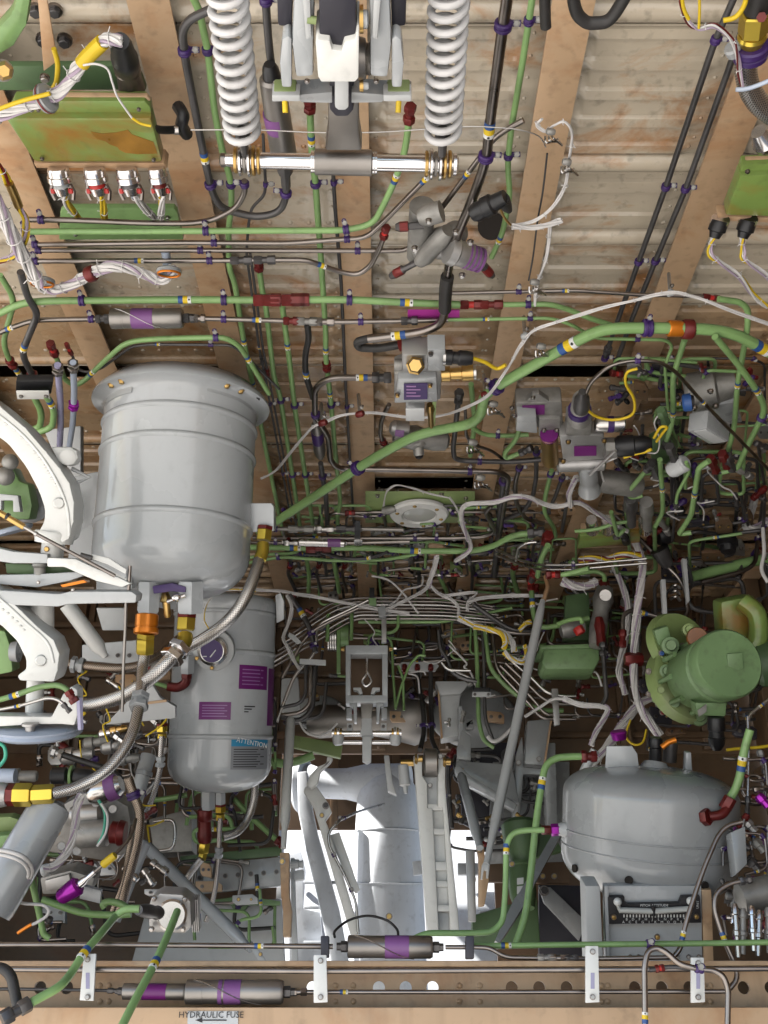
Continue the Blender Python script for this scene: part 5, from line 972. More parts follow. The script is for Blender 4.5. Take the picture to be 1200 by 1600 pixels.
plate(o, 'tab', [(1072, 1176), (1080, 1176), (1082, 1212), (1070, 1212)], 12.4, .02, 'grey', .002)
cyl(o, 'port', (1096, 1277, 12.22), (1106, 1277, 12.2), [(0, 26), (1, 24)], 'greyd', 18); cyl(o, 'side_port', (886, 1296, 12.33), (872, 1296, 12.33), [(0, 26), (1, 18)], 'ltgrey', 16)
q = PT('maroon elbow on the front of the squat tank', 'fitting', 1115, 1272, 12.18, 'elbow_fitting'); cyl(q, 'nut', (1098, 1277, 12.18), (1108, 1276, 12.17), [(0, 24), (.2, 27), (1, 26)], 'red', 6); seg(q, 'body', [(1108, 1276, 12.17), (1128, 1272, 12.17), (1138, 1258, 12.18)], 15, 'red'); hexn(q, 'end_nut', (1132, 1264, 12.18), (1142, 1246, 12.18), 20, 'red')
pipe('green tube rising from the maroon elbow of the squat tank', [(1140, 1248), (1150, 1232), (1157, 1210), (1160, 1186), (1166, 1160), (1172, 1140)], 13, 'green', 12.2, bd=[(1159, 1192)])
q = PT('magenta and maroon coupling on the left side of the squat tank', 'coupling', 860, 1297, 12.33, 'coupling'); hexn(q, 'nut', (876, 1296, 12.33), (861, 1297, 12.33), 19, 'magenta'); hexn(q, 'end_nut', (861, 1297, 12.33), (846, 1297, 12.33), 14, 'red')
# pedestal with the pitch gauge
o = PT('light grey pedestal with the black pitch attitude gauge', 'pedestal', 1012, 1450, 12.2, 'pedestal')
plate(o, 'front_panel', [(944, 1384), (1096, 1384), (1098, 1520), (946, 1520)], 12.15, .02, 'grey', .002); plate(o, 'left_post', [(914, 1384), (938, 1384), (944, 1520), (918, 1520)], 12.12, .06, 'ltgrey', .005); plate(o, 'right_post', [(1096, 1390), (1112, 1390), (1116, 1520), (1100, 1520)], 12.15, .05, 'tan', .003)
plate(o, 'crease', [(944, 1384), (951, 1384), (953, 1520), (948, 1520)], 12.135, .02, 'grey', .002); bolt(o, 1027, 1464, 12.148, 9, nrm=-FWD)
for x in (985, 998, 1058, 1076, 1092): bolt(o, x, 1495, 12.148, 7, 'alu', nrm=-FWD)
g_ = plate(o, 'gauge_plate', [(950, 1402), (976, 1402), (976, 1410), (982, 1414), (1062, 1412), (1066, 1402), (1094, 1401), (1096, 1442), (952, 1444)], 12.132, .015, 'ink', .001)
seg(o, 'gauge_tube', [(965, 1410, 12.125), (968, 1422, 12.124), (1020, 1424, 12.124), (1078, 1420, 12.124), (1080, 1408, 12.125)], 9.5, 'lens', sm=False)
for x, y in ((965, 1409), (1079, 1408)): ball(o, 'tube_end', (x, y, 12.124), 13, 'white')
cyl(o, 'slider', (1021, 1416, 12.122), (1021, 1431, 12.122), 7, 'ink', 10)
text(g_, 'PITCH ATTITUDE', (1022, 1414.5, 12.131), 4.2, 'inkw', nrm=-FWD); 
for k in range(20): text(g_, 'ABCDEFGHIJKLMNOPQRST'[k], (974 + k * 5.0, 1440.5 if k % 2 == 0 else 1436.2, 12.131), 4.2, 'inkw', nrm=-FWD, name='letter')
text(g_, 'UNIT', (1090, 1413, 12.131), 4, 'inkw', nrm=-FWD, rot=R(90))
b = MB()
for k in range(20): b.prism([P(974 + k * 4.9, 1429, 12.1315), P(976 + k * 4.9, 1429, 12.1315), P(976 + k * 4.9, 1433.5, 12.1315), P(974 + k * 4.9, 1433.5, 12.1315)], FWD * .0005, 'inkw', 0)
mk('scale_ticks', b, g_)
for x, y in ((959, 1433), (1088, 1432)): bolt(o, x, y, 12.13, 9, nrm=-FWD)
# ================================================================ white castings, left edge
D = 12.0
o = PT('big curved white casting arm bowing in from the left edge, upper one', 'casting', 60, 740, D, 'curved_arm')
plate(o, 'arm', [(-40, 606), (0, 634), (40, 668), (72, 705), (94, 732), (109, 755), (116, 785), (115, 815), (108, 842), (98, 848), (62, 846), (56, 836), (68, 815), (69, 795), (60, 768), (40, 730), (12, 694), (-40, 656)], D, .07, 'white', .011)
seg(o, 'ridge', [(-40, 622, D), (0, 650, D), (36, 680, D), (66, 715, D), (90, 755, D - .001), (104, 790, D), (108, 820, D), (108, 838, D)], 5, 'white'); 
for k, (x, y) in enumerate(((-4, 656), (9, 662), (23, 671), (34, 683), (45, 692), (54, 706), (62, 716), (70, 728), (76, 737), (82, 747), (88, 757))): ball(o, 'boss', (x, y, D), 8, 'white', (1, .5, .7))
cyl(o, 'pad', (92, 786, D), (92, 786, D - .006), [(0, 18), (.5, 18), (1, 14)], 'white', 20)
cyl(o, 'rim', (86, 830, D + .03), (84, 848, D + .03), [(0, 58), (.2, 62), (1, 58)], 'white', 32); 
plate(o, 'ear', [(78, 698), (110, 698), (120, 704), (122, 716), (115, 726), (104, 728), (92, 724)], D + .035, .03, 'white', .006); cyl(o, 'ear_eye', (106, 714, D + .033), (106, 714, D + .028), [(0, 26), (.6, 26), (1, 20)], 'white', 24)
seg(o, 'side_web', [(112, 732, D + .06), (140, 746, D + .06), (116, 756, D + .06)], 7, 'ltgrey', sm=False)
o = PT('white tubular strut linking the two curved castings at left', 'strut', 82, 860, D + .05, 'strut')
cyl(o, 'tube', (84, 840, D + .05), (80, 880, D + .05), 35, 'white', 30); 
for x, y in ((77, 830), (74, 858)): bolt(o, x, y, D + .03, 11, 'brass', nrm=-FWD)
cyl(o, 'lower_tube', (66, 935, D + .05), (66, 985, D + .05), [(0, 44), (.1, 36), (1, 36)], 'white', 30); cyl(o, 'foot_tube', (56, 1058, D + .04), (53, 1118, D + .04), 27, 'white', 28)
o = PT('lower curved white casting arm at the left edge below the bracket', 'casting', 60, 990, D, 'curved_arm')
plate(o, 'arm', [(-40, 900), (0, 922), (34, 955), (62, 982), (84, 1000), (93, 1022), (90, 1048), (84, 1066), (30, 1064), (26, 1056), (40, 1046), (40, 1030), (26, 1002), (2, 978), (-40, 956)], D - .02, .07, 'white', .011)
seg(o, 'ridge', [(-40, 912, D - .02), (0, 936, D - .02), (40, 972, D - .02), (74, 1004, D - .02), (84, 1036, D - .02)], 5, 'white'); cyl(o, 'pad', (64, 1032, D - .02), (64, 1032, D - .026), [(0, 18), (.5, 18), (1, 14)], 'white', 20)
for k, (x, y) in enumerate(((4, 952), (12, 958), (19, 965), (26, 971), (32, 978), (37, 984))): ball(o, 'boss', (x, y, D - .02), 6, 'white', (1, .5, .7))
o = PT('flat white guide bracket with layered fingers, left of the largest reservoir', 'bracket', 100, 910, D, 'guide_bracket')
plate(o, 'lower_plate', [(-40, 920), (30, 924), (92, 928), (110, 924), (205, 924), (214, 930), (212, 942), (108, 944), (90, 948), (-40, 944)], D - .02, .05, 'ltgrey', .004)
plate(o, 'upper_plate', [(-40, 848), (20, 862), (74, 866), (74, 878), (100, 880), (20, 880), (-40, 872)], D + .01, .03, 'ltgrey', .004)
plate(o, 'curved_plate', [(73, 871), (118, 873), (150, 888), (185, 902), (206, 912), (190, 918), (150, 908), (122, 896), (100, 886), (73, 886)], D - .01, .02, 'white', .004)
plate(o, 'web', [(-40, 900), (0, 898), (58, 897), (125, 893), (130, 900), (108, 908), (78, 914), (58, 918), (0, 913), (-40, 914)], D + .01, .02, 'grey', .003)
plate(o, 'green_core', [(8, 880), (100, 884), (128, 890), (122, 894), (60, 898), (10, 896)], D + .04, .02, 'dkgreen', .002); plate(o, 'rust_shim', [(94, 914), (130, 906), (136, 910), (98, 918)], D, .01, 'orange', .001)
for k in range(4): plate(o, 'finger', [(144, 866 + k * 9), (170, 872 + k * 9), (198, 890 + k * 7), (196, 897 + k * 7), (168, 882 + k * 8), (142, 873 + k * 9)], D - .012 + k * .004, .006, 'white' if k % 2 == 0 else 'greyd', .001)
cyl(o, 'pin', (203, 884, D), (201, 922, D), 6, 'steel', 10); cyl(o, 'pivot', (62, 880, D + .02), (62, 898, D + .02), [(0, 22), (.2, 24), (.4, 18), (1, 18)], 'cast', 14); cyl(o, 'finger_stop', (126, 867, D - .015), (144, 872, D - .015), 8, 'dark', 10)
for x, y in ((60, 910), (114, 922)): bolt(o, x, y, D - .004, 6, 'bright', nrm=-FWD)
pipe('hanging twisted cable pin below the white guide bracket', [(197, 936), (196, 980), (193, 1040), (191, 1112)], 5, 'titan', D - .01, name='cable', cat='cable')
o = PT('brass and steel push rod crossing over the white castings at left', 'push rod', 60, 830, D - .04, 'push_rod')
seg(o, 'brass_barrel', [(-40, 778, D - .04), (38, 824, D - .04)], 10, 'brass', sm=False); cyl(o, 'collar', (38, 824, D - .04), (58, 835, D - .04), [(0, 7), (.1, 5), (.8, 5), (.82, 8), (1, 8)], 'bright', 12); seg(o, 'rod', [(58, 835, D - .04), (90, 852, D - .04), (150, 884, D - .03), (180, 900, D - .03)], 6, 'steel', sm=False)
seg(o, 'black_ring', [(10, 806, D - .0405), (14, 808, D - .0405)], 11.5, 'black', sm=False)
o = PT('white lower pulley bracket with a pale blue pulley disc, left edge', 'pulley bracket', 60, 1120, D - .03, 'pulley_bracket')
plate(o, 'bracket', [(-40, 1118), (80, 1120), (98, 1085), (112, 1072), (121, 1078), (121, 1118), (116, 1134), (100, 1132), (60, 1132), (-40, 1138)], D - .05, .04, 'white', .004)
cyl(o, 'pulley', (60, 1132, D), (60, 1150, D), [(0, 118), (.25, 134), (.5, 126), (.75, 134), (1, 120)], 'ltblue', 48); cyl(o, 'axle_nut', (47, 1130, D - .06), (47, 1147, D - .06), [(0, 26), (.2, 26), (.3, 16), (1, 14)], 'alu', 14)
hexn(o, 'pin', (124, 1090, D - .05), (126, 1140, D - .05), 10, 'lilac'); 
pipe('light green tube ending in a maroon nut over the white pulley bracket', [(-20, 1098), (20, 1088), (60, 1073), (90, 1070), (104, 1076), (113, 1090)], 9, 'green', D - .09, bd=[(24, 1087)], ft=[(112, 1088, 'red', 22)])
pipe('thin steel tube below the light green one on the pulley bracket', [(-20, 1112), (30, 1103), (75, 1090), (92, 1093), (104, 1106)], 5.5, 'bright', D - .09, bd=[(28, 1103)], ft=[(104, 1106, 'dark', 18)])
o = PT('green and grey uplock casting behind the upper curved arm', 'casting', 20, 780, 12.25, 'uplock_casting')
plate(o, 'body', [(-30, 740), (20, 730), (30, 752), (44, 756), (50, 790), (46, 812), (28, 812), (-30, 790)], 12.25, .05, 'green', .006); ball(o, 'lobe', (16, 722, 12.2), 26, 'cast'); ball(o, 'lobe', (8, 744, 12.2), 30, 'cast')
plate(o, 'frame', [(-20, 770), (28, 774), (32, 800), (20, 800), (20, 782), (2, 782), (2, 798), (-20, 798)], 12.2, .02, 'ltgrey', .003); ball(o, 'drum', (50, 790, 12.33), 60, 'greyd', (1, .4, 1)); cyl(o, 'disc', (18, 825, 12.25), (20, 832, 12.25), [(0, 60), (.3, 66), (1, 60)], 'ltblue', 30)
o = PT('second green casting behind the lower curved arm', 'casting', 10, 1010, 12.25, 'uplock_casting'); plate(o, 'body', [(-30, 980), (8, 986), (16, 1010), (20, 1050), (-30, 1060)], 12.25, .05, 'green', .006); cyl(o, 'cap', (18, 1018, 12.2), (30, 1018, 12.2), [(0, 30), (1, 34)], 'greyd', 20)
o = PT('white box panel seen between the curved arm and the largest reservoir', 'panel', 122, 780, 12.5, 'white_box'); plate(o, 'sheet', [(112, 745), (160, 735), (160, 885), (104, 885), (112, 830)], 12.5, .05, 'greyd', .004); plate(o, 'upper_sheet', [(68, 672), (126, 665), (126, 760), (80, 700)], 12.55, .03, 'ltgrey', .004)
o = PT('black connector plate with a white label holding the green hose pair', 'bracket', 52, 608, .2, 'connector_plate')
plate(o, 'block', [(25, 596), (83, 596), (80, 616), (24, 616)], .2, .04, 'black', .003); plate(o, 'label', [(25, 612), (76, 612), (78, 624), (27, 624)], .215, .008, 'white', .001); bolt(o, 33, 619, .216, 7, 'cast'); bolt(o, 72, 619, .216, 7, 'cast')
o = PT('white diagonal strut under the guide bracket, left of the orange coupling', 'strut', 135, 980, 12.3, 'strut'); cyl(o, 'tube', (104, 944, 12.3), (165, 1026, 12.32), [(0, 24), (.8, 24), (.92, 14), (1, 10)], 'white', 24)
o = PT('pale perforated angle bracket behind the braided hoses at left', 'bracket', 170, 1010, 12.5, 'angle_bracket'); plate(o, 'plate', [(128, 1008), (216, 1000), (216, 1040), (128, 1032)], 12.5, .01, 'ltgrey', .002); plate(o, 'upper', [(150, 950), (196, 950), (196, 985), (160, 985)], 12.55, .02, 'ltgrey', .002)
for x in (165, 184, 202): bolt(o, x, 1024, 12.498, 7, 'dark', nrm=-FWD)
o = PT('pale grey triangular plate behind the hanging braided hose', 'plate', 210, 1110, 12.55, 'gusset_plate'); plate(o, 'gusset', [(165, 1132), (216, 1078), (232, 1060), (250, 1090), (274, 1104), (274, 1122), (236, 1126), (168, 1132)], 12.55, .02, 'ltgrey', .003); plate(o, 'slot', [(228, 1097), (260, 1093), (260, 1097), (228, 1101)], 12.545, .01, 'tan', .001)
gold_elbow('gold and red nut on the grey side port left of the tall reservoir', [(253, 1130, 12.6), (253, 1146, 12.6), (253, 1152, 12.6)], 19, 'red')
pipe('braided hose dropping from the gold side nut to the lower clutter', [(253, 1150), (251, 1180), (249, 1205), (240, 1240), (228, 1270), (200, 1320), (182, 1344)], 9, 'braid', 12.55, sm=True, ft=[(250, 1190, 'greyd', 16)])
# lower left
o = PT('grey cylindrical actuator slanting across the lower left corner', 'actuator', 40, 1345, 11.95, 'actuator')
cyl(o, 'barrel', (84, 1252, 12.0), (-16, 1424, 11.9), [(0, 40), (.03, 62), (.08, 66), (.95, 70), (1, 66)], 'greyd', 36); plate(o, 'end_plate', [(60, 1282), (88, 1252), (98, 1256), (100, 1266), (64, 1330)], 12.02, .01, 'greyd', .002)
seg(o, 'wrapped_cable', [(-30, 1326, 11.86), (10, 1330, 11.85), (38, 1340, 11.86), (50, 1360, 11.9), (42, 1380, 11.94)], 7, 'wirew'); seg(o, 'wrapped_cable', [(-30, 1332, 11.86), (10, 1337, 11.85), (36, 1348, 11.86), (45, 1364, 11.9), (38, 1382, 11.94)], 6, 'wirew')
o = PT('olive plates above the slanting actuator at the left edge', 'plate', 15, 1290, 12.1, 'mount_plate'); plate(o, 'upper', [(-30, 1278), (16, 1276), (38, 1284), (20, 1306), (-30, 1310)], 12.1, .03, 'primer', .004); plate(o, 'lower', [(-30, 1308), (20, 1304), (12, 1326), (-30, 1324)], 12.06, .03, 'green', .004)
cyl(None, 'grey_cylinder', (-20, 1212, 12.05), (24, 1212, 12.05), [(0, 22), (1, 22)], 'ltblue', 20, label='pale blue grey rod end above the gold hose nut, left edge', cat='rod')
o = PT('row of black and silver plugs above the left gold hose nut', 'connector', 95, 1212, 12.15, 'plug_row'); cyl(o, 'collar', (22, 1212, 12.1), (58, 1213, 12.1), [(0, 22), (.2, 24), (.25, 16), (.9, 18), (1, 14)], 'cast', 16); cyl(o, 'plug', (80, 1212, 12.15), (106, 1212, 12.15), [(0, 20), (.1, 26), (.9, 26), (1, 20)], 'black', 18); cyl(o, 'second_plug', (114, 1212, 12.15), (148, 1216, 12.15), [(0, 22), (.1, 26), (.9, 24), (1, 20)], 'black', 18); cyl(o, 'ring', (110, 1212, 12.15), (114, 1212, 12.15), 32, 'green', 18)
o = PT('silver violet ringed filter body behind the hanging braided hose', 'filter', 170, 1232, 12.3, 'inline_filter'); cyl(o, 'body', (140, 1245, 12.3), (190, 1225, 12.3), [(0, 24), (.2, 36), (.8, 38), (1, 26)], 'bright', 24); cyl(o, 'tape', (168, 1234, 12.3), (184, 1228, 12.3), 39, 'tape', 24)
o = PT('brownish grey gearbox plate of the lower left equipment', 'gearbox', 130, 1320, 12.35, 'gearbox')
plate(o, 'plate', [(68, 1330), (96, 1258), (150, 1230), (200, 1260), (212, 1330), (160, 1345)], 12.4, .06, 'cast', .006); cyl(o, 'motor', (120, 1305, 12.32), (172, 1300, 12.32), [(0, 34), (.1, 42), (.9, 42), (1, 30)], 'cast', 24); cyl(o, 'motor', (112, 1274, 12.34), (160, 1270, 12.34), [(0, 26), (.1, 30), (.9, 30), (1, 20)], 'alu', 20); cyl(o, 'maroon_cap', (172, 1300, 12.3), (196, 1302, 12.3), [(0, 24), (.1, 34), (.5, 34), (.6, 40), (1, 36)], 'red', 20)
for x, y in ((88, 1300), (96, 1322), (150, 1255), (176, 1264), (120, 1330)): cyl(o, 'boss', (x, y, 12.36), (x, y, 12.33), [(0, 14), (1, 12)], 'brass' if x == 88 else 'alu', 14)
plate(o, 'case', [(62, 1372), (110, 1360), (148, 1372), (140, 1396), (66, 1398)], 12.2, .06, 'cast', .005); plate(o, 'case_panel', [(70, 1376), (108, 1366), (112, 1386), (72, 1392)], 12.19, .01, 'alu', .002)
for k, (x, y, w, ky) in enumerate(((120, 1180, 26, 'alu'), (150, 1160, 20, 'cast'), (180, 1166, 22, 'alu'), (170, 1145, 16, 'chrome'), (200, 1186, 18, 'cast'), (185, 1140, 14, 'brass'), (140, 1188, 14, 'purple'), (206, 1150, 16, 'dark'))):
    cyl(o if k < 0 else None, 'small_valve', (x - w, y + 3, 12.6), (x + w, y - 3, 12.6), [(0, w * .6), (.1, w), (.4, w), (.42, w * .7), (.7, w * .75), (.72, w * .95), (1, w * .6)], ky, 14, label=['silver valve body', 'dull cast valve body', 'larger silver valve body', 'bright small valve body', 'dark cast union', 'small brass union', 'violet union', 'blackened union'][k] + ' in the shadowed clutter left of the tall reservoir', cat='valve')
pipe('dark brown tube slanting in the clutter under the pulley', [(85, 1175), (130, 1190), (175, 1204), (195, 1224)], 10, 'rubber', 12.5, name='tube', cat='tube', ft=[(88, 1176, 'alu', 18)])
bundle('white wire bundle dropping from the braided hose to the gearbox', [(128, 1238), (120, 1262), (116, 1300), (104, 1332), (86, 1352), (70, 1358)], 13, 12.02, ties=4)
cyl(None, 'loop_clamp', (66, 1362, 12.05), (78, 1358, 12.05), [(0, 16), (.2, 20), (.8, 20), (1, 16)], 'ltgrey', 18, label='pale clamp at the foot of the white bundle by the actuator', cat='clamp')
pipe('brown braided hose through a violet ring, hanging lower left', [(200, 1215), (208, 1240), (218, 1270), (216, 1310), (204, 1360), (190, 1412), (184, 1430)], 15, 'braidd', 12.15, sm=True, cl=[(206, 1243)])
pipe('second brown braided hose behind the first at lower left', [(210, 1290), (200, 1345), (194, 1380), (176, 1425)], 12, 'braidd', 12.3, sm=True)
o = PT('magenta anodised fitting with yellow sleeve on a grey cable, lower left', 'fitting', 110, 1390, 11.95, 'cable_fitting')
cyl(o, 'body', (92, 1404, 11.95), (124, 1382, 11.95), [(0, 16), (.08, 22), (.12, 24), (.6, 28), (.9, 30), (1, 22)], 'magenta', 24); cyl(o, 'ferrule', (124, 1382, 11.95), (148, 1362, 11.95), [(0, 13), (.3, 12), (.5, 7), (1, 8)], 'chrome', 14); cyl(o, 'sleeve', (160, 1352, 11.95), (180, 1336, 11.95), [(0, 11), (.1, 13), (.9, 13), (1, 11)], 'yellow', 16); seg(o, 'cable', [(146, 1364, 11.95), (165, 1348, 11.95), (185, 1330, 11.97), (205, 1305, 12.0), (212, 1280, 12.05)], 6, 'steel')
plate(None, 'tag_plate', [(128, 1384), (158, 1392), (156, 1412), (124, 1404)], 12.0, .012, 'greyd', .001, label='grey tag plate beside the magenta fitting', cat='plate')
pipe('teal green cable curl at the left edge below the pulley', [(-10, 1158), (6, 1166), (8, 1185), (-6, 1202)], 6, 'teal', 12.0, name='cable', cat='cable', sm=True)
pipe('teal and white cable arc in the lower left gearbox', [(154, 1250), (164, 1270), (162, 1300), (154, 1318)], 5, 'teal', 12.25, name='cable', cat='cable', sm=True)
pipe('grey cable arc beside the teal one on the gearbox', [(158, 1255), (168, 1275), (165, 1302), (152, 1322)], 4, 'wirew', 12.22, name='cable', cat='cable', sm=True)
pipe('fine steel wire coil near the yellow sleeve', [(150, 1372), (175, 1374), (184, 1360), (180, 1342), (172, 1350), (182, 1366), (160, 1376)], 2, 'steel', 12.05, name='wire', cat='wire', sm=True)
pipe('white twisted wire with a yellow end under the slanting actuator', [(24, 1408), (40, 1412), (66, 1414), (76, 1422), (72, 1432), (60, 1440), (50, 1445)], 5, 'wirew', 11.95, name='wire', cat='wire', sm=True)
pipe('orange wire end below the white twisted wire', [(50, 1444), (40, 1450), (28, 1458)], 6, 'orange', 11.95, name='wire', cat='wire', sm=True)
pipe('vertical light green tube falling beside the slanting actuator', [(46, 1360), (54, 1395), (62, 1430), (68, 1460), (78, 1466)], 10, 'green', 12.0)
pipe('light green tube running right behind the magenta fitting', [(66, 1405), (90, 1414), (130, 1428), (180, 1430), (205, 1428)], 11, 'green', 12.05)
pipe('light green elbow tube above the long green one at lower left', [(164, 1418), (160, 1412), (170, 1408), (190, 1412), (206, 1424)], 11, 'green', 12.06)
pipe('long light green tube from the pump slanting to the lower left corner', [(218, 1420), (196, 1420), (180, 1432), (160, 1456, 11.58), (130, 1490, 11.53), (112, 1520, 11.5), (94, 1542, 11.46), (60, 1560, 11.44), (25, 1580, 11.42)], 13, 'green', 11.66, bd=[(130, 1490)], ft=[(16, 1586, 'dark', 40)])
pipe('light green tube from the pump centre slanting down to the bottom edge', [(277, 1424), (262, 1462, 11.57), (240, 1510, 11.5), (212, 1560, 11.44), (180, 1625, 11.38)], 13, 'green', 11.64, bd=[(238, 1506)])
o = PT('silver finned pump head at lower left with corner bolts', 'pump', 262, 1430, 11.78, 'hydraulic_pump')
plate(o, 'flange', [(236, 1404), (250, 1396), (284, 1398), (298, 1408), (300, 1448), (288, 1460), (240, 1458), (232, 1446), (232, 1416)], 11.8, .04, 'alu', .005); cyl(o, 'ring', (268, 1430, 11.8), (268, 1430, 11.77), [(0, 48), (.6, 48), (.65, 42), (1, 40)], 'bright', 32); plate(o, 'cross_rib', [(252, 1420), (262, 1412), (272, 1420), (262, 1432)], 11.775, .02, 'greyd', .003)
for x, y in ((241, 1404), (289, 1405), (237, 1452), (286, 1452)): bolt(o, x, y, 11.79, 9, 'bright', nrm=-FWD)
cyl(o, 'inlet', (252, 1427, 11.78), (216, 1422, 11.7), [(0, 18), (.2, 22), (.3, 18), (.5, 22), (.8, 20), (1, 15)], 'dark', 16)
for k in range(4): plate(o, 'fin', [(298 + k * 3, 1406), (300 + k * 3, 1406), (302 + k * 3, 1456), (300 + k * 3, 1458)], 11.83, .03, 'alu', .0008)
cyl(None, 'blue_cap', (310, 1428, 11.85), (310, 1440, 11.85), [(0, 8), (1, 8)], 'blue', 12, label='small blue cap right of the pump head', cat='cap')
# struts and panels behind
o = PT('white diagonal strut running down to the right, left of the tan post', 'strut', 300, 1400, 2.9, 'strut'); cyl(o, 'tube', (224, 1318, 2.9), (392, 1484, 2.6), [(0, 14), (.05, 20), (.9, 18), (.95, 12), (1, 10)], 'grey', 22); plate(o, 'end_lug', [(392, 1482), (402, 1482), (418, 1504), (412, 1508), (404, 1500)], 2.6, .01, 'ltgrey', .001); bolt(o, 407, 1491, 2.598, 7)
o = PT('white strut pair behind the brown braided hose, lower left', 'strut', 190, 1380, 2.7, 'strut'); cyl(o, 'tube', (232, 1180, 2.7), (196, 1310, 2.68), [(0, 24), (1, 20)], 'ltgrey', 20); cyl(o, 'clamp', (226, 1205, 2.69), (224, 1212, 2.69), 27, 'greyd', 20); cyl(o, 'second_tube', (229, 1320, 2.6), (182, 1440, 2.58), [(0, 12), (1, 12)], 'grey', 16)
o = PT('grey curved fairing panel with a green stiffener, left of the bright opening', 'panel', 370, 1430, 3.3, 'fairing_panel')
plate(o, 'skin', [(230, 1412), (440, 1404), (446, 1520), (200, 1520)], 3.35, .03, 'ltgrey', .01); plate(o, 'stiffener', [(330, 1406), (362, 1402), (380, 1400), (438, 1408), (438, 1414), (388, 1414), (382, 1422), (366, 1424), (360, 1414), (330, 1413)], 3.32, .02, 'ltgreen' if 'ltgreen' in MATS else 'green', .002)
plate(o, 'upper_sill', [(300, 1352), (440, 1338), (440, 1384), (300, 1398)], 3.3, .03, 'greyd', .005); plate(o, 'green_sill', [(280, 1338), (440, 1322), (440, 1336), (280, 1352)], 3.28, .02, 'dkgreen', .003)
for k in range(7): bolt(o, 312 + k * 20, 1372 - k * 1.6, 3.298, 8, 'dark')
plate(o, 'stencil', [(368, 1408), (378, 1408), (378, 1417), (368, 1417)], 3.318, .002, 'ink', 0)
pipe('green tube slanting behind the braided loop under the tall reservoir', [(366, 1248), (396, 1280), (432, 1312), (440, 1318)], 9, 'green', 3.2, ft=[(438, 1316, 'red', 14)])
pipe('dark green arm lying behind the lower tall reservoir', [(424, 1190), (445, 1194), (470, 1188), (490, 1180)], 13, 'green', 3.4)
pipe('green level tube left of the tall reservoir foot', [(240, 1250), (260, 1248), (292, 1242)], 8, 'green', 3.1)
o = PT('brown tan equipment box in the shadow left of the tall reservoir', 'box', 240, 1290, 3.2, 'equipment_box'); plate(o, 'case', [(232, 1280), (300, 1262), (300, 1330), (240, 1334)], 3.25, .1, 'cast', .006); seg(o, 'wire_loop', [(240, 1284, 3.1), (268, 1282, 3.1), (274, 1300, 3.1), (268, 1325, 3.1), (240, 1330, 3.1)], 5, 'bright')
# ================================================================ centre: yoke, duct, links
o = PT('grey rectangular yoke frame with a dark window before the bulkhead', 'lock yoke', 573, 1050, 3.1, 'yoke_frame')
for poly in ([(540, 1008), (606, 1008), (606, 1022), (540, 1022)], [(540, 1086), (606, 1086), (606, 1098), (540, 1098)], [(540, 1021), (548, 1021), (548, 1087), (540, 1087)], [(597, 1021), (606, 1021), (606, 1087), (597, 1087)]): plate(o, 'rail', poly, 3.1, .05, 'grey', .003)
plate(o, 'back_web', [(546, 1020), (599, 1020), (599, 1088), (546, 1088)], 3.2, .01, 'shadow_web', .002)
for s_ in (-1, 1):
    X = lambda x: 573 + s_ * (x - 573)
    plate(o, 'stop', [(X(552), 1074), (X(564), 1074), (X(567), 1084), (X(562), 1085), (X(558), 1079), (X(552), 1078)], 3.11, .02, 'ltgrey', .002); plate(o, 'leg', [(X(546), 1098), (X(558), 1098), (X(558), 1128), (X(553), 1128), (X(552), 1104), (X(546), 1102)], 3.1, .03, 'grey', .003); plate(o, 'tab', [(X(542), 1130), (X(551), 1130), (X(551), 1141), (X(542), 1141)], 3.08, .01, 'ltgrey', .001); bolt(o, X(547), 1135, 3.078, 6, 'dark')
    plate(o, 'ear', [(X(541), 1106), (X(550), 1106), (X(550), 1122), (X(541), 1122)], 3.09, .03, 'greyd', .002); cyl(o, 'bolt_head', (X(538), 1014, 3.12), (X(533), 1014, 3.12), [(0, 8), (1, 6)], 'brass', 10)
    for y, w in ((1146, 9), (1160, 6)): cyl(o, 'rod', (573, y, 3.05), (X(529), y, 3.05), w, 'chrome', 16)
    for k in range(4): cyl(o, 'washer', (X(534 - k * 4), 1146, 3.05), (X(531 - k * 4), 1146, 3.05), (16, 20, 18, 13)[k], 'brass' if k % 2 == 0 else 'chrome', 18)
    cyl(o, 'spring_cup', (X(528), 1150, 3.05), (X(529), 1164, 3.05), [(0, 19), (.8, 17), (1, 12)], 'ltgrey', 18)
plate(o, 'dark_web', [(563, 1098), (583, 1098), (580, 1128), (566, 1128)], 3.11, .02, 'titan', .002); plate(o, 'lever', [(565, 1122), (581, 1122), (581, 1140), (584, 1150), (566, 1150), (562, 1146), (565, 1138)], 3.04, .03, 'ltgrey', .003); plate(o, 'lever_foot', [(566, 1150), (581, 1150), (580, 1188), (574, 1192), (566, 1188)], 3.03, .03, 'ltgrey', .003)
seg(o, 'shackle', [(573, 1020, 3.13), (573, 1050, 3.12), (566, 1064, 3.12), (572, 1072, 3.12), (580, 1064, 3.12), (574, 1050, 3.12)], 4, 'chrome')
b_ = PT('green and silver pulley stack left above the yoke frame', 'pulley', 525, 990, 3.3, 'pulley_stack')
for k in range(4): cyl(b_, 'disc', (513 + k * 3.6, 996, 3.35), (515 + k * 3.6, 996, 3.35), 44, 'bright', 26)
cyl(b_, 'hub', (528, 992, 3.35), (545, 992, 3.35), [(0, 38), (1, 34)], 'green', 26); plate(b_, 'bracket', [(526, 975), (532, 975), (532, 1052), (526, 1052)], 3.3, .01, 'green', .001)
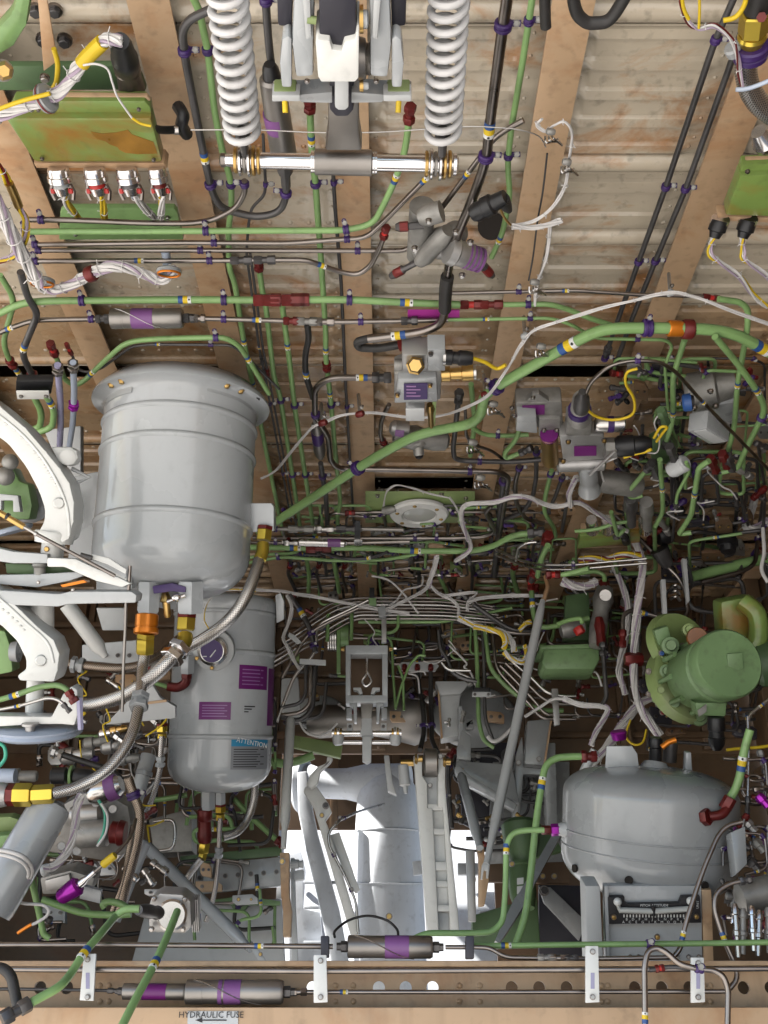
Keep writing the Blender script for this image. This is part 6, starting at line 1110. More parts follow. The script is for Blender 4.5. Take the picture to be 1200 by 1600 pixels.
o = PT('small grey post hanging from the tube bank above the yoke', 'bracket', 600, 985, 3.2, 'post_bracket'); plate(o, 'post', [(596, 962), (604, 962), (604, 1003), (596, 1003)], 3.2, .02, 'alu', .002); plate(o, 'clip', [(590, 948), (602, 946), (604, 962), (592, 964)], 3.18, .02, 'greyd', .002); plate(o, 'green_clip', [(576, 934), (588, 934), (588, 946), (577, 946)], 3.2, .02, 'ltgreen', .002); plate(o, 'black_clip', [(577, 918), (585, 918), (585, 934), (577, 934)], 3.2, .02, 'black', .001)
plate(None, 'white_clip_plate', [(468, 1029), (509, 1031), (509, 1039), (468, 1037)], 3.15, .008, 'ltgrey', .001, label='white clip plate over the dark loop tubes left of the yoke', cat='clip')
plate(None, 'angled_clip', [(452, 988), (460, 992), (472, 1004), (464, 1006), (450, 994)], 3.15, .006, 'ltgrey', .001, label='small angled white clip at the kinked harness', cat='clip')
o = PT('white bracket plate with red sealed unions right of the yoke', 'bracket', 655, 1045, 3.4, 'union_plate'); plate(o, 'plate', [(622, 1040), (628, 1034), (680, 1034), (686, 1040), (680, 1049), (628, 1048)], 3.4, .01, 'ltgrey', .003)
for x in (632, 652, 673): cyl(o, 'union', (x, 1040, 3.38), (x, 1052, 3.36), [(0, 9), (.5, 9), (.55, 6), (1, 6)], 'red', 6)
for lb, pts in (('black rubber hose left one hanging from the red sealed unions', [(652, 1050, 3.36), (655, 1075, 3.35), (661, 1110, 3.3), (662, 1145, 3.28), (656, 1172, 3.2)]), ('black rubber hose right one hanging from the red sealed unions', [(673, 1050, 3.36), (673, 1090, 3.35), (675, 1130, 3.3), (675, 1155, 3.25), (684, 1176, 3.2)])): pipe(lb, pts, 7.5, 'rubber', 3.3, name='rubber_hose', sm=True, cl=[(pts[2][0], 1134)])
o = PT('large pale grey fairing duct with a side branch in the bright opening', 'duct', 600, 1300, 4.0, 'air_duct')
b = MB(); dm = mpx(P(605, 1300, 4.02))
up_ = [P(600, 1206, 4.02), P(603, 1216, 4.02), P(606, 1236, 4.02), P(606, 1300, 4.02), P(606, 1380, 4.03), P(606, 1460, 4.05), P(606, 1560, 4.07)]
b.tube(up_, [dm * k for k in (14, 34, 48, 51, 54, 57, 60)], 'door', 44); mk('trunk', b, o, angle=70)
cyl(o, 'side_branch', (640, 1226, 4.0), (478, 1224, 4.08), [(0, 64), (.4, 62), (.6, 48), (.85, 46), (.95, 58), (1, 60)], 'door', 36)
cyl(o, 'rim', (482, 1226, 4.09), (466, 1226, 4.1), [(0, 60), (.3, 84), (.7, 88), (1, 80)], 'door', 36)
for t in (3, 4): b = MB(); b.torus(up_[t], up_[t + 1] - up_[t], dm * (51, 54)[t - 3] * 1.005, .004, 'door', 44, 6); mk('joint', b, o)
bolt(o, 608, 1432, 3.84, 11); plate(o, 'lug', [(644, 1346), (658, 1344), (660, 1366), (646, 1368)], 3.84, .02, 'door', .003)
o = PT('dull metal exhaust-like drum behind the yoke mechanism', 'drum', 640, 1125, 3.55, 'drum'); cyl(o, 'shell', (480, 1128, 3.6), (665, 1122, 3.6), [(0, 40), (.1, 52), (.5, 46), (.7, 62), (.9, 84), (1, 70)], 'titan', 36)
o = PT('white elliptical cover dome behind the yoke on the right', 'cover', 740, 1130, 3.62, 'dome_cover'); b = MB(); b.sphere(P(740, 1120, 3.66), 62 * mpx(P(740, 1120, 3.66)), 'greyd', 28, (1.1, .25, .8)); mk('shell', b, o); plate(o, 'clip', [(728, 1123), (740, 1123), (740, 1128), (732, 1130), (740, 1132), (740, 1138), (729, 1138)], 3.55, .02, 'ltgrey', .002)
b = MB(); b.sphere(P(500, 1115, 3.66), 36 * mpx(P(500, 1115, 3.66)), 'ltgrey', 24, (1.1, .3, .8)); mk('left_dome', b, o)
o = PT('long ribbed light grey folding link arm in front of the bright door', 'link arm', 690, 1330, 3.05, 'link_arm')
plate(o, 'left_rail', [(646, 1180), (660, 1180), (660, 1212), (668, 1224), (668, 1262), (676, 1262), (686, 1458), (668, 1460), (655, 1290), (650, 1230)], 3.05, .05, 'white', .005); plate(o, 'right_rail', [(682, 1180), (696, 1180), (696, 1228), (699, 1262), (716, 1430), (718, 1458), (704, 1458), (692, 1262), (684, 1262), (684, 1224), (684, 1212)], 3.05, .05, 'white', .005)
for y0, y1, x0, x1 in ((1256, 1266, 664, 694), (1294, 1304, 664, 698), (1346, 1360, 668, 702), (1376, 1386, 670, 704), (1414, 1424, 674, 708)): plate(o, 'cross_rib', [(x0, y0), (x1, y0), (x1 + 1, y1), (x0 + 1, y1)], 3.055, .045, 'white', .003)
plate(o, 'floor', [(664, 1266), (694, 1266), (708, 1420), (676, 1420)], 3.068, .01, 'white', .002); plate(o, 'neck', [(660, 1212), (684, 1212), (686, 1264), (664, 1264)], 3.07, .04, 'ltgrey', .004)
plate(o, 'tongue', [(672, 1424), (704, 1424), (706, 1460), (676, 1460)], 3.08, .03, 'ltgrey', .004); cyl(o, 'roller', (662, 1192, 3.06), (684, 1192, 3.06), [(0, 38), (.1, 44), (.9, 44), (1, 38)], 'titan', 30); bolt(o, 672, 1227, 3.045, 8, 'alu'); bolt(o, 651, 1184, 3.045, 9, 'alu'); bolt(o, 688, 1182, 3.045, 9, 'alu')
for x in (654, 698): cyl(o, 'pin', (x - 6, 1186 + (x - 654) * .1, 3.05), (x + 6, 1186 + (x - 654) * .1, 3.05), [(0, 14), (.3, 18), (.4, 10), (1, 10)], 'brass', 12)
o = PT('grey bent lever arm left of the duct elbow', 'lever', 500, 1220, 3.2, 'bell_crank'); plate(o, 'upper_arm', [(511, 1182), (520, 1184), (517, 1190), (500, 1206), (496, 1224), (486, 1232), (478, 1226), (484, 1212), (496, 1198), (510, 1192)], 3.15, .03, 'white', .004); plate(o, 'lower_arm', [(478, 1228), (494, 1228), (514, 1256), (518, 1268), (508, 1282), (512, 1290), (558, 1440), (562, 1468), (548, 1462), (490, 1262), (474, 1236)], 3.2, .03, 'white', .004); bolt(o, 509, 1259, 3.195, 11, 'dark'); bolt(o, 503, 1274, 3.195, 8); plate(o, 'angle', [(514, 1305), (530, 1300), (562, 1390), (556, 1396), (548, 1388)], 3.22, .02, 'white', .002)
o = PT('grey door frame rib left of the duct, following its curve', 'frame', 490, 1300, 3.4, 'door_frame'); plate(o, 'rib', [(464, 1206), (480, 1204), (486, 1252), (496, 1300), (530, 1420), (548, 1520), (520, 1520), (500, 1420), (478, 1330), (466, 1270)], 3.9, .05, 'door', .008); plate(o, 'left_panel', [(443, 1338), (470, 1330), (478, 1360), (474, 1420), (500, 1425), (508, 1520), (452, 1520), (450, 1400)], 3.95, .02, 'door', .003)
for y in (1376, 1415, 1470): plate(o, 'cross_rib', [(474, y), (528, y), (529, y + 5), (475, y + 5)], 3.92, .02, 'door', .002)
pipe('thin grey hydraulic line clipped along the bent lever arm', [(600, 1256, 3.8), (560, 1268, 3.5), (530, 1282), (513, 1300), (514, 1322), (524, 1340), (540, 1370), (556, 1408), (560, 1460)], 4.5, 'bright', 3.15, cl=[(536, 1278), (522, 1336), (546, 1392)])
o = PT('upper grey crank link hanging right of the duct elbow', 'link', 610, 1215, 3.2, 'crank_link'); plate(o, 'bar', [(600, 1180), (608, 1180), (614, 1224), (620, 1242), (606, 1236)], 3.2, .03, 'ltgrey', .003); cyl(o, 'damper', (630, 1196, 3.1), (634, 1240, 3.1), [(0, 16), (.7, 18), (.75, 8), (1, 6)], 'ltgrey', 18); cyl(o, 'damper_end', (626, 1192, 3.1), (646, 1192, 3.1), 10, 'brass', 12)
o = PT('grey heavy bracket with rusty edges standing under the bulkhead, centre right', 'bracket', 710, 1140, 3.45, 'support_bracket')
plate(o, 'front', [(684, 1068), (722, 1066), (722, 1076), (718, 1100), (724, 1148), (690, 1154), (688, 1090)], 3.45, .08, 'ltgrey', .006); plate(o, 'cap', [(680, 1064), (728, 1064), (732, 1070), (720, 1084), (688, 1086)], 3.43, .06, 'ltgrey', .005); plate(o, 'leg', [(716, 1104), (722, 1102), (728, 1178), (726, 1184), (718, 1184)], 3.42, .03, 'grey', .003); plate(o, 'rust_edge', [(683, 1068), (686, 1068), (692, 1152), (689, 1154)], 3.44, .01, 'orange' if False else 'tan', .001)
o = PT('white two hole tube bracket right of the heavy bracket', 'bracket', 752, 1085, 3.3, 'tube_bracket'); plate(o, 'bar', [(738, 1081), (767, 1081), (767, 1088), (738, 1088)], 3.24, .01, 'ltgrey', .001); plate(o, 'block', [(740, 1074), (766, 1074), (766, 1082), (740, 1082)], 3.25, .03, 'black', .001); bolt(o, 742, 1085, 3.238, 5, 'dark'); bolt(o, 763, 1085, 3.238, 5, 'dark')
o = PT('second heavy grey bracket right of the long grey rod', 'bracket', 840, 1160, 3.4, 'support_bracket'); plate(o, 'front', [(824, 1126), (862, 1122), (856, 1160), (850, 1196), (820, 1194)], 3.4, .08, 'greyd', .006); plate(o, 'rust_edge', [(860, 1124), (863, 1124), (852, 1198), (849, 1196)], 3.39, .01, 'tan', .001); plate(o, 'saddle', [(816, 1150), (820, 1196), (850, 1200), (856, 1160), (868, 1160), (872, 1300), (856, 1310), (850, 1210), (818, 1210), (812, 1290), (800, 1290), (806, 1180)], 3.45, .06, 'greyd', .005); bolt(o, 810, 1192, 3.44, 9, 'alu'); bolt(o, 842, 1186, 3.395, 8, 'alu')
plate(None, 'clip_bar', [(862, 1076), (872, 1076), (875, 1132), (866, 1134)], 3.15, .01, 'alu', .001, label='slim metal clip bar holding the swept steel tubes', cat='clip')
o = PT('grey forged cross member right of the folding link arm', 'frame', 770, 1220, 3.4, 'cross_member'); plate(o, 'web', [(714, 1180), (735, 1190), (800, 1194), (812, 1256), (730, 1218), (712, 1200)], 3.42, .05, 'greyd', .006); plate(o, 'lower_flange', [(710, 1198), (718, 1196), (735, 1212), (808, 1256), (804, 1266), (728, 1224), (712, 1208)], 3.38, .05, 'grey', .004); plate(o, 'end_lug', [(722, 1140), (736, 1150), (736, 1188), (714, 1186), (714, 1168)], 3.4, .03, 'greyd', .004)
plate(None, 'dark_backing', [(716, 1160), (800, 1160), (800, 1330), (752, 1330), (748, 1300), (722, 1286)], 3.66, .02, 'char', .003, label='added dark sheet right of the folding link arm', cat='plate')  # dark sheet added to hide the bright opening where dark clutter lies
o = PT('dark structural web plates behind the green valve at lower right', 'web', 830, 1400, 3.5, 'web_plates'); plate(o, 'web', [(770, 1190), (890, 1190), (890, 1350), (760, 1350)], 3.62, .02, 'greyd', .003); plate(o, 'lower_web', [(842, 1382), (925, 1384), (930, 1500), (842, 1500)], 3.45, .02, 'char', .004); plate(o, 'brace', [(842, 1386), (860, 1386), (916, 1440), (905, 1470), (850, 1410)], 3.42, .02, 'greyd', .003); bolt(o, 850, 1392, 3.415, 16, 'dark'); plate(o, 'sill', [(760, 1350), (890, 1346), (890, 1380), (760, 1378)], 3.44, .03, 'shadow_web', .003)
for x in (848, 866): bolt(o, x, 1369, 3.438, 9, 'brass')
o = PT('long pale grey rod slanting from the ceiling foot to the tan fitting', 'rod', 800, 1130, 2.95, 'brace_rod')
cyl(o, 'tube', (848, 938, 3.1), (760, 1350, 2.9), [(0, 8), (.02, 10), (.05, 13), (.1, 15), (.85, 15), (.93, 10), (1, 9)], 'ltgrey', 24); seg(o, 'clevis', [(850, 938, 3.1), (856, 918, 3.11), (852, 900, 3.12)], 7, 'tan', sm=False); plate(o, 'fork', [(753, 1352), (756, 1346), (766, 1348), (763, 1372), (760, 1372), (760, 1360), (756, 1360), (754, 1374), (751, 1373)], 2.9, .015, 'alu', .001)
o = PT('shorter grey rod right of the link arm reaching the tan fitting', 'rod', 735, 1260, 3.1, 'brace_rod'); cyl(o, 'tube', (720, 1210, 3.2), (750, 1325, 3.0), [(0, 10), (.05, 16), (.8, 16), (.9, 11), (1, 11)], 'grey', 20)
o = PT('tan hinge fitting where the grey rods meet, right of the opening', 'hinge', 752, 1370, 3.1, 'hinge_fitting'); plate(o, 'body', [(744, 1318), (756, 1318), (758, 1340), (764, 1374), (762, 1388), (757, 1415), (748, 1416), (748, 1340)], 3.05, .03, 'tan', .003); bolt(o, 749, 1328, 3.048, 9); plate(o, 'rail', [(728, 1328), (742, 1328), (744, 1440), (732, 1440)], 3.12, .02, 'alu', .002)
o = PT('white vertical rod between the tall reservoir and the yoke', 'rod', 448, 1220, 2.95, 'brace_rod'); cyl(o, 'tube', (454, 1122, 3.05), (443, 1325, 2.88), [(0, 10), (.03, 16), (.8, 15), (.86, 9), (1, 8)], 'white', 22)
o = PT('tan hinge post left of the bright opening', 'hinge', 445, 1400, 2.95, 'hinge_fitting'); plate(o, 'post', [(437, 1332), (452, 1332), (452, 1400), (456, 1424), (454, 1464), (442, 1464), (442, 1424), (439, 1400)], 2.88, .03, 'tan', .003); bolt(o, 441, 1346, 2.878, 10); plate(o, 'white_rail', [(454, 1340), (460, 1340), (462, 1420), (466, 1510), (456, 1510)], 2.95, .02, 'ltgrey', .002); cyl(o, 'roller', (454, 1350, 2.95), (474, 1350, 2.95), [(0, 14), (.6, 14), (.7, 10), (1, 12)], 'ltgrey', 16)
plate(o, 'catch', [(452, 1362), (474, 1358), (474, 1374), (454, 1376)], 2.95, .03, 'ltgrey', .003)
plate(None, 'olive_beam', [(445, 1146), (535, 1162), (532, 1184), (445, 1164)], 3.5, .03, 'primer', .004, label='olive green cross beam behind the white vertical rod', cat='beam')
plate(None, 'clip_post', [(440, 1060), (466, 1058), (470, 1120), (452, 1126), (438, 1110)], 3.4, .03, 'ltgrey', .004, label='pale grey fitting plate behind the dark loop tubes', cat='fitting')
# ================================================================ right side
o = PT('bright green electric pump motor with a drum shaped end cap at right', 'pump motor', 1110, 1050, 12.6, 'pump_motor')
cyl(o, 'drum', (1082, 1062, 12.7), (1140, 1036, 12.5), [(0, 84), (.1, 100), (.7, 104), (.72, 96), (.76, 96), (.8, 106), (.97, 106), (1, 100)], 'ltgreen', 48)
cyl(o, 'flange', (1060, 1072, 12.78), (1078, 1062, 12.74), [(0, 112), (.1, 126), (.9, 126), (1, 116)], 'primer', 40); cyl(o, 'mount_ring', (1058, 1010, 12.8), (1066, 1004, 12.78), [(0, 104), (.1, 112), (1, 100)], 'primer', 36)
plate(o, 'plate', [(1136, 1022), (1160, 1020), (1162, 1046), (1138, 1048)], 12.497, .004, 'ltgreen', .0008); plate(o, 'connector_box', [(1086, 1098), (1136, 1098), (1134, 1120), (1090, 1118)], 12.55, .05, 'ltgreen', .005); plate(o, 'rear_housing', [(1126, 940), (1180, 930), (1192, 970), (1186, 1010), (1130, 1000)], 12.75, .08, 'boxgreen', .012); seg(o, 'hose_bend', [(1160, 940, 12.72), (1182, 960, 12.7), (1184, 1000, 12.7), (1170, 1020, 12.7)], 30, 'boxgreen')
cyl(o, 'amber_cap', (1089, 998, 12.66), (1090, 996, 12.63), [(0, 32), (.6, 34), (1, 30)], 'amber', 30)
for k in range(10):
    t = k * .628 + .3; bolt(o, 1068 + 57 * math.cos(t), 1066 + 57 * math.sin(t), 12.73, 10, ('steel', 'steel', 'blue', 'red')[k % 4], nrm=-FWD)
pv = P(1111, 1049, 12.6); ax_ = (P(1140, 1036, 12.5) - P(1082, 1062, 12.7)).normalized(); ua = ax_.orthogonal().normalized(); ub = ax_.cross(ua); s_m = mpx(pv)
for k in range(9):
    t = k * .698; p = P(1086, 1060, 12.69) + (ua * math.cos(t) + ub * math.sin(t)) * 54 * s_m; b = MB(); b.tube([p - ax_ * .02, p + ax_ * .05], 4.5 * s_m, 'ltgreen', 8); mk('rib', b, o)
for k in range(12):
    t = k * .524 + .2; p = P(1130, 1040, 12.53) + (ua * math.cos(t) + ub * math.sin(t)) * 47 * s_m; b = MB(); b.lathe(p - ax_ * .004, p + ax_ * .012, [(0, 3.5 * s_m), (.8, 3.5 * s_m), (1, 2 * s_m)], 'steel', 6); mk('bolt', b, o)
for x, y, w in ((1046, 1010, 30), (1040, 1050, 24), (1052, 1100, 28), (1092, 1122, 26), (1030, 1080, 20), (1075, 985, 22)): cyl(o, 'boss', (x, y, 12.75), (x + 3, y - 2, 12.68), [(0, w), (.6, w * .9), (.62, w * .6), (1, w * .5)], 'ltgreen' if w > 23 else 'primer', 16)
plate(o, 'ear', [(1024, 1078), (1044, 1066), (1052, 1092), (1036, 1108), (1022, 1098)], 12.72, .03, 'ltgreen', .005); plate(o, 'ear', [(1022, 985), (1044, 978), (1050, 1000), (1030, 1010)], 12.74, .03, 'ltgreen', .005)
plate(o, 'tag', [(1090, 1110), (1104, 1100), (1104, 1112), (1092, 1120)], 12.54, .002, 'cast', 0)
cyl(o, 'side_motor', (1180, 1040, 12.7), (1240, 1030, 12.68), [(0, 60), (.1, 70), (1, 70)], 'dkgreen', 30)
e = PT('black electrical plug hanging under the green pump motor', 'connector', 1120, 1145, 12.55, 'connector'); cyl(e, 'shell', (1119, 1120, 12.55), (1120, 1172, 12.55), [(0, 24), (.05, 27), (.4, 27), (.42, 23), (.6, 24), (.62, 27), (.85, 24), (1, 14)], 'black', 20)
e = PT('black electrical plug with orange tape on top of the squat tank', 'connector', 1024, 1170, 12.45, 'connector'); cyl(e, 'shell', (1024, 1152, 12.45), (1024, 1188, 12.45), [(0, 18), (.1, 22), (.4, 22), (.45, 18), (1, 20)], 'black', 18); seg(e, 'orange_tag', [(1034, 1168, 12.42), (1044, 1160, 12.42), (1056, 1156, 12.42)], 9, 'orange', sm=False); cyl(e, 'second_plug', (1048, 1160, 12.48), (1046, 1190, 12.48), 22, 'dark', 16)
o = PT('rounded green tray box at the foot of the right bay', 'box', 895, 1028, 3.2, 'tray_box'); plate(o, 'tray', [(850, 1014), (862, 1010), (936, 1008), (938, 1030), (930, 1046), (852, 1046), (846, 1034)], 3.15, .12, 'ltgreen', .014); plate(o, 'lip', [(844, 1008), (940, 1005), (940, 1012), (844, 1014)], 3.14, .14, 'ltgreen', .004)
o = PT('cast valve cluster above the rounded green tray', 'valve', 930, 960, 3.15, 'valve_cluster'); cyl(o, 'body', (945, 920, 3.15), (930, 1010, 3.12), [(0, 26), (.2, 34), (.4, 24), (.7, 28), (1, 20)], 'cast', 22); cyl(o, 'side', (876, 985, 3.15), (912, 978, 3.15), [(0, 24), (.3, 30), (1, 22)], 'cast', 20); hexn(o, 'top_nut', (943, 908, 3.14), (944, 922, 3.14), 18, 'red'); hexn(o, 'side_nut', (902, 980, 3.1), (908, 990, 3.1), 16, 'redl'); cyl(o, 'maroon_stack', (936, 965, 3.08), (940, 1008, 3.08), [(0, 12), (.3, 18), (.6, 14), (1, 16)], 'red', 8); plate(o, 'mount', [(884, 930), (920, 925), (924, 1000), (880, 1000)], 3.25, .03, 'dkgreen', .004)
cyl(o, 'bore', (946, 928, 3.09), (946, 930, 3.07), 18, 'bright', 18)
pipe('short green tube ending at the red nut of the valve cluster', [(880, 898), (905, 896), (930, 892), (944, 898), (945, 908)], 7, 'green', 3.05, fr=4)
pipe('green tube entering the left of the valve cluster', [(870, 976), (890, 968), (908, 966), (910, 974)], 7, 'green', 3.05)
pipe('dark tube descending from the maroon stack of the valve cluster', [(942, 1008), (944, 1040), (948, 1090), (940, 1102)], 7, 'dark', 3.0, ft=[(942, 1014, 'dark', 22)])
bundle('short white laced bundle above the valve cluster', [(878, 908), (895, 915), (915, 916), (932, 908)], 14, 3.05, ties=4)
cyl(None, 'vacuum_cap', (966, 1142, 12.6), (968, 1155, 12.6), [(0, 22), (.2, 26), (1, 22)], 'magenta', 20, label='glossy magenta cap above the squat tank', cat='cap')
cyl(None, 'maroon_nut', (976, 1030, 2.95), (1004, 1030, 2.95), [(0, 18), (.2, 22), (.8, 22), (1, 18)], 'red', 6, label='maroon hex union on the white trunk at right', cat='fitting')
o = PT('olive connector box row with yellow wires at the right bay end', 'junction box', 945, 845, .13, 'junction_box'); plate(o, 'cover', [(906, 838), (1000, 830), (1000, 848), (902, 858)], .11, .06, 'boxgreen', .004); plate(o, 'flange', [(908, 828), (1000, 824), (1000, 832), (906, 840)], .1, .05, 'tan', .002)
for k, x in enumerate((924, 948, 1006)): cyl(o, 'plug', (x, 812, .13), (x + 2, 828, .12), [(0, 16), (.3, 20), (.6, 18), (1, 22)], 'chrome', 16)
bundle('yellow wires lying under the olive connector box row', [(905, 876), (925, 872), (950, 874), (975, 866), (1000, 868)], 11, .16, ('yellow', 'yellow', 'wirew', 'red'), 4)
o = PT('pale slotted bracket left of the dark springs at right', 'bracket', 1040, 940, 2.95, 'slotted_bracket'); plate(o, 'left', [(1033, 905), (1040, 905), (1043, 962), (1037, 960)], 2.95, .02, 'ltgrey', .001); plate(o, 'right', [(1066, 872), (1073, 874), (1078, 938), (1074, 942)], 2.95, .02, 'ltgrey', .001)
for k in range(3): seg(o, 'coil', [(1048, 918 + k * 9, 2.96), (1056, 914 + k * 9, 2.94), (1062, 920 + k * 9, 2.96)], 5, 'bright')
o = PT('black plug cluster between the green tubes and white trunk at right', 'connector', 1035, 838, 2.95, 'connector'); cyl(o, 'shell', (1026, 838, 2.95), (1048, 830, 2.95), [(0, 30), (.2, 36), (.8, 36), (1, 26)], 'black', 20); cyl(o, 'tail', (1030, 858, 2.95), (1044, 884, 2.98), [(0, 30), (.5, 26), (1, 18)], 'dark', 18)
o = PT('green cast valve body with a flanged middle at lower right', 'valve', 815, 1330, 3.2, 'green_valve'); cyl(o, 'upper', (812, 1284, 3.2), (818, 1350, 3.18), [(0, 50), (.1, 60), (.5, 56), (.8, 44), (1, 36)], 'dkgreen', 26); cyl(o, 'lower', (812, 1352, 3.18), (820, 1420, 3.15), [(0, 50), (.08, 50), (.1, 44), (.7, 42), (1, 30)], 'dkgreen', 24); plate(o, 'wing', [(786, 1286), (838, 1280), (870, 1310), (880, 1330), (836, 1340)], 3.25, .05, 'dkgreen', .008); plate(o, 'label', [(808, 1372), (818, 1371), (818, 1381), (808, 1382)], 3.02, .003, 'ltgrey', 0); plate(o, 'label', [(808, 1385), (818, 1384), (818, 1396), (808, 1397)], 3.02, .003, 'ltgrey', 0); plate(o, 'base', [(738, 1430), (840, 1400), (845, 1480), (738, 1482)], 3.25, .06, 'dkgreen', .008); bolt(o, 800, 1350, 3.05, 9)
pipe('green tube arching from the magenta coupling down to the fuse line', [(850, 1297), (820, 1297), (800, 1302), (791, 1320), (790, 1390), (786, 1440), (770, 1456), (740, 1458), (665, 1458), (640, 1470)], 9.5, 'green', 2.0, bd=[(791, 1328)], fr=4)
pipe('tall green tube rising right of the valve and curving to the tank top', [(805, 1478), (822, 1430), (830, 1360), (838, 1280), (847, 1220), (852, 1196), (868, 1184), (890, 1182), (920, 1182)], 11, 'green', 2.35, bd=[(847, 1223)], ft=[(934, 1184, 'red', 26)], fr=4)
o = PT('grey square strut slanting behind the tall green tube', 'strut', 840, 1370, 2.9, 'strut'); cyl(o, 'tube', (872, 1302, 2.9), (776, 1474, 2.7), [(0, 18), (.6, 19), (.68, 24), (.9, 16), (1, 10)], 'greyd', 4); 
pipe('grey strut tube from the squat tank tab down left', [(930, 1172), (912, 1205), (898, 1232)], 14, 'ltgrey', 12.6, name='strut_tube', cat='strut')
# bottom lines and brackets
pipe('long steel line running over the sill, ending at the fuse before the door', [(-20, 1476), (180, 1476), (400, 1478), (520, 1479)], 8, 'steel', 1.72, bd=[(405, 1478)])
plate(None, 'tube_clamp', [(501, 1462), (514, 1462), (514, 1496), (501, 1496)], 1.70, .02, 'char', .002, label='black clamp block left of the fuse before the door', cat='clamp'); plate(None, 'tube_clamp', [(728, 1462), (741, 1462), (741, 1498), (728, 1498)], 1.70, .02, 'char', .002, label='black clamp block right of the fuse before the door', cat='clamp')
pipe('steel line leaving the fuse before the door and dipping right', [(696, 1480), (745, 1480), (765, 1481), (790, 1496), (860, 1497), (920, 1498), (1050, 1496)], 7, 'steel', 1.72, ft=[(853, 1497, 'cast', 26), (872, 1497, 'steel', 26), (893, 1497, 'dark', 22)])
pipe('long polished steel rail tube along the top of the sill beam', [(-20, 1514), (500, 1517), (900, 1515), (1220, 1513)], 9, 'steel', 1.69)
pipe('green line running right along the sill from the clamp block', [(735, 1478), (900, 1476), (1100, 1474), (1220, 1472)], 9, 'green', 1.74, cl=[(1027, 1474)], bd=[(800, 1490)])
pipe('steel line crossing the sill beam holes to the right', [(458, 1550), (520, 1550), (800, 1550), (1138, 1549)], 7, 'steel', 1.70, bd=[(545, 1550)], ft=[(470, 1550, 'steel', 26)])
pipe('thin dark line crossing the sill holes at left', [(-20, 1545), (80, 1546), (180, 1548)], 5, 'dark', 1.70, ft=[(182, 1548, 'dark', 24)])
pipe('short steel line section with a red nut under the pedestal', [(1015, 1516), (1045, 1510), (1080, 1513)], 7, 'dark', 1.67, ft=[(1030, 1512, 'red', 14)])
for k, (x, lb, y0) in enumerate(((137, 'white riveted bracket plate at the left of the sill beam', 1490), (501, 'white riveted bracket plate left of the three bright holes', 1492), (926, 'white riveted bracket plate below the pedestal left post', 1478), (1091, 'white riveted bracket plate under the purple clamp at right', 1496))):
    o = PT(lb, 'bracket', x, 1530, 1.66, 'bracket_plate', 'white bracket plates on the sill'); plate(o, 'plate', [(x - 11, y0), (x + 9, y0), (x + 11, 1566), (x - 11, 1567)] if k != 0 else [(x - 6, y0), (x + 13, y0), (x + 9, 1564), (x - 13, 1563)], 1.665, .006, 'white', .0012); bolt(o, x, y0 + 9, 1.664, 9, 'alu'); bolt(o, x, 1558, 1.664, 9, 'alu')
    if k != 1: plate(o, 'stencil', [(x - 3, 1520), (x + 3, 1520), (x + 3, 1545), (x - 3, 1545)], 1.6645, .0004, 'lilac', 0)
pipe('dark pipe arch standing on the sill at the lower right', [(1008, 1640), (1008, 1580), (1007, 1510), (1012, 1486), (1026, 1480), (1042, 1488), (1060, 1506), (1090, 1514), (1115, 1516), (1130, 1524), (1138, 1545), (1136, 1640)], 9, 'steel', 1.60, bd=[(1009, 1590)], cl=[(1092, 1514)], fr=4)
pipe('bent steel pipe rising from the sill past the gauge to the tank side', [(1050, 1497), (1062, 1485), (1072, 1440), (1098, 1360), (1122, 1305), (1136, 1290), (1160, 1284)], 7.5, 'steel', 1.75, bd=[(1067, 1462)], fr=4)
pipe('bent steel pipe at the far right beside the pedestal', [(1165, 1375), (1140, 1380), (1118, 1395), (1116, 1420), (1130, 1465), (1150, 1510), (1152, 1530), (1140, 1545)], 8, 'steel', 1.75, bd=[(1131, 1464)], ft=[(1164, 1376, 'dark', 20)], fr=4)
pipe('dark fat hose rising at the lower left corner', [(-20, 1512), (5, 1512), (18, 1525), (25, 1560), (30, 1580)], 17, 'rubber', 1.6, name='rubber_hose')
pipe('thin bright steel line at the far right beside the squat tank', [(1168, 1120), (1170, 1180), (1168, 1258)], 5, 'bright', 2.3, ft=[(1170, 1262, 'dark', 26)])
pipe('grey line with a hook at the right edge under the motor', [(1205, 1090), (1180, 1110), (1170, 1118), (1168, 1150)], 5, 'bright', 2.3, bd=[(1190, 1102)])
pipe('yellow lead at the right edge under the pump motor', [(1205, 1165), (1185, 1168), (1150, 1170), (1135, 1172)], 5, 'yellow', 2.5, name='wire', cat='wire')
o = PT('shiny steel valve cluster in the lower right corner', 'valve', 1175, 1420, 2.1, 'valve_cluster'); cyl(o, 'body', (1150, 1405, 2.1), (1215, 1390, 2.1), [(0, 20), (.1, 46), (.6, 50), (1, 50)], 'cast', 24)
for k in range(5): cyl(o, 'spool', (1148 + k * 13, 1412 + (k * 7) % 11, 2.05), (1154 + k * 12 - (k % 2) * 5, 1496 - (k * 5) % 13, 2.05), [(0, 7), (.1, 12), (.2, 12), (.22, 9), (.5, 10), (.52, 13), (.6, 13), (.62, 9), (1, 8)], ('bright', 'cast', 'chrome', 'bright', 'cast')[k], 14)
plate(o, 'plate', [(1142, 1300), (1165, 1290), (1168, 1350), (1150, 1368)], 2.2, .04, 'greyd', .004)
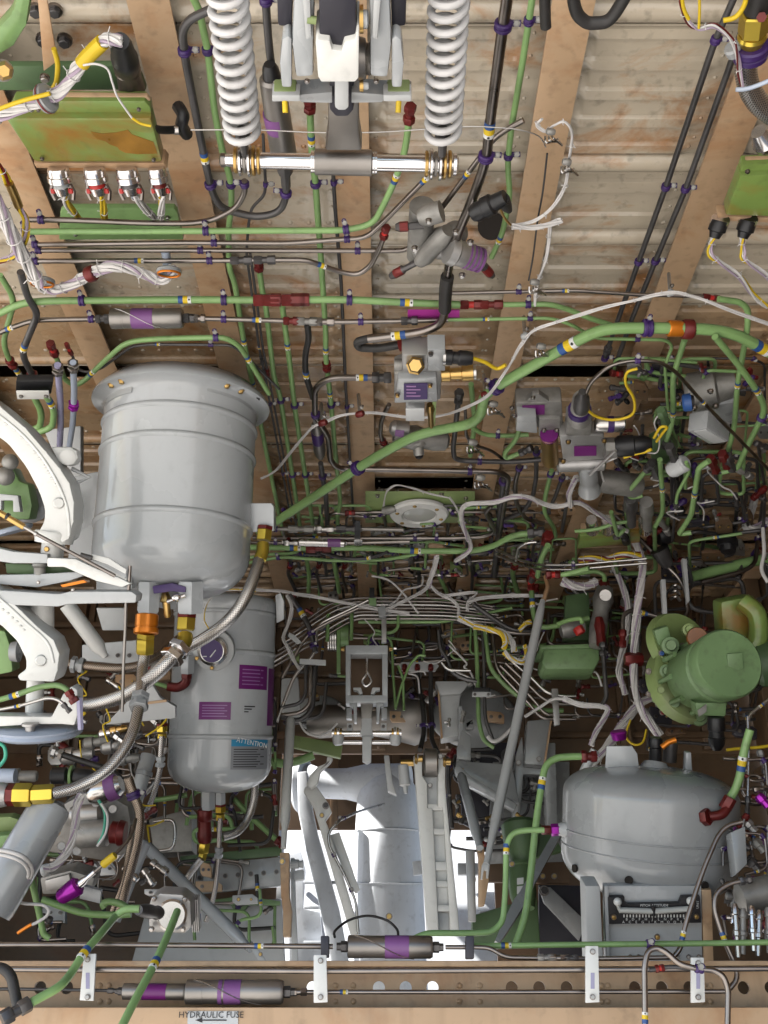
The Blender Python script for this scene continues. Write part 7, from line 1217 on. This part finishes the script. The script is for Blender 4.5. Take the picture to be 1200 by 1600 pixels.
for k, (x, y, ky) in enumerate(((1172, 1290, 'alu'), (1186, 1320, 'cast'), (1178, 1350, 'dark'), (1192, 1250, 'magenta'), (1180, 1380, 'plum'), (1195, 1440, 'red'))): cyl(None, 'union', (x - 8, y - 8, 2.25), (x + 8, y + 10, 2.25), [(0, 12), (.2, 17), (.5, 17), (.55, 12), (.8, 12), (1, 15)], ky, 8, label=('silver union highest but one in the right edge clutter', 'cast union middle of the right edge clutter', 'dark union low in the right edge clutter', 'magenta union topmost at the right edge clutter', 'plum union under the dark one at the right edge', 'red union beside the chrome spools at the right edge')[k], cat='fitting')
pipe('black strap wire arching from the fuse up to the duct bolt', [(523, 1464, 1.75), (524, 1454, 1.78), (545, 1438, 1.8), (575, 1431, 1.8), (604, 1438, 1.8), (620, 1452, 1.78), (622, 1464, 1.75)], 4, 'black', 1.78, name='wire', cat='wire', sm=True)
# ================================================================ tangle of small plumbing deep in the bay
rnd = random.Random(21)
LM = [('the yoke frame', 573, 1050), ('the oval floodlight', 655, 800), ('the pulley stack', 528, 992), ('the red sealed unions', 655, 1042), ('the green tray box', 895, 1028), ('the long grey rod', 810, 1080), ('the parallel tube bank', 610, 950),
 ('the white trunk bundle', 995, 960), ('the green pump motor', 1110, 1050), ('the harness peak', 678, 922), ('the heavy grey bracket', 705, 1110), ('the olive plug box', 950, 840), ('the manifold outlet', 920, 750), ('the grey pump casting', 1115, 620), ('the tilted label box', 1120, 680),
 ('the tall black plug', 1136, 842), ('the fat green stub', 1140, 888), ('the black plug cluster', 1035, 838), ('the port block', 1035, 700), ('the big reservoir', 275, 780), ('the gauge reservoir', 350, 1100), ('the pulley disc', 62, 1140), ('the gold hose nut', 45, 1240), ('the magenta fitting', 108, 1392),
 ('the pump head', 266, 1430), ('the white diagonal strut', 305, 1400), ('the maroon check valve', 320, 1290), ('the gearbox plate', 135, 1310), ('the fairing panel', 360, 1450), ('the squat tank', 1012, 1300), ('the pitch gauge', 1020, 1425), ('the chrome spools', 1175, 1445), ('the valve cluster', 935, 965),
 ('the centre beam', 570, 700), ('the white bracket plate', 752, 1085), ('the steel clip bar', 870, 1104), ('the kinked harness', 450, 1000), ('the dark loop tubes', 480, 1100), ('the crossing green tube', 600, 858), ('the black strap', 559, 835), ('the right beam foot', 855, 850), ('the silver filter', 505, 848), ('the forged cross member', 770, 1225), ('the grey hinge rod', 735, 1260), ('the tan hinge fitting', 752, 1370)]
USED = set()
def where(base, x, y, extra=()):
    ds = sorted(LM, key=lambda l: math.hypot(l[1] - x, l[2] - y))[:6]
    def rel(l):
        dx, dy = x - l[1], y - l[2]
        if math.hypot(dx, dy) < 14: return 'at ' + l[0]
        return (('right of ' if dx > 0 else 'left of ') if abs(dx) > abs(dy) else ('below ' if dy > 0 else 'above ')) + l[0]
    base = ' '.join(base.split()[:4])
    cands = ['%s %s' % (base, rel(ds[0]))] + ['%s %s, %s' % (base, rel(ds[0]), rel(q)) for q in ds[1:]] + ['%s %s, %s' % (base, rel(ds[1]), rel(q)) for q in ds[2:]] + ['%s %s, %s' % (base, rel(ds[2]), rel(q)) for q in ds[3:]]
    for pre in ('',) + tuple(extra):
        for c in cands:
            c = (pre + ' ' + c).strip()
            if c not in USED and len(c.split()) <= 16: USED.add(c); return c
    return cands[-1]
SZ = {'steel': 'bare', 'dark': 'dull', 'green': 'painted', 'rubber': 'bendy'}
def tangle(n, xr, yr, mr, label, key, w, group, ok=None, k=(3, 5), step=(25, 95), name=None, cat=None):
    c = 0; n = int(n * 1.7); w = (w[0] * .8, w[1] * .85)
    while c < n:
        x, y = rnd.uniform(*xr), rnd.uniform(*yr); m = rnd.uniform(*mr); pts = [(x, y)]; hv = rnd.random() < .5
        for _ in range(rnd.randint(*k)):
            L = rnd.uniform(*step) * rnd.choice((-1, 1)); q = rnd.uniform(-.3, .3) * abs(L) * .5
            x, y = (x + L, y + q) if hv else (x + q, y + L * .8); hv = not hv
            x = min(max(x, xr[0]), xr[1]); y = min(max(y, yr[0]), yr[1]); pts.append((x, y))
        if ok and not all(ok(*p) for p in pts): continue
        pts = [p for i, p in enumerate(pts) if i == 0 or abs(p[0] - pts[i - 1][0]) + abs(p[1] - pts[i - 1][1]) > 8]
        if len(pts) < 2: continue
        mid = pts[len(pts) // 2]; r = rnd.random()
        nk = ('straight' if len(pts) < 3 else 'once bent' if len(pts) == 3 else 'twice bent' if len(pts) == 4 else 'zigzag')
        lb = where('%s %s %s' % (nk, key.replace('rubber', 'rubber').replace('dark', 'dark grey'), 'hose' if key == 'rubber' else 'tube'), mid[0], mid[1], ('thin', 'short', 'slim'))
        pipe(lb, pts, rnd.uniform(*w), key, m, group=group, name=name, cat=cat, fr=3,
             ft=[(pts[0][0], pts[0][1], rnd.choice(('red', 'dark', 'steel', 'cast')))] if r < .55 else [], cl=[mid] if r > .35 else [], bd=[((pts[0][0] + pts[1][0]) / 2, (pts[0][1] + pts[1][1]) / 2)] if r > .7 else [])
        c += 1
def blobs(n, xr, yr, mr, label, keys, w, group, name='union', cat='fitting', ok=None):
    c = 0; n = int(n * 1.45); w = (w[0] * .75, w[1] * .9)
    while c < n:
        x, y, m = rnd.uniform(*xr), rnd.uniform(*yr), rnd.uniform(*mr)
        if ok and not ok(x, y): continue
        W_ = rnd.uniform(*w); t = rnd.uniform(0, 6.28); dx, dy = math.cos(t) * W_, math.sin(t) * W_; ky = rnd.choice(keys)
        o = PT(where({'cast': 'dull cast union', 'dark': 'dark grey union', 'red': 'maroon union', 'alu': 'grey metal union', 'purple': 'violet union', 'bright': 'shiny union', 'black': 'black union', 'chrome': 'chrome union', 'plum': 'plum union', 'brass': 'brass union'}[ky], x, y, ('small', 'tiny', 'stubby')), cat, x, y, m, name, group)
        cyl(o, 'body', (x - dx, y - dy, m), (x + dx, y + dy, m), [(0, W_ * .5), (.06, W_ * .8), (.3, W_ * .8), (.32, W_ * .55), (.62, W_ * .6), (.65, W_ * .85), (.92, W_ * .85), (1, W_ * .5)], ky, rnd.choice((6, 14)))
        if rnd.random() < .6:
            ex = -math.sin(t) * W_ * 1.1; ey = math.cos(t) * W_ * 1.1; cyl(o, 'branch', (x, y, m), (x + ex, y + ey, m), [(0, W_ * .45), (.5, W_ * .45), (.55, W_ * .7), (1, W_ * .6)], rnd.choice(keys), 6)
        c += 1
off = lambda x, y: not (438 < x < 775 and y > 1165)
G1 = 'tube tangle before the aft wall'
tangle(16, (440, 1180), (900, 1120), (3.4, 3.66), 'thin bare steel tube in the tangle before the brown aft wall', 'steel', (3.5, 6), G1, off)
tangle(14, (440, 1180), (900, 1130), (3.4, 3.66), 'thin dark tube in the tangle before the brown aft wall', 'dark', (4, 7), G1, off)
tangle(12, (440, 1000), (880, 1060), (3.4, 3.66), 'thin green tube in the tangle before the brown aft wall', 'green', (4, 6.5), G1, off)
blobs(34, (450, 1000), (870, 1130), (3.35, 3.6), 'small grubby union in the tangle before the brown aft wall', ('cast', 'dark', 'red', 'alu', 'purple', 'bright'), (7, 13), 'unions before the aft wall', ok=off)
G2 = 'tube tangle right of the manifold'
tangle(10, (960, 1195), (560, 900), (.02, .12), 'slim green tube in the dark tangle right of the manifold', 'green', (5, 8), G2)
tangle(12, (960, 1195), (560, 900), (.02, .12), 'slim dark tube in the dark tangle right of the manifold', 'dark', (5, 8), G2)
blobs(34, (960, 1195), (570, 900), (.03, .15), 'small grubby union in the dark tangle right of the manifold', ('cast', 'dark', 'red', 'black', 'dark', 'purple'), (8, 17), 'unions right of the manifold')
G3 = 'tube tangle at the ceiling end'
tangle(12, (450, 900), (800, 900), (.02, .08), 'short steel tube in the tangle at the ceiling end', 'steel', (4, 6), G3, step=(20, 60))
tangle(12, (450, 900), (790, 900), (.02, .08), 'short dark tube in the tangle at the ceiling end', 'dark', (4, 7), G3, step=(20, 60))
tangle(9, (450, 900), (790, 900), (.02, .08), 'short green tube in the tangle at the ceiling end', 'green', (4, 7), G3, step=(20, 60))
blobs(26, (440, 900), (800, 905), (.03, .12), 'small union in the tangle at the ceiling end', ('cast', 'red', 'dark', 'purple', 'bright'), (6, 11), 'unions at the ceiling end')
G4 = 'tube tangle at lower left'
tangle(14, (60, 430), (1090, 1470), (3.0, 3.4), 'thin bare steel tube in the lower left equipment tangle', 'steel', (4, 7), G4)
tangle(12, (60, 430), (1090, 1470), (3.0, 3.4), 'dark hose in the lower left equipment tangle', 'rubber', (5, 9), G4, name='rubber_hose', cat='hose')
tangle(8, (60, 430), (1090, 1480), (3.0, 3.4), 'thin green tube in the lower left equipment tangle', 'green', (5, 8), G4)
blobs(34, (70, 270), (1040, 1400), (2.5, 3.1), 'small union in the lower left equipment tangle', ('cast', 'alu', 'dark', 'bright', 'red', 'alu'), (8, 19), 'unions at lower left')
G5 = 'tube tangle at the right edge'
tangle(10, (1130, 1200), (1185, 1470), (2.2, 2.6), 'thin steel tube in the clutter at the right edge', 'steel', (5, 7), G5, step=(20, 70))
tangle(8, (1010, 1200), (880, 1180), (2.95, 3.1), 'dark tube behind the green pump motor', 'dark', (5, 8), G5)
blobs(22, (1130, 1200), (1180, 1470), (2.2, 2.5), 'small union in the clutter at the right edge', ('cast', 'chrome', 'dark', 'red', 'plum'), (8, 17), 'unions at the right edge')
# dark lower structure behind the link arm
tangle(8, (700, 860), (1170, 1330), (3.5, 3.6), 'dark tube in the shadow right of the link arm', 'dark', (5, 8), 'tubes right of the link arm')
blobs(12, (700, 860), (1180, 1330), (3.4, 3.5), 'small union in the shadow right of the link arm', ('cast', 'alu', 'brass', 'dark'), (7, 13), 'unions right of the link arm')
def leads(n, xr, yr, mr, label, keys, group):
    for _ in range(n):
        x, y, m = rnd.uniform(*xr), rnd.uniform(*yr), rnd.uniform(*mr); pts = [(x, y)]
        for _ in range(4): x += rnd.uniform(-26, 26); y += rnd.uniform(-6, 26); pts.append((x, y))
        pipe(where('yellow wire lead' if keys[0] == 'yellow' else 'pale wire lead', pts[2][0], pts[2][1], ('loose', 'dangling')), pts, rnd.uniform(2, 3.6), rnd.choice(keys), m, name='wire', cat='wire', sm=True, group=group)
leads(14, (460, 880), (880, 1060), (3.2, 3.5), 'pale wire lead hanging in the tangle before the aft wall', ('wirew', 'wirew'), 'wire leads before the aft wall')
leads(8, (90, 260), (1040, 1300), (2.3, 2.6), 'yellow wire lead hanging in the lower left tangle', ('yellow',), 'yellow wire leads at lower left')
leads(8, (960, 1180), (620, 860), (.15, .2), 'pale wire lead in the dark tangle right of the manifold', ('wirew',), 'wire leads right of the manifold')
def brackets(n, xr, yr, mr, keys, w, group, ok=None):
    c = 0
    while c < n:
        x, y, m = rnd.uniform(*xr), rnd.uniform(*yr), rnd.uniform(*mr)
        if ok and not ok(x, y): continue
        a_, h_, ky, sk = rnd.uniform(*w), rnd.uniform(*w) * .6, rnd.choice(keys), rnd.uniform(-6, 6)
        o = PT(where({'alu': 'grey metal bracket', 'tan': 'tan bracket', 'ltgrey': 'pale grey bracket', 'primer': 'olive bracket', 'cast': 'dull cast bracket', 'char': 'black bracket', 'brown': 'brown bracket'}[ky], x, y, ('small', 'flat', 'tiny')), 'bracket', x, y, m, 'clip_bracket', group)
        plate(o, 'plate', [(x - a_, y - h_ + sk), (x + a_ * .6, y - h_), (x + a_, y - h_ * .3), (x + a_, y + h_ - sk), (x - a_ * .7, y + h_), (x - a_, y + h_ * .4)], m, .02, ky, .0015)
        for q in (-.5, .5): bolt(o, x + a_ * q, y, m - .004 if m >= 1 else m + .003, rnd.uniform(4, 6.5), rnd.choice(('brass', 'steel', 'dark')))
        c += 1
brackets(26, (450, 1000), (880, 1130), (3.4, 3.62), ('alu', 'tan', 'primer', 'cast', 'brown'), (7, 16), 'brackets before the aft wall', off)
brackets(18, (960, 1195), (560, 900), (.03, .1), ('alu', 'cast', 'char', 'brown'), (8, 20), 'brackets right of the manifold')
brackets(16, (70, 420), (1040, 1460), (2.95, 3.3), ('alu', 'cast', 'ltgrey', 'tan'), (8, 22), 'brackets at lower left')
brackets(12, (450, 900), (790, 900), (.02, .07), ('tan', 'alu', 'primer'), (7, 15), 'brackets at the ceiling end')
brackets(8, (1000, 1195), (890, 1180), (2.95, 3.1), ('brown', 'cast', 'char'), (8, 20), 'brackets behind the green pump')
o = PT('tan stencilled strap on the aft wall right of centre', 'strap', 708, 995, 3.6, 'wall_strap'); plate(o, 'strap', [(686, 962), (724, 962), (730, 1022), (690, 1022)], 3.66, .01, 'tan', .001); text(o, '17A', (706, 998, 3.659), 6, 'ink'); text(o, 'FOR', (707, 1007, 3.659), 6, 'ink')
